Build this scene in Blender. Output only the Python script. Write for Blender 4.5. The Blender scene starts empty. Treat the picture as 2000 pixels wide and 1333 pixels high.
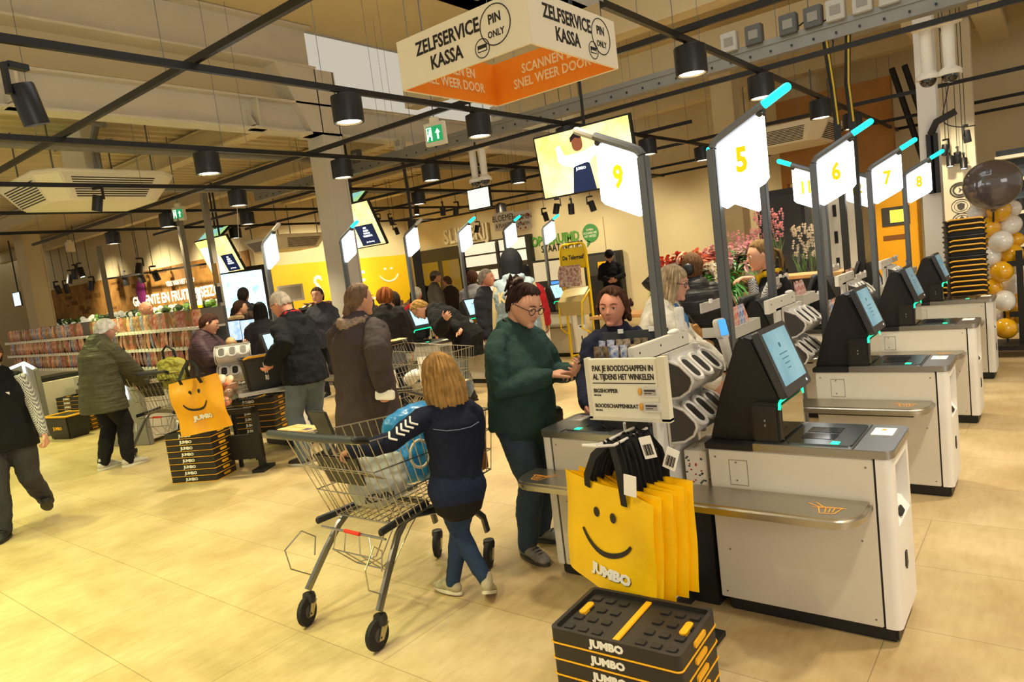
import bpy, bmesh, math, random
from mathutils import Vector as V, Matrix as MX, Euler
PI=math.pi; C=bpy.context.scene.collection; RND=random.Random(7)
# ---- camera, world, large lights, exposure -------------------------------
CAM=((0.78261152,-0.03115908,-0.6217301),(0.6102722,-0.15866295,0.77614039),(-0.12282935,-0.98684101,-0.10515593))
EYE=1.65; FPX=1358.6
cam=bpy.data.cameras.new('camera'); cam.sensor_fit='HORIZONTAL'; cam.sensor_width=36; cam.lens=FPX/2000*36
cam.clip_start=.05; cam.clip_end=200
co=bpy.data.objects.new('camera',cam); C.objects.link(co)
R_=CAM
co.matrix_world=MX(((R_[0][0],-R_[0][1],-R_[0][2],0),(R_[1][0],-R_[1][1],-R_[1][2],0),(R_[2][0],-R_[2][1],-R_[2][2],EYE),(0,0,0,1)))
bpy.context.scene.camera=co
w=bpy.data.worlds.new('world'); bpy.context.scene.world=w; w.use_nodes=True
w.node_tree.nodes['Background'].inputs[0].default_value=(1,.90,.72,1)
w.node_tree.nodes['Background'].inputs[1].default_value=.44
vs=bpy.context.scene.view_settings; vs.view_transform='Standard'; vs.look='None'; vs.gamma=1; vs.exposure=.38; vs.use_curve_mapping=False
def area(name,loc,rot,sx,sy,power,col):
    l=bpy.data.lights.new(name,'AREA'); l.shape='RECTANGLE'; l.size=sx; l.size_y=sy; l.energy=power; l.color=col
    o=bpy.data.objects.new(name,l); o.location=loc; o.rotation_euler=rot; C.objects.link(o); return o
def spot(name,loc,power,col,ang=75,rot=(0,0,0),blend=.7,r=.08):
    l=bpy.data.lights.new(name,'SPOT'); l.energy=power; l.color=col; l.spot_size=math.radians(ang); l.spot_blend=blend; l.shadow_soft_size=r
    o=bpy.data.objects.new(name,l); o.location=loc; o.rotation_euler=rot; C.objects.link(o); return o
WARM=(1,.86,.55); NEUT=(1,.88,.66); YELL=(.93,1,.38)
area('added_skylight_fill',(-3.2,4.5,6.9),(0,0,0),6,7,210,(.88,.94,1))  # daylight fill through an added roof opening that is out of view
area('entrance_daylight',(7,-2.5,3.2),(math.radians(62),0,math.radians(58)),5,3,160,(1,.95,.90))
for i,(x,y,p,c) in enumerate([(-4.7,-.6,190,YELL),(-4.7,1.2,185,YELL),(-3.2,.3,165,YELL),(-7.1,-.4,200,YELL),(-7.1,1.6,180,YELL),(-9.4,.6,200,YELL),(-9.4,2.6,180,YELL),(-2.2,.6,110,WARM),(-2.33,2.9,90,WARM),(0.3,1.6,95,NEUT),(0.3,3.4,145,NEUT),(.3,5.2,150,NEUT),(.3,7.9,120,NEUT),(-11.8,1.5,240,YELL),(-11.8,4.2,220,YELL),(-14.2,2.2,220,YELL)]):
    spot('ceiling_spot_light',(x,y,3.1),p,c,100)
for x,y,z,rx,rz,p,c in ((-10.6,13.2,3.2,58,0,200,WARM),(-8.3,13.2,3.2,55,0,180,WARM),(-6.0,13.0,3.2,52,0,150,WARM),(-13.6,13.2,3.2,55,0,110,WARM),(-13.6,12.2,3.2,60,90,420,WARM),(-13.6,14.5,3.2,60,90,380,WARM),(-18.5,8.0,3.3,58,0,480,WARM),(-21.5,8.0,3.3,58,0,480,WARM),(-25,8.0,3.3,58,0,480,WARM),(-1.2,10.9,3.2,40,0,150,WARM)):
    spot('wall_wash_light',(x,y,z),p,c,85,(math.radians(rx),0,math.radians(rz)))
# ---- pixel ray -> world helper -------------------------------------------
def ray(x,y):
    d=(x-1000,y-666.5,FPX); return V([sum(CAM[i][j]*d[j] for j in range(3)) for i in range(3)])
def at(x,y,Y): d=ray(x,y); return V((0,0,EYE))+d*(Y/d.y)
def atx(x,y,X): d=ray(x,y); return V((0,0,EYE))+d*(X/d.x)
def atz(x,y,z=0): d=ray(x,y); return V((0,0,EYE))+d*((z-EYE)/d.z)
# ---- materials ------------------------------------------------------------
MATS={}
def lin(c):
    return tuple((v/12.92 if v<=.04045 else ((v+.055)/1.055)**2.4) for v in c)
def hexc(h): return lin(tuple(int(h[i:i+2],16)/255 for i in (0,2,4)))
def mat(name,col,rough=.5,metal=0,emit=0,var=.0,vscale=8,bump=0,bscale=40,bstretch=None,trans=0,alpha=1,spec=.5,col2=None,coat=0):
    """col = sRGB hex. var: noise variation of colour, bump: noise bump strength"""
    if name in MATS: return MATS[name]
    m=bpy.data.materials.new(name); m.use_nodes=True; nt=m.node_tree; b=nt.nodes['Principled BSDF']; N=nt.nodes.new; L=nt.links.new
    c=hexc(col) if isinstance(col,str) else lin(col)
    b.inputs['Base Color'].default_value=(*c,1); b.inputs['Roughness'].default_value=rough; b.inputs['Metallic'].default_value=metal
    b.inputs['Specular IOR Level'].default_value=spec
    if coat: b.inputs['Coat Weight'].default_value=coat
    if emit: b.inputs['Emission Color'].default_value=(*c,1); b.inputs['Emission Strength'].default_value=emit
    if trans: b.inputs['Transmission Weight'].default_value=trans
    if alpha<1: b.inputs['Alpha'].default_value=alpha
    if var or bump:
        tc=N('ShaderNodeTexCoord')
    if var:
        nz=N('ShaderNodeTexNoise'); nz.inputs['Scale'].default_value=vscale; nz.inputs['Detail'].default_value=5
        L(tc.outputs['Object'],nz.inputs['Vector'])
        mx=N('ShaderNodeMix'); mx.data_type='RGBA'
        c2=hexc(col2) if col2 else tuple(v*(1-var) for v in c); c1=c if col2 else tuple(min(1,v*(1+var*.5)) for v in c)
        mx.inputs[6].default_value=(*c1,1); mx.inputs[7].default_value=(*c2,1)
        rp=N('ShaderNodeMapRange'); rp.inputs[1].default_value=.3; rp.inputs[2].default_value=.7
        L(nz.outputs[0],rp.inputs[0]); L(rp.outputs[0],mx.inputs[0]); L(mx.outputs[2],b.inputs['Base Color'])
        if emit: L(mx.outputs[2],b.inputs['Emission Color'])
    if bump:
        nb=N('ShaderNodeTexNoise'); nb.inputs['Scale'].default_value=bscale; nb.inputs['Detail'].default_value=4
        if bstretch:
            mp=N('ShaderNodeMapping'); mp.inputs['Scale'].default_value=bstretch; L(tc.outputs['Object'],mp.inputs[0]); L(mp.outputs[0],nb.inputs['Vector'])
        else: L(tc.outputs['Object'],nb.inputs['Vector'])
        bp=N('ShaderNodeBump'); bp.inputs['Strength'].default_value=bump; bp.inputs['Distance'].default_value=.02
        L(nb.outputs[0],bp.inputs['Height']); L(bp.outputs[0],b.inputs['Normal'])
    MATS[name]=m; return m
# ---- mesh builder ---------------------------------------------------------
class M:
    def __init__(s): s.v=[]; s.f=[]; s.mi=[]; s.cur=0
    def add(s,vs,fs):
        o=len(s.v); s.v+=[tuple(v) for v in vs]; s.f+=[tuple(i+o for i in f) for f in fs]; s.mi+=[s.cur]*len(fs); return s
    def box(s,a,b,mx=None):
        (x0,y0,z0),(x1,y1,z1)=a,b
        vs=[V((x,y,z)) for z in (z0,z1) for y in (y0,y1) for x in (x0,x1)]
        if mx is not None: vs=[mx@v for v in vs]
        return s.add(vs,[(0,2,3,1),(4,5,7,6),(0,1,5,4),(2,6,7,3),(0,4,6,2),(1,3,7,5)])
    def cbox(s,c,d,mx=None):
        c=V(c);h=V(d)/2; return s.box(c-h,c+h,mx)
    def hexa(s,p):  # 8 points bottom 4 ccw, top 4 ccw
        return s.add(p,[(3,2,1,0),(4,5,6,7),(0,1,5,4),(1,2,6,5),(2,3,7,6),(3,0,4,7)])
    def prism(s,poly,d,mx=None):  # poly in xy extruded z 0..d (or (z0,z1))
        z0,z1=(0,d) if not isinstance(d,tuple) else d
        n=len(poly); vs=[V((p[0],p[1],z0)) for p in poly]+[V((p[0],p[1],z1)) for p in poly]
        if mx is not None: vs=[mx@v for v in vs]
        return s.add(vs,[tuple(range(n-1,-1,-1)),tuple(range(n,2*n))]+[(i,(i+1)%n,n+(i+1)%n,n+i) for i in range(n)])
    def quad(s,*p): return s.add(p,[tuple(range(len(p)))])
    def ring(s,pts,radii,seg=10,cap=True,side=None,closed=False):
        """sweep of elliptic rings; radii float or (rx,ry); side = direction of rx"""
        pts=[V(p) for p in pts]; n=len(pts)
        if not isinstance(radii,(list,tuple)): radii=[radii]*n
        vs=[];prev=None
        for i,p in enumerate(pts):
            if closed: t=pts[(i+1)%n]-pts[i-1]
            else: t=pts[min(i+1,n-1)]-pts[max(i-1,0)]
            t=t.normalized() if t.length>1e-9 else V((0,0,1))
            if side is not None: u=V(side)
            elif prev is not None: u=prev
            else: u=V((1,0,0)) if abs(t.x)<.8 else V((0,1,0))
            u=(u-t*u.dot(t))
            if u.length<1e-6: u=t.orthogonal()
            u.normalize(); w_=t.cross(u); prev=u
            r=radii[i]; rx,ry=(r if isinstance(r,(tuple,list)) else (r,r))
            for k in range(seg):
                a=2*PI*k/seg; vs.append(p+u*(rx*math.cos(a))+w_*(ry*math.sin(a)))
        fs=[]
        for i in range(n if closed else n-1):
            for k in range(seg):
                a=i*seg+k;b=i*seg+(k+1)%seg;j=(i+1)%n
                fs.append((a,b,j*seg+(k+1)%seg,j*seg+k))
        if cap and not closed:
            fs.append(tuple(range(seg-1,-1,-1))); fs.append(tuple((n-1)*seg+k for k in range(seg)))
        return s.add(vs,fs)
    def tube(s,pts,r,seg=6,closed=False): return s.ring(pts,r,seg,True,None,closed)
    def limb(s,pts,radii,seg=12,side=None):
        """tube with rounded ends"""
        pts=[V(p) for p in pts]; rr=[(r if isinstance(r,(tuple,list)) else (r,r)) for r in radii]
        d0=(pts[0]-pts[1]).normalized(); d1=(pts[-1]-pts[-2]).normalized()
        a=[];ra=[];b=[];rb=[]
        for k in (85,60,30):
            q=math.radians(k); m0=min(rr[0]);m1=min(rr[-1])
            a.append(pts[0]+d0*m0*math.sin(q)); ra.append((rr[0][0]*math.cos(q),rr[0][1]*math.cos(q)))
            b.insert(0,pts[-1]+d1*m1*math.sin(q)); rb.insert(0,(rr[-1][0]*math.cos(q),rr[-1][1]*math.cos(q)))
        return s.ring(a+pts+b,ra+rr+rb,seg,True,side)
    def lathe(s,prof,seg=20,c=(0,0,0),mx=None,cap=True):
        vs=[];n=len(prof)
        for r,z in prof:
            for k in range(seg):
                a=2*PI*k/seg; v=V((c[0]+r*math.cos(a),c[1]+r*math.sin(a),c[2]+z)); vs.append(mx@v if mx is not None else v)
        fs=[(i*seg+k,i*seg+(k+1)%seg,(i+1)*seg+(k+1)%seg,(i+1)*seg+k) for i in range(n-1) for k in range(seg)]
        if cap: fs+=[tuple(range(seg-1,-1,-1)),tuple((n-1)*seg+k for k in range(seg))]
        return s.add(vs,fs)
    def ball(s,c,r,seg=14,rings=9,mx=None,fn=None):
        c=V(c); r=V(r) if isinstance(r,(tuple,list,V)) else V((r,r,r)); vs=[];fs=[]
        for i in range(rings+1):
            ph=PI*i/rings
            for k in range(seg):
                a=2*PI*k/seg; d=V((math.sin(ph)*math.cos(a),math.sin(ph)*math.sin(a),-math.cos(ph)))
                p=V((d.x*r.x,d.y*r.y,d.z*r.z))
                if fn: p=fn(d,p)
                if mx is not None: p=mx@p
                vs.append(c+p)
        for i in range(rings):
            for k in range(seg):
                a=i*seg+k;b=i*seg+(k+1)%seg
                fs.append((a,b,b+seg,a+seg))
        return s.add(vs,fs)
    def grid(s,fn,nu,nv,closeu=False):
        vs=[fn(i/nu,j/nv) for j in range(nv+1) for i in range(nu+(0 if closeu else 1))]; w_=nu+(0 if closeu else 1)
        fs=[]
        for j in range(nv):
            for i in range(nu):
                a=j*w_+i;b=j*w_+(i+1)%w_
                fs.append((a,b,b+w_,a+w_))
        return s.add(vs,fs)
    def mesh(s,name,mats,smooth=True,bevel=0,bseg=2,ang=35):
        me=bpy.data.meshes.new(name); me.from_pydata(s.v,[],s.f); 
        for m in (mats if isinstance(mats,(list,tuple)) else [mats]): me.materials.append(m)
        me.polygons.foreach_set('material_index',s.mi)
        bm=bmesh.new(); bm.from_mesh(me); bmesh.ops.remove_doubles(bm,verts=bm.verts,dist=1e-5); 
        if bevel:
            bmesh.ops.recalc_face_normals(bm,faces=bm.faces)
            es=[e for e in bm.edges if len(e.link_faces)==2 and e.calc_face_angle(0)>math.radians(30)]
            if es: bmesh.ops.bevel(bm,geom=es,offset=bevel,segments=bseg,affect='EDGES',clamp_overlap=True)
        else: bmesh.ops.recalc_face_normals(bm,faces=bm.faces)
        bm.to_mesh(me); bm.free()
        if smooth:
            me.polygons.foreach_set('use_smooth',[True]*len(me.polygons)); me.set_sharp_from_angle(angle=math.radians(ang))
        me.update(); return me
    def build(s,name,mats,parent=None,smooth=True,bevel=0,bseg=2,ang=35,label=None):
        o=bpy.data.objects.new(name,s.mesh(name,mats,smooth,bevel,bseg,ang)); C.objects.link(o)
        if parent: o.parent=parent
        if label: o['label']=label
        return o
def each(parts,name,m,parent,**k):
    for q in parts: q.build(name,m,parent,**k)
def tag(o,label,cat,group=None,kind=None):
    o['label']=label; o['category']=cat
    if group: o['group']=group
    if kind: o['kind']=kind
    return o
def thing(name,label,cat,loc=(0,0,0),rotz=0,group=None):
    o=bpy.data.objects.new(name,None); C.objects.link(o); o.empty_display_size=.1
    o.location=loc; o.rotation_euler=(0,0,rotz); return tag(o,label,cat,group)
def struct(o): o['kind']='structure'; return o
def dup(o,loc=None,rotz=None,label=None,group=None,parent=None,scale=None):
    c=o.copy(); C.objects.link(c)
    if parent: c.parent=parent
    if loc is not None: c.location=loc
    if rotz is not None: c.rotation_euler=(0,0,rotz)
    if scale is not None: c.scale=scale
    if label: c['label']=label
    if group: c['group']=group
    for ch in list(o.children): dup(ch,parent=c)
    return c
def text(body,size,m,mx,parent=None,sx=1,bold=0,name='lettering',ext=.001,align='CENTER',shear=0,label=None,ls=1.0):
    """flat lettering; local x right, y up, faces +z, then transformed by mx"""
    cu=bpy.data.curves.new('t','FONT'); cu.body=body; cu.size=size; cu.align_x=align; cu.align_y='CENTER'; cu.extrude=ext; cu.offset=bold; cu.shear=shear; cu.space_line=ls; cu.resolution_u=2
    t=bpy.data.objects.new('t',cu); C.objects.link(t); bpy.context.view_layer.update()
    me=bpy.data.meshes.new_from_object(t.evaluated_get(bpy.context.evaluated_depsgraph_get()))
    bpy.data.objects.remove(t); bpy.data.curves.remove(cu)
    me.transform(mx@MX.Diagonal((sx,1,1,1))); me.materials.clear(); me.materials.append(m); me.name=name
    o=bpy.data.objects.new(name,me); C.objects.link(o)
    if parent: o.parent=parent
    if label: o['label']=label
    return o
def frame(o,x,y):
    """matrix with origin o, x axis x, y axis y (z = x cross y)"""
    x=V(x).normalized(); z=x.cross(V(y)).normalized(); y=z.cross(x)
    m=MX.Identity(4)
    for i,c in enumerate((x,y,z,V(o))):
        for k in range(3): m[k][i]=c[k]
    return m
def RX(a): return MX.Rotation(math.radians(a),4,'X')
def RY(a): return MX.Rotation(math.radians(a),4,'Y')
def RZ(a): return MX.Rotation(math.radians(a),4,'Z')
def T(*p): return MX.Translation(V(p))
def rrect(w,h,r,n=4):
    """rounded rectangle polygon centred at 0"""
    o=[]
    for cx,cy,a0 in ((w/2-r,h/2-r,0),(-w/2+r,h/2-r,90),(-w/2+r,-h/2+r,180),(w/2-r,-h/2+r,270)):
        for k in range(n+1):
            a=math.radians(a0+90*k/n); o.append((cx+r*math.cos(a),cy+r*math.sin(a)))
    return o
def arc(cx,cy,r,a0,a1,n=8): return [(cx+r*math.cos(math.radians(a0+(a1-a0)*k/n)),cy+r*math.sin(math.radians(a0+(a1-a0)*k/n))) for k in range(n+1)]
# shared materials
K=mat('black_plastic','1b1b1c',.45); KM=mat('black_metal','161514',.5,.0); STEEL=mat('brushed_steel','b9b4a8',.3,1,bump=.06,bscale=30,bstretch=(1,60,60)); CHROME=mat('chrome','d8d6d0',.18,1)
WHITE=mat('white_paint','e6e1d4',.45,var=.04); CREAM=mat('kiosk_cream','d9d2c2',.5,var=.05,vscale=3); GREY=mat('grey_metal','6f7276',.45,.3); DKGREY=mat('dark_grey_plastic','3b3936',.5)
PAPER=mat('white_paper','f4f1e8',.7); INK=mat('dark_ink','26211d',.7); YEL=mat('yellow_plastic','f2b705',.4); RUB=mat('rubber','151414',.75)
# ================= SETTING =================
def floor_mat():
    m=bpy.data.materials.new('vinyl_floor'); m.use_nodes=True; nt=m.node_tree; b=nt.nodes['Principled BSDF']; N=nt.nodes.new; L=nt.links.new
    tc=N('ShaderNodeTexCoord'); br=N('ShaderNodeTexBrick'); br.inputs['Scale'].default_value=1; br.inputs['Brick Width'].default_value=1.2; br.inputs['Row Height'].default_value=.6
    br.inputs['Mortar Size'].default_value=.0022; br.inputs['Mortar Smooth'].default_value=.3; br.offset=.5
    br.inputs['Color1'].default_value=(*hexc('d3bd92'),1); br.inputs['Color2'].default_value=(*hexc('cbb487'),1); br.inputs['Mortar'].default_value=(*hexc('9f8a63'),1)
    L(tc.outputs['Object'],br.inputs['Vector'])
    mx=N('ShaderNodeMix'); mx.data_type='RGBA'; mx.blend_type='MULTIPLY'; mx.inputs[0].default_value=1
    n1=N('ShaderNodeTexNoise'); n1.inputs['Scale'].default_value=1.7; n1.inputs['Detail'].default_value=8; n1.inputs['Roughness'].default_value=.65; L(tc.outputs['Object'],n1.inputs['Vector'])
    rp=N('ShaderNodeValToRGB'); rp.color_ramp.elements[0].position=.33; rp.color_ramp.elements[0].color=(.72,.66,.56,1); rp.color_ramp.elements[1].position=.62; rp.color_ramp.elements[1].color=(1,1,1,1)
    L(n1.outputs[0],rp.inputs[0]); L(br.outputs[0],mx.inputs[6]); L(rp.outputs[0],mx.inputs[7])
    mp=N('ShaderNodeMapping'); mp.inputs['Scale'].default_value=(14,3,1); L(tc.outputs['Object'],mp.inputs[0])
    n2=N('ShaderNodeTexNoise'); n2.inputs['Scale'].default_value=2.2; n2.inputs['Detail'].default_value=6; L(mp.outputs[0],n2.inputs['Vector'])
    r2=N('ShaderNodeValToRGB'); r2.color_ramp.elements[0].position=.3; r2.color_ramp.elements[0].color=(.90,.88,.84,1); r2.color_ramp.elements[1].position=.6; r2.color_ramp.elements[1].color=(1,1,1,1); L(n2.outputs[0],r2.inputs[0])
    m2=N('ShaderNodeMix'); m2.data_type='RGBA'; m2.blend_type='MULTIPLY'; m2.inputs[0].default_value=1; L(mx.outputs[2],m2.inputs[6]); L(r2.outputs[0],m2.inputs[7]); L(m2.outputs[2],b.inputs['Base Color'])
    b.inputs['Roughness'].default_value=.36; b.inputs['Specular IOR Level'].default_value=.4
    return m
struct(M().box((-32,-3.2,-.1),(8,20,0)).build('floor',floor_mat(),smooth=False))
CEIL=mat('ceiling_cream','d8c9a2',.75,var=.04,vscale=2); WALL=mat('wall_cream','e2d3ac',.8,var=.04,vscale=1.5); BEAM=mat('beam_white','d5d0c6',.6,var=.05,vscale=2)
# high ceiling with skylight openings
def slab_holes(x0,x1,y0,y1,z,t,holes,name,m):
    xs=sorted({x0,x1,*[h[0] for h in holes],*[h[1] for h in holes]}); ys=sorted({y0,y1,*[h[2] for h in holes],*[h[3] for h in holes]})
    q=M()
    for a,b in zip(xs,xs[1:]):
        for c,d in zip(ys,ys[1:]):
            mx_,my=(a+b)/2,(c+d)/2
            if any(h[0]<mx_<h[1] and h[2]<my<h[3] for h in holes): continue
            q.box((a,c,z),(b,d,z+t))
    return struct(q.build(name,m,smooth=False))
SKY=[(-6.9,-6.0,8.0,8.8),(-4.4,-.6,2.2,7.2),(-6.0,-1.8,9.0,11.5)]  # middle opening is added overhead, unseen, to let the daylight fill in
slab_holes(-9,8,-3.2,16.2,5.6,.15,SKY,'ceiling',CEIL)
for h in SKY:   # upstands of the roof lights
    q=M(); e=.06
    for a,b in (((h[0]-e,h[2]-e,5.6),(h[0],h[3]+e,6.5)),((h[1],h[2]-e,5.6),(h[1]+e,h[3]+e,6.5)),((h[0],h[2]-e,5.6),(h[1],h[2],6.5)),((h[0],h[3],5.6),(h[1],h[3]+e,6.5))): q.box(a,b)
    struct(q.build('trim_skylight',BEAM,smooth=False))
    q=M(); n=3
    for k in range(1,n):
        x=h[0]+(h[1]-h[0])*k/n; q.box((x-.03,h[2],6.1),(x+.03,h[3],6.18))
    struct(q.build('trim_glazing_bar',GREY,smooth=False))
# lower left ceiling, corrugated sheet running away from the camera
q=M(); pts=[]; x=-31.0; k=0
while x<-9.0:
    pts+=[(x,4.55),(x+.13,4.55),(x+.16,4.49),(x+.27,4.49)]; x+=.3
for (xa,za),(xb,zb) in zip(pts,pts[1:]): q.quad((xa,-3.2,za),(xb,-3.2,zb),(xb,20,zb),(xa,20,za))
struct(q.build('ceiling_corrugated',CEIL,smooth=False))
# I beams
def ibeam(name,p0,p1,zb,h,wd,m=BEAM):
    p0=V((*p0,0));p1=V((*p1,0));d=(p1-p0).normalized();n=V((-d.y,d.x,0)); q=M(); L_=(p1-p0).length
    fr=frame(p0,d,n)
    q.box((0,-wd/2,zb),(L_,wd/2,zb+.03),fr); q.box((0,-wd/2,zb+h-.03),(L_,wd/2,zb+h),fr); q.box((0,-.02,zb+.03),(L_,.02,zb+h-.03),fr)
    return struct(q.build(name,m,smooth=False))
ibeam('trim_beam',(-8.9,-3.2),(-8.9,20),4.0,.46,.3)
for k,y in enumerate((5.9,3.0)):    # stiffener plates and brackets on the beam
    struct(M().box((-8.9,y-.015,4.03),(-8.72,y+.015,4.43)).box((-8.9,y-.12,4.0),(-8.66,y+.12,4.02)).hexa([(-8.9,y-.1,4.05),(-8.7,y-.1,4.05),(-8.7,y-.08,4.05),(-8.9,y-.08,4.05),(-8.9,y-.1,4.3),(-8.88,y-.1,4.3),(-8.88,y-.08,4.3),(-8.9,y-.08,4.3)]).build('trim_bracket',BEAM,smooth=False))
struct(M().box((-9.1,-3.2,4.46),(-9.05,7.0,5.0)).build('wall_infill',mat('infill_cream','d3c6a4',.8),smooth=False))
ibeam('trim_beam_upper',(-8.9,-3.2),(-8.9,7.0),4.97,.62,.36)
struct(M().box((-8.99,-3.2,5.59),(-8.93,16,6.6)).build('wall_upstand',mat('upstand_blue_grey','b7bcc2',.7),smooth=False))
for y in (6.3,9.0,11.6,14.2): ibeam('trim_cross_beam',(-31,y),(-8.95,y),4.1,.36,.24,CEIL)
for y in (8.9,11.7,14.4):
    struct(M().box((-8.85,y,4.6),(8,y+.3,5.1)).build('trim_cross_beam',CEIL,smooth=False))
for x in (-1.7,-.9,-.1,.7): struct(M().box((x,11.9,4.35),(x+.34,14.5,4.62)).build('trim_joist',CEIL,smooth=False))
# side walls
struct(M().box((-17.4,16,0),(8,16.2,5.7)).build('wall_back',WALL,smooth=False))
struct(M().box((-16.75,10.4,0),(-16.6,16.2,4.6)).build('wall_left',WALL,smooth=False))
struct(M().box((-32,10.4,0),(-16.75,10.55,4.6)).build('wall_produce',WALL,smooth=False))
struct(M().box((-1.42,12.4,0),(-.93,12.6,5.6)).build('wall_right',mat('wall_pale','d9cfb8',.75),smooth=False))
struct(M().box((-32,-3.4,0),(-31.8,10.4,4.6)).build('wall_far_left',WALL,smooth=False))
# columns
def column(name,x,y,w_,d,z1,m=BEAM,z0=0):
    q=M(); q.box((x-w_/2,y-d/2,z0),(x+w_/2,y-d/2+.03,z1)).box((x-w_/2,y+d/2-.03,z0),(x+w_/2,y+d/2,z1)).box((x-w_/2+.02,y-d/2+.03,z0),(x+w_/2-.02,y+d/2-.03,z1))
    return struct(q.build(name,m,bevel=.006,smooth=False))
column('trim_column',-8.95,7.15,.40,.36,4.97)
struct(M().hexa([(-9.16,6.8,4.0),(-8.75,6.8,4.0),(-8.75,7.35,4.0),(-9.16,7.35,4.0),(-9.16,6.3,4.97),(-8.75,6.3,4.97),(-8.75,7.35,4.97),(-9.16,7.35,4.97)]).build('trim_haunch',BEAM,smooth=False))
column('trim_column',-24.6,7.9,.75,.5,4.55,WALL)
column('trim_column',-1.2,10.0,.2,.22,5.6,mat('column_white','e8e6e0',.5))
struct(M().tube([(-1.19,9.86,2.6),(-1.19,9.86,1.9)],.035).tube([(-1.13,9.86,2.6),(-1.13,9.86,1.9)],.03).tube([(-1.17,9.86,2.6),(-1.1,9.8,2.72),(-.9,9.8,2.8)],.04).build('trim_conduit',K))
column('trim_column',-4.95,13.6,.42,.4,5.6,WALL)
column('trim_column',-3.9,15.2,.5,.4,5.6,WALL)
# ---- yellow wall, produce wall, shop front graphics
YW=mat('yellow_wall_panel','f2c512',.6,var=.05); WHT=mat('white_lettering','fffdf2',.6); BLK=mat('black_lettering','231f1b',.7)
o=tag(M().box((-16.6,10.42,0.9),(-16.57,15.95,2.47)).build('wall_graphic',YW,smooth=False),'bright yellow wall panel with white SMILE lettering on the left side wall','wall panel')
fy=lambda y,z:frame((-16.565,y,z),(0,1,0),(0,0,1))
text('S',.95,WHT,fy(12.25,1.72),o,.8,.012); text('MILE',.8,WHT,fy(13.4,1.78),o,.75,.01)
for dy in (-.13,.13): text('-',.5,WHT,fy(14.95+dy,2.12),o,.7,.01)
q=M(); q.ring([(-16.565,14.95+.42*math.sin(math.radians(a)),2.02-.34*math.cos(math.radians(a))) for a in range(-65,66,10)],.03,6); q.build('lettering',WHT,o)
M().box((-16.57,12.4,1.2),(-16.562,15.2,1.26)).build('stripe',WHT,o,smooth=False)
WOOD=mat('old_wood_boards','b98a45',.7,var=.35,vscale=3,col2='8a5a25')
o=tag(M().box((-31,10.36,1.6),(-16.8,10.4,2.95)).build('wall_graphic',WOOD,smooth=False),'rustic wood board wall panel with glowing white lettering above the produce shelf','wall panel')
q=M()
for i in range(26):
    x=-30+RND.random()*13; z=1.75+RND.random()*1.1; q.box((x,10.345,z),(x+.2+RND.random()*.5,10.355,z+.05+RND.random()*.12))
q.build('dark_board',mat('dark_wood','7a5122',.8),o,smooth=False)
LIT=mat('lit_lettering','fff3c8',.6,emit=1.4)
fx=lambda x,z,y=10.335:frame((x,y,z),(1,0,0),(0,0,1))
text('GROENTE EN FRUIT IN SEIZOEN',.42,LIT,fx(-20.9,2.02),o,.98,.012); text('VERS VAN HET LAND',.2,LIT,fx(-20.6,2.42),o,.9,.005)
q=M(); q.ball((-23.2,10.33,2.3),(.33,.02,.4)).ball((-23.05,10.325,2.5),(.2,.02,.16)); q.build('leaf_graphic',mat('purple_leaf','96307f',.7),o)
# shop front in the back wall (liquor store)
q=M(); q.box((-16.4,15.9,0),(-11.6,15.97,2.5)); o=tag(q.build('shop_front',mat('dark_shopfront','2a231c',.5),smooth=False),'dark liquor shop front with lit shelves inside in the back wall','shop front')
text('SLIJTERIJ',.62,mat('cream_letters','ece2c6',.6),fx(-14.0,2.78,15.9),o,.8,.012,ext=.03)
q=M(); q.box((-16.2,15.88,.2),(-15.3,15.9,2.1)); q.box((-15.1,15.88,.2),(-14.4,15.9,2.1)); q.build('glass_panel',mat('amber_glass','6b5a20',.15,spec=.8),o,smooth=False)
LITW=mat('lit_shelf_white','f6f2e6',.6,emit=.35)
for z in (.9,1.35,1.8,2.15):
    M().box((-14.1,15.86,z),(-12.9,15.9,z+.3)).box((-12.75,15.86,z),(-11.8,15.9,z+.3)).build('lit_shelf',LITW,o,smooth=False)
BOT=[mat('bottle_%s'%n,c,.4) for n,c in (('green','2f5d32'),('amber','8a4b1c'),('red','a32a22'),('clear','cfd9d6'),('blue','3a86b8'))]
each([M().box((-12.85,15.8,0),(-12.78,15.9,2.4)),M().box((-14.25,15.8,0),(-14.15,15.9,2.4)),M().box((-11.75,15.8,0),(-11.6,15.9,2.5))],'door_frame',K,o,smooth=False)
# lettering on the back wall
o=tag(M().box((-11.4,15.97,1.7),(-9.3,15.995,2.65)).build('wall_sign',WALL,smooth=False),'green and black GERUIMD STAAT NETJES lettering on the cream back wall','wall sign')
GRN=mat('sign_green','5aa23a',.6)
text('OPGERUIMD',.36,GRN,fx(-10.85,2.25,15.95),o,.78,.012); text('STAAT NETJES',.27,BLK,fx(-10.65,2.02,15.95),o,.8,.004)
q=M(); q.prism([(x,z) for x,z in arc(0,0,.24,0,360,24)[:-1]],.01,fx(-9.7,2.28,15.95)); q.prism([(-.12,-.18),(-.02,-.22),(-.14,-.36)],.01,fx(-9.7,2.28,15.95)); q.build('speech_bubble',mat('sign_dark_green','3c8f43',.6),o)
text('SAMEN\nHOUDEN WE\nHET NETJES',.085,WHT,fx(-9.7,2.28,15.93),o,.8)
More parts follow.
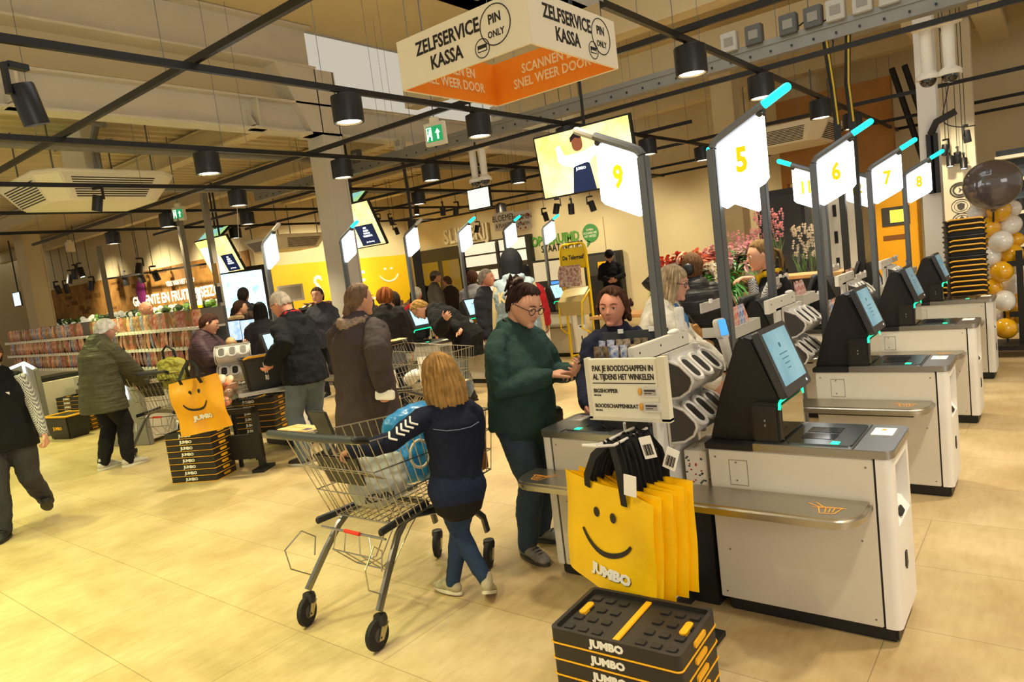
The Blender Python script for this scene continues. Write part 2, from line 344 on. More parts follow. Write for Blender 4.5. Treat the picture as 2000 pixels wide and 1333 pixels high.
# hanging flower department signs
def hang_sign(x,y,z,wd,h,label,parts):
    o=tag(M().box((x-wd/2,y,z-h/2),(x+wd/2,y+.02,z+h/2)).build('hanging_sign',PAPER,smooth=False),label,'sign','flower department signs')
    for t,s,dz in parts: text(t,s,BLK,fx(x,z+dz,y-.005),o,.8)
    each([M().tube([(x+k*wd*.4,y+.01,z+h/2),(x+k*wd*.4,y+.01,5.6)],.004,4) for k in (-1,1)],'wire',K,o); return o
a=at(985,432,13); o=hang_sign(a.x,13,a.z,.62,.42,'white BLOEMEN & PLANTEN sign with cut left edge hanging over the flower area',[('BLOEMEN',.2,.07),('& PLANTEN',.13,-.1)])
a=at(1025,430,13); o=hang_sign(a.x,12.9,a.z,.5,.42,'white BLOEMEN & PLANTEN sign with coloured dots hanging beside the other one',[('BLOEMEN',.16,.07),('& PLANTEN',.1,-.08)])
q=M()
for i in range(14): q.ball((a.x-.22+RND.random()*.44,12.89,a.z-.2+RND.random()*.4),(.025,.006,.025),8,5)
q.build('dot',mat('dot_red','b8423a',.6),o)
# ================= CEILING SERVICES =================
RAIL=mat('track_black','131211',.4); LAMPK=mat('lamp_black','1c1c20',.38); GLOW=mat('lamp_glow','fff2d2',.5,emit=7); REFL=mat('lamp_reflector','d8cfb4',.3,.6)
def rail(p0,p1,label,h=.05,wd=.036):
    p0=V(p0);p1=V(p1); d=(p1-p0).normalized(); q=M(); fr=frame(p0,d,V((0,0,1)).cross(d)); L_=(p1-p0).length
    q.box((0,-wd/2,-h/2),(L_,wd/2,-.004),fr); q.box((0,-wd/2,-.004),(L_,-wd/2+.006,h/2),fr); q.box((0,wd/2-.006,-.004),(L_,wd/2,h/2),fr)
    o=tag(q.build('lighting_track',RAIL,smooth=False),label,'lighting track')
    n=max(2,int(L_/2.2))
    for i in range(n):
        p=p0+d*(.5+i*(L_-1)/(n-1)); M().tube([p,(p.x,p.y,4.5 if p.x<-9 else 5.6)],.003,4).build('hanger_wire',GREY,o)
    return o
ZT=3.3
for x,y0,l in ((-2.33,4.3,'black lighting track above the right-hand checkouts, running away from camera'),(-4.7,.6,'black lighting track passing just below the orange hanging sign'),(-7.12,1.2,'black lighting track running away in front of the big white column'),(-9.45,1.4,'black lighting track just in front of the left ceiling unit'),(-11.8,2,'black lighting track behind the left ceiling unit'),(-14.3,3,'black lighting track farthest to the left, above the produce shelves')):
    rail((x,y0,ZT),(x,15.2,ZT),l)
for y,x0,x1,l in ((2.74,-13.5,-2.0,'thick black lighting track crossing the upper left corner of the view diagonally'),(5.55,-17,-.2,'black cross track passing above the exit sign over the aisle'),(7.62,-16,0,'black cross track just below the grey cable trunking'),(9.6,-15.5,-4,'black cross track behind the large advert screen'),(11.37,-15,.3,'black cross track running past the white column with conduit'),(13.95,-15,.3,'black cross track second from the back wall'),(15.5,-15.5,.3,'black cross track nearest the back wall')):
    rail((x0,y,ZT+.055),(x1,y,ZT+.055),l)
def make_lamp():
    t=thing('pendant_lamp','x','lamp')
    q=M(); q.lathe([(.1,-.02),(.128,-.03),(.13,-.045),(.13,-.235),(.128,-.25),(.112,-.25),(.105,-.205)],28,cap=False); q.lathe([(.0,-.02),(.1,-.02)],28,cap=False); q.build('housing',LAMPK,t)
    M().lathe([(.104,-.236),(.06,-.238),(.0,-.236)],24,cap=False).build('diffuser',GLOW,t)
    M().lathe([(.112,-.249),(.106,-.242),(.098,-.2385)],24,cap=False).build('reflector',REFL,t)
    M().box((-.02,-.07,-.03),(.02,.07,.0)).build('track_adapter',RAIL,t,smooth=False)
    return t
LP0=make_lamp(); nl=0
def lamp(x,y,label,power=0):
    global nl
    o=LP0 if nl==0 else dup(LP0); nl+=1; o.location=(x,y,ZT-.02); o['label']=label; o['group']='round ceiling lamps on the tracks'
    if power: spot('lamp_light',(x,y,ZT-.3),power*2.6,WARM,105)
    return o
for i,(x,y,l,p) in enumerate([
 (-2.33,5.69,'big black drum lamp nearest in the row over the right checkouts',70),(-2.33,7.43,'second black drum lamp in the row over the right checkouts, above sign 5',60),(-2.33,9.69,'third black drum lamp over the right checkouts, beyond sign 5',60),(-2.33,11.44,'farthest black drum lamp over the right checkouts, above sign 6',60),
 (-4.7,4.04,'large black drum lamp right beside the top of the big white column',70),(-4.7,5.76,'black drum lamp right of the green exit sign, below the orange sign',70),(-4.7,7.43,'black drum lamp half behind the arm of sign 9',50),(-4.7,9.59,'black drum lamp at the right of the large advert screen',60),(-4.7,11.6,'small black drum lamp behind sign 9 near the back',0),
 (-7.12,4.09,'black drum lamp left of the big white column, nearest of its row',70),(-7.12,5.89,'black drum lamp touching the right side of the big white column',70),(-7.12,7.5,'black drum lamp right of the column below the exit sign over the aisle',60),(-7.12,9.6,'black drum lamp left of the large advert screen',60),(-7.12,14.2,'small black drum lamp near the back wall over the news stand',40),
 (-9.45,5.81,'black drum lamp hanging left of the column beside a thin white cord',70),(-9.45,7.75,'black drum lamp behind the column, farther back',50),(-9.45,9.53,'black drum lamp in the middle of the aisle lights above the liquor shop',60),(-11.0,13.95,'distant black drum lamp in front of the back wall',40),
 (-11.8,7.38,'small black drum lamp left of the column, second of a distant pair',60),(-11.8,5.9,'black drum lamp next to the left exit sign',60),(-14.3,6.03,'small black drum lamp under the left ceiling unit',60),(-11.8,9.6,'distant black drum lamp above the yellow wall',50),(-14.3,8.6,'distant black drum lamp over the candy shelves',60)]):
    lamp(x,y,l,p)
def make_spot():
    t=thing('spotlight','x','spotlight')
    mx=T(0,0,-.1)@RX(14)
    M().lathe([(.0,.0),(.055,.0),(.06,-.01),(.06,-.2),(.052,-.2),(.048,-.17)],18,mx=mx,cap=False).build('housing',LAMPK,t)
    M().lathe([(.05,-.185),(.0,-.18)],18,mx=mx,cap=False).build('lens',GLOW,t)
    M().box((-.02,-.05,-.03),(.02,.05,0)).box((-.015,-.075,-.16),(.015,-.055,-.01)).build('bracket',RAIL,t,smooth=False)
    return t
SP0=make_spot(); ns=0
def spotl(x,y,label,rz=0,z=ZT,s=1):
    global ns
    o=SP0 if ns==0 else dup(SP0); ns+=1; o.location=(x,y,z-.02); o.rotation_euler=(0,0,rz); o['label']=label; o['group']='small track spotlights'; o.scale=(s,s,s)
    if not (z==ZT): M().tube([(0,0,-.01),(0,0,((4.5 if x<-9 else 5.6)-z)/s)],.006,5).build('hanger_rod',RAIL,o)
spotl(-5.05,1.75,'black cylinder spotlight at the upper left edge of the view',.3,s=1.25)
spotl(-9.45,3.9,'black cylinder spotlight in front of the left ceiling unit',2.2)
far=[(600,455),(468,378),(137,520)]
S2=[(1213,465),(1200,405),(1170,405),(1117,410),(1063,420)]
for i,(px,py,Y,l) in enumerate([(612,445,13,'tiny track spotlight right of the sign beside the column'),(738,425,12.5,'track spotlight at left of the middle group above the yellow wall'),(762,425,12.6,'track spotlight second in the middle group above the yellow wall'),(772,445,13.5,'track spotlight lowest in the middle group above the yellow wall'),(813,403,11,'track spotlight above the grey-tipped till sign'),(864,403,11.2,'track spotlight left of a slanted neighbour over the liquor shop'),(891,403,11.2,'slanted track spotlight over the liquor shop'),(932,440,14,'track spotlight above the liquor shop sign'),(1088,398,11.3,'track spotlight below the big screen, first of three'),(1115,398,11.4,'track spotlight below the big screen, second of three'),(1153,393,11.5,'track spotlight below the big screen, third of three'),(1063,415,13,'tilted track spotlight above the GERUIMD lettering')]):
    p=at(px,py,Y); spotl(p.x,Y,l,RND.random()*6,p.z+.12,1.0)
for i,(px,py,Y,l) in enumerate([(48,535,9.0,'bright spotlight at the far left edge over produce'),(137,535,9,'spotlight above the far left column'),(110,557,9.4,'spotlight low left above the produce lettering, first'),(127,555,9.4,'spotlight low left above the produce lettering, second'),(178,548,9.3,'spotlight low left above the produce lettering, third'),(145,525,8.6,'spotlight of the left pair above the produce wall'),(155,522,8.6,'spotlight right in the left pair above the produce wall'),(243,537,9.5,'spotlight in the sloping row over the wood panel, first'),(272,532,9.5,'spotlight in the sloping row over the wood panel, second'),(300,528,9.5,'spotlight in the sloping row over the wood panel, third'),(272,513,8.8,'spotlight above the sloping row over the wood panel')]):
    p=at(px,py,Y); spotl(p.x,Y,l,RND.random()*6,p.z+.15,1.5)
rail(at(210,415+130,9.3),at(460,507,9.3),'thin black track sloping over the rustic wood panel')
for i,(px,py,Y,l) in enumerate([(1847,285,12.2,'spotlight aimed at the badge wall, leftmost of a cluster of four'),(1855,308,12.2,'spotlight aimed at the badge wall, second of the cluster'),(1870,300,12.2,'lit spotlight of the cluster above the dark balloon'),(1882,312,12.2,'spotlight rightmost of the cluster above the dark balloon'),(1886,258,11.4,'single black spotlight on the track right of the white column')]):
    p=at(px,py,Y); spotl(p.x,Y,l,RND.random()*6,p.z+.12,.8)
# ---- grey trunking with junction boxes
TRK=mat('trunking_grey','8d8c84',.5,.3,var=.08)
o=tag(M().box((-12.5,8.05,3.56),(1,8.2,3.68)).box((-12.5,8.04,3.68),(1,8.06,3.74)).box((-12.5,8.19,3.68),(1,8.21,3.74)).build('cable_trunking',TRK,smooth=False),'long grey cable trunking with wires hanging under the ceiling','cable tray')
q=M()
for k in range(60):
    x=-12.3+k*.22; q.box((x,8.035,3.6),(x+.02,8.045,3.62))
q.build('perforation',K,o,smooth=False)
for k in range(8):
    x=-11+k*1.5; q=M(); q.tube([(x,8.12,3.74),(x,8.12,4.7)],.005,5); q.build('hanger_rod',GREY,o)
for i,(px,py,l) in enumerate([(1432,108,'grey junction box on the trunking, above lamp over sign 5'),(1480,98,'dark junction box on the trunking, second from the left'),(1547,85,'dark junction box on the trunking, left of the cable drops'),(1595,72,'dark junction box on the trunking, just left of the cable drops'),(1638,52,'pale wiring box on the trunking right after the cable drops'),(1690,40,'pale wiring box on the trunking, second after the cable drops'),(1742,25,'pale wiring box on the trunking, third after the cable drops'),(980,245,'pale wiring box on the trunking beside the lamp under the orange sign'),(790,305,'pale wiring box on the trunking near the column'),(705,322,'dark junction box on the trunking close to the column')]):
    p=at(px,py,8.12); dark=i in (1,2,3,9)
    b=tag(M().box((p.x-.09,8.0,3.72),(p.x+.09,8.1,3.93)).build('junction_box',mat('box_dark','55544f',.5) if dark else mat('box_pale','b9b4a6',.5),bevel=.008),l,'junction box','junction boxes on the cable trunking')
    M().box((p.x-.05,7.995,3.78),(p.x+.05,8.0,3.87)).build('cover',mat('box_cover','8f8a7d',.5),b,smooth=False)
def cable(pts,label,r=.008,m=K):
    P=[V(p) for p in pts]; out=[]
    for i in range(len(P)-1):
        a,b,c,d=P[max(i-1,0)],P[i],P[i+1],P[min(i+2,len(P)-1)]
        for k in range(6):
            t=k/6; out.append(.5*((2*b)+(c-a)*t+(2*a-5*b+4*c-d)*t*t+(3*b-a-3*c+d)*t**3))
    out.append(P[-1]); return tag(M().tube(out,r,6).build('cable',m),label,'cable')
a=at(1547,62,8.1);b=at(1625,75,8.1);c=at(1590,35,8.1); cable([a,c,b,at(1625,95,8.1)],'black cable arching from the dark junction box to the cable drops')
cable([at(1590,60,8.1),at(1620,36,8.1),at(1680,35,8.1)],'black cable arching towards the pale wiring boxes')
cable([at(1835,55,9.5),at(1858,120,9.5),at(1850,180,9.5),at(1842,235,9.5),at(1870,248,9.5),at(1905,245,9.5)],'thin loose black cable dangling right of the white column',.006)
# black posts carrying cables down to the counters
for i,(px,l) in enumerate([(1655,'black cable post with yellow cables, left one between signs 6 and 7'),(1684,'black cable post with yellow cables, right one between signs 6 and 7')]):
    p=at(px,520,8.1)
    t=thing('cable_post',l,'post',(p.x,8.1,0),0,'black cable posts')
    M().box((-.03,-.03,0),(.03,.03,2.75)).build('post',KM,t,smooth=False)
    M().tube([(0,0,2.7),(-.02,0,3.1),(.02 if i else -.06,0,3.6)],.03,8).build('cable_bundle',K,t)
    M().tube([(.02,-.03,2.7),(0,-.035,3.1),(.03 if i else -.04,-.03,3.6)],.01,6).build('yellow_cable',mat('yellow_cable','c9a92a',.5),t)
p=at(790,330,8.2); t=thing('cable_post','tall black service post rising through the middle of the tills','post',(p.x,8.2,0)); M().box((-.05,-.05,0),(.05,.05,2.6)).build('post',KM,t,smooth=False); M().tube([(0,0,2.6),(0.01,0,3.1),(-.02,0,3.56)],.025,8).build('cable_bundle',K,t)
# grey poles on the left (staffed tills)
for px,py,Y,top,l in ((196,500,6.6,3.2,'slim grey pole leftmost, behind the man in the green coat'),(352,440,6.0,3.2,'slim grey pole left of the woman holding bread'),(405,430,5.6,3.3,'slim grey pole with small notices right of the woman holding bread')):
    p=at(px,py,Y); t=thing('service_pole',l,'pole',(p.x,Y,0),0,'grey service poles'); M().box((-.04,-.04,0),(.04,.04,top)).build('pole',mat('pole_grey','7d766a',.5,.3),t,smooth=False)
    if px==405:
        M().box((.02,-.06,1.95),(.16,-.05,2.25)).build('notice',mat('notice_tan','b08a55',.7),t,smooth=False); M().box((.02,-.06,1.66),(.14,-.05,1.9)).build('notice_dark',K,t,smooth=False)
# ---- ceiling cassette units
GRL=mat('grille_dark','4a4338',.6); ACW=mat('unit_white','f6eedb',.5)
def cassette(x,y,z,s,rz,label):
    t=thing('ceiling_air_unit',label,'air conditioner',(x,y,z),rz,'ceiling air units'); a,b,h=.95*s,.95*s,.34*s; a2,b2=.72*s,.72*s; c=.25*s
    def octo(a,b,c): return [(a-c,-b),(a,-b+c),(a,b-c),(a-c,b),(-a+c,b),(-a,b-c),(-a,-b+c),(-a+c,-b)]
    q=M(); lo=octo(a2,b2,c*.8); hi=octo(a,b,c); n=8
    q.add([(p[0],p[1],0) for p in lo]+[(p[0],p[1],h) for p in hi]+[(p[0],p[1],h+.05*s) for p in hi],[tuple(range(7,-1,-1)),tuple(range(16,24))]+[(i,(i+1)%n,n+(i+1)%n,n+i) for i in range(n)]+[(n+i,n+(i+1)%n,2*n+(i+1)%n,2*n+i) for i in range(n)])
    q.build('body',ACW,t,bevel=.015*s)
    for k in range(4):
        q=M(); mr=RZ(90*k)
        for j in range(9):
            f=.12+.76*j/9; y0=-(b2+(b-b2)*f)-.006; z0=h*f; w_=(a2-c)*.95+(a-a2)*f*.6
            q.box((-w_,y0-.004,z0),(w_,y0+.01,z0+h*.05),mr)
        q.build('grille',GRL,t,smooth=False)
    for sx in (-1,1):
        for sy in (-1,1): M().tube([(sx*a*.7,sy*b*.7,h),(sx*a*.7,sy*b*.7,h+.85)],.012,5).build('suspension_rod',GREY,t)
    return t
AC1=cassette(-11.3,4.55,3.3,1.0,math.radians(0),'white four-way ceiling air unit hanging at the left, with louvres')
cassette(-3.75,13.3,3.15,.85,0,'white ceiling air unit behind sign 6 at the right'); cable([at(463,405,7.0),at(466,460,7.0),at(470,505,7.0)],'thin white cord hanging from the ceiling beside the lamp left of the column',.006,PAPER)
for x,z,l in ((-10.3,3.95,'grey ceiling pipe running away above the left ceiling unit'),(-13.2,3.9,'second grey ceiling pipe further left under the corrugated ceiling')): tag(M().tube([(x,.5,z),(x,15.5,z)],.05,10).build('ceiling_pipe',TRK),l,'pipe')
p=at(545,482,9.6); cassette(p.x,9.8,p.z-.1,.8,0,'small distant ceiling air unit left of the column')
b=thing('control_cabinet','white electrical cabinet with green light above the left ceiling unit','electrical box',(-11.5,4.6,3.75)); M().box((-.42,-.1,0),(.38,.12,.72)).build('cabinet',ACW,b,bevel=.01); M().ball((.05,-.11,.5),(.045,.02,.045)).build('indicator_light',mat('led_green','25e06a',.4,emit=3),b); M().tube([(.5,0,0),(.55,0,.5),(.75,0,.66),(.95,0,.6)],.05,8).tube([(.6,0,0),(.62,0,.4),(1.1,0,.35)],.03,8).tube([(-.9,0,.6),(-.42,0,.6)],.02,6).build('pipework',TRK,b)
# ---- exit signs
def exit_sign(p,w_,rz,label,arrow=0):
    t=thing('exit_sign',label,'exit sign',p,rz,'green exit signs'); h=w_*.95
    M().box((-w_/2,-.03,-h/2),(w_/2,.03,h/2)).box((-.05,-.03,h/2),(.05,.03,h/2+.06)).build('housing',mat('exit_white','ded6c2',.5),t,bevel=.004)
    G=mat('exit_green','1f9d62',.5,emit=.5); M().box((-w_*.4,-.034,-h*.34),(w_*.4,-.03,h*.34)).build('green_panel',G,t,smooth=False)
    W_=mat('exit_pictogram','f2fbf3',.5,emit=.9); q=M(); f=frame((0,-.036,0),(1,0,0),(0,0,1)); u=w_
    q.prism([(.06*u,.02*u),(.18*u,.2*u),(.3*u,.02*u),(.22*u,.02*u),(.22*u,-.24*u),(.14*u,-.24*u),(.14*u,.02*u)],.003,f)
    q.prism([(-.37*u,-.28*u),(-.37*u,.28*u),(-.12*u,.28*u),(-.12*u,-.28*u),(-.15*u,-.28*u),(-.15*u,.25*u),(-.33*u,.25*u),(-.33*u,-.28*u)],.003,f)
    q.prism(arc(-.2*u,.18*u,.04*u,0,360,10)[:-1],.003,f); q.prism([(-.3*u,.12*u),(-.2*u,.13*u),(-.1*u,.02*u),(-.13*u,0),(-.2*u,.07*u),(-.19*u,-.02*u),(-.1*u,-.12*u),(-.13*u,-.27*u),(-.17*u,-.25*u),(-.16*u,-.13*u),(-.26*u,-.05*u),(-.3*u,-.2*u),(-.35*u,-.17*u),(-.28*u,0),(-.25*u,.08*u)],.003,f)
    q.build('pictogram',W_,t,smooth=False); M().tube([(0,0,h/2),(0,0,h/2+1.4)],.008,5).build('hanger',GREY,t)
exit_sign(at(851,262,6.1),.27,math.radians(12),'green and white exit sign hanging centre, below the orange hanging sign')
exit_sign(at(350,418,6.0),.24,math.radians(20),'green exit sign hanging above the slim grey poles at the left'); exit_sign(at(137,483,7.5),.26,math.radians(-65),'small exit sign seen at an angle, farthest left')
# ---- twin dome cameras
def camera_pair(p,label,h=.42):
    t=thing('security_camera',label,'camera',p,0,'twin dome cameras on white stems')
    for s in (-1,1):
        M().lathe([(.12,0),(.12,-.03),(.055,-.05),(.05,-h),(.1,-h-.04),(.1,-h-.08)],16,c=(s*.09,0,0)).build('stem',WHITE,t)
        M().ball((s*.09,0,-h-.08),(.075,.075,.07)).build('dome',mat('dome_black','16161a',.1,coat=1),t)
camera_pair(at(930,287,8.0),'white twin dome camera hanging from the trunking in the middle'); camera_pair(at(1828,45,8.0),'white twin dome camera hanging in front of the white column at top right')
# ---- square hanging sign
ORG=mat('sign_orange','f08a10',.5); SW=mat('sign_white','f3ead2',.55)
t=thing('hanging_sign','square white hanging sign reading ZELFSERVICE KASSA with orange inner faces','sign',(-2.87,3.93,2.9))
cs=[(-.53,-.5),(.53,-.5),(.53,.5),(-.53,.5)]; h=.31; e=.012
for i in range(4):
    a=V((*cs[i],0));b=V((*cs[(i+1)%4],0)); d=(b-a).normalized(); n=V((d.y,-d.x,0)); fr=frame(a,d,(0,0,1)); L_=(b-a).length
    M().box((0,0,-e/2),(L_,h,e),fr).build('outer_panel',SW,t,smooth=False); M().box((0.005,0.002,-e*1.2),(L_-.005,h-.002,-e/2),fr).build('inner_panel',ORG,t,smooth=False)
    m=(a+b)/2; fo=frame(m+n*.013+V((0,0,h/2)),d,(0,0,1)); fi=frame(m-n*.016+V((0,0,h/2)),-d,(0,0,1))
    if i in (0,3,1):
        text('ZELFSERVICE',.115,BLK,fo@T(-.09,.055,0),t,.82,.003); text('KASSA',.115,BLK,fo@T(-.11,-.06,0),t,.82,.003)
        q=M(); q.ring([(.3+.115*math.cos(k*PI/14),.02+.115*math.sin(k*PI/14),0) for k in range(28)],.0035,5,closed=True); q.ring([(.185+.055*math.cos(k*PI/10),-.085+.055*math.sin(k*PI/10),0) for k in range(20)],.003,5,closed=True); q.box((.15,-.105,-.001),(.22,-.065,.002)); q.v=[tuple(fo@V(v)) for v in q.v]; q.build('badge',BLK,t)
        M().box((.155,-.088,0),(.215,-.1,.003),fo).build('card_icon',SW,t,smooth=False)
        text('PIN',.075,BLK,fo@T(.3,.055,0),t,.85,.002); text('ONLY',.055,BLK,fo@T(.3,-.03,0),t,.85,.001)
    if i in (1,2,3): text('SCANNEN EN\nSNEL WEER DOOR',.095,mat('sign_pale_letters','f5d9a8',.6),fi@T(0,.0,0),t,.85,.002,ls=1.0)
for x,y in cs: M().tube([(x*.9,y*.9,h),(x*.9,y*.9,2.7)],.004,4).build('hanger_wire',GREY,t)
# ---- advert screens
SCR_Y=mat('screen_yellow','f6dc3a',.3,emit=1.0,var=.5,vscale=2.2,col2='fdf6c4'); SKIN_S=mat('screen_skin','8a4f35',.4,emit=.6); SCR_N=mat('screen_navy','16264e',.3,emit=.5); SCR_W=mat('screen_white','f2f6fb',.3,emit=1.6); SCR_B=mat('screen_blue','a9d4f0',.3,emit=1.2,var=.4,vscale=3,col2='e6f3fb')
def screen(name,c,w_,h,rz,label,m,tilt=0,content=None,hang=1.0):
    t=thing(name,label,'screen',c,rz); mt=RX(tilt)
    M().box((-w_/2-.02,.0,-h/2-.02),(w_/2+.02,.05,h/2+.02),mt).build('bezel',K,t,smooth=False)
    M().box((-w_/2,-.004,-h/2),(w_/2,0,h/2),mt).build('display',m,t,smooth=False)
    if content: content(t,mt@frame((0,-.006,0),(1,0,0),(0,0,1)),w_,h)
    if hang: M().tube([(0,.08,h*.3),(0,.08,h*.3+hang)],.02,6).build('bracket',K,t)
    return t
def man_content(t,f,w_,h):
    s=h
    q=M(); q.prism([(-.5*s,.05*s),(-.42*s,-.02*s),(-.2*s,-.1*s),(-.28*s,-.5*s),(.12*s,-.5*s),(.1*s,-.05*s),(.32*s,.1*s),(.4*s,.3*s),(.34*s,.32*s),(.22*s,.18*s),(.0*s,.12*s),(-.2*s,.12*s),(-.36*s,.12*s),(-.42*s,.3*s),(-.5*s,.28*s)],.002,f); q.build('shirt_picture',SCR_W,t,smooth=False)
    q=M(); q.prism([(-.22*s,-.1*s),(-.18*s,-.08*s),(.06*s,-.05*s),(.1*s,-.08*s),(.15*s,-.5*s),(-.3*s,-.5*s)],.003,f); q.build('apron_picture',SCR_N,t,smooth=False)
    q=M(); q.prism([(x-.08*s,y+.28*s) for x,y in rrect(.2*s,.26*s,.09*s)],.003,f); q.build('face_picture',SKIN_S,t,smooth=False)
    q=M(); q.prism([(-.2*s,.3*s),(-.2*s,.38*s),(-.12*s,.44*s),(-.02*s,.43*s),(.02*s,.36*s),(-.02*s,.34*s),(-.1*s,.37*s),(-.17*s,.33*s)],.004,f); q.build('hair_picture',mat('screen_dark','2a1d2c',.4),t,smooth=False)
    text('JUMBO',.06*s,SCR_W,f@T(-.08*s,-.13*s,.004),t,1,.001)
screen('advert_screen',at(1141,311,7.0),1.25,.70,0,'large hanging screen showing a cheering man in a dark apron on yellow',SCR_Y,7,man_content,2.5)
def box_content(t,f,w_,h):
    M().box((-w_*.45,-h*.5,0),(-w_*.02,h*.3,.002),f).build('figure_picture',SCR_B,t,smooth=False)
    M().box((.05*w_,-.48*h,0.002),(.42*w_,.0*h,.004),f).build('text_box',SCR_N,t,smooth=False)
    text('NIET\nALLEEN\nVOOR DE\nVERZENDING',.062*h,SCR_W,f@T(.235*w_,-.17*h,.005),t,.8); text('Jouw Buurtzorg',.05*h,SCR_W,f@T(.235*w_,-.4*h,.005),t,.8,shear=.3)
screen('advert_screen',at(428,500,7.6),1.2,.74,0,'hanging yellow advert screen at left above the poles, with dark text box',SCR_Y,22,box_content,1.25); screen('advert_screen',at(688,444,7.9),1.25,.76,0,'hanging yellow advert screen just right of the big column, with dark text box',SCR_Y,22,box_content)
screen('advert_screen',at(682,388,8.6),.7,.3,0,'blue and green screen edge above the yellow screen by the column',mat('screen_sky','5fb0d8',.3,emit=.9,var=.7,vscale=4,col2='a9cf3a'),-50,None,.9); screen('advert_screen',at(415,457,8.2),.9,.35,0,'tilted blue and green screen above the left advert screen',MATS['screen_sky'],-50,None,.9)
screen('small_screen',at(33,585,8.0),.6,.42,0,'small pale blue screen on a ceiling bracket at the far left',SCR_B,0,None,2.0); screen('hanging_light_panel',at(935,388,10),.5,.35,0,'pale green light box hanging in the aisle above the liquor shop',mat('panel_pale_green','dfeedd',.4,emit=.9),0,None,2.4)
t=thing('advert_totem','tall floor-standing display with bright turquoise screen behind the bread woman','display',at(478,600,8.2)*1); t.location.z=0
M().box((-.62,0,0),(.62,.15,2.35)).build('case',mat('totem_case','33271c',.4),t,bevel=.01); M().box((-.54,-.006,.95),(.54,0,2.25)).build('display',mat('screen_turquoise','8fe0ee',.3,emit=1.3,var=.5,vscale=5,col2='e8fbff'),t,smooth=False); t.rotation_euler=(0,0,math.radians(25))
# ================= SELF CHECKOUTS =================
TW=mat('tower_black','191716',.42); SCRD=mat('till_display','6b9cb8',.25,emit=.16,var=.25,vscale=6,col2='86b4cc'); GLASS=mat('scanner_glass','8f989c',.06,1); DARKG=mat('dark_glass','22262a',.08,spec=.8); LEDG=mat('led_strip_green','14d98a',.4,emit=2.2); ICON=mat('icon_yellow','f0a020',.6); RIM=mat('steel_rim','c6bfb2',.22,1)
PANEL=mat('kiosk_end_white','e9e6e0',.4,var=.03); TOPST=mat('worktop_steel','a9a8a6',.33,1,bump=.05,bscale=20,bstretch=(1,50,50))
def kshelf(B,sh0):
    pl_=[(-.085,.0)]+[(-.085+.09*(1-math.cos(math.radians(a))),-.09-.11*math.sin(math.radians(a))) for a in range(0,91,15)]+[(.65-.1*(1-math.cos(math.radians(a))),-.09-.11*math.sin(math.radians(a))) for a in range(90,-1,-15)]+[(.65,.0)]
    pl_=[(x+sh0,y*1.18) for x,y in pl_]
    sh=B(M().prism(pl_,(.545,.588)),'shelf',STEEL,bevel=.012,bseg=3)
    B(M().box((.05+sh0,-.17,.525),(.56+sh0,0,.545)),'bracket',K,sh,smooth=False)
    q=M(); z=.5895
    def ln(a,b,w_=.0035):
        a=V((*a,z));b=V((*b,z)); d=(b-a).normalized(); n_=V((-d.y,d.x,0))*w_/2; q.quad(a-n_,b-n_,b+n_,a+n_)
    bx,by=.48+sh0,-.12
    for a,b in (((0,.0),(.085,.01)),((.085,.01),(.07,-.055)),((.07,-.055),(.02,-.065)),((.02,-.065),(0,0)),((-.02,-.01),(.1,.005)),((.0,.0),(-.045,.03)),((.02,0),(-.02,.045)),((.03,-.01),(.035,-.05)),((.045,-.01),(.048,-.048)),((.06,-.005),(.06,-.045))): ln((bx+a[0],by+a[1]),(bx+b[0],by+b[1]))
    B(q,'basket_icon',ICON,sh,smooth=False)

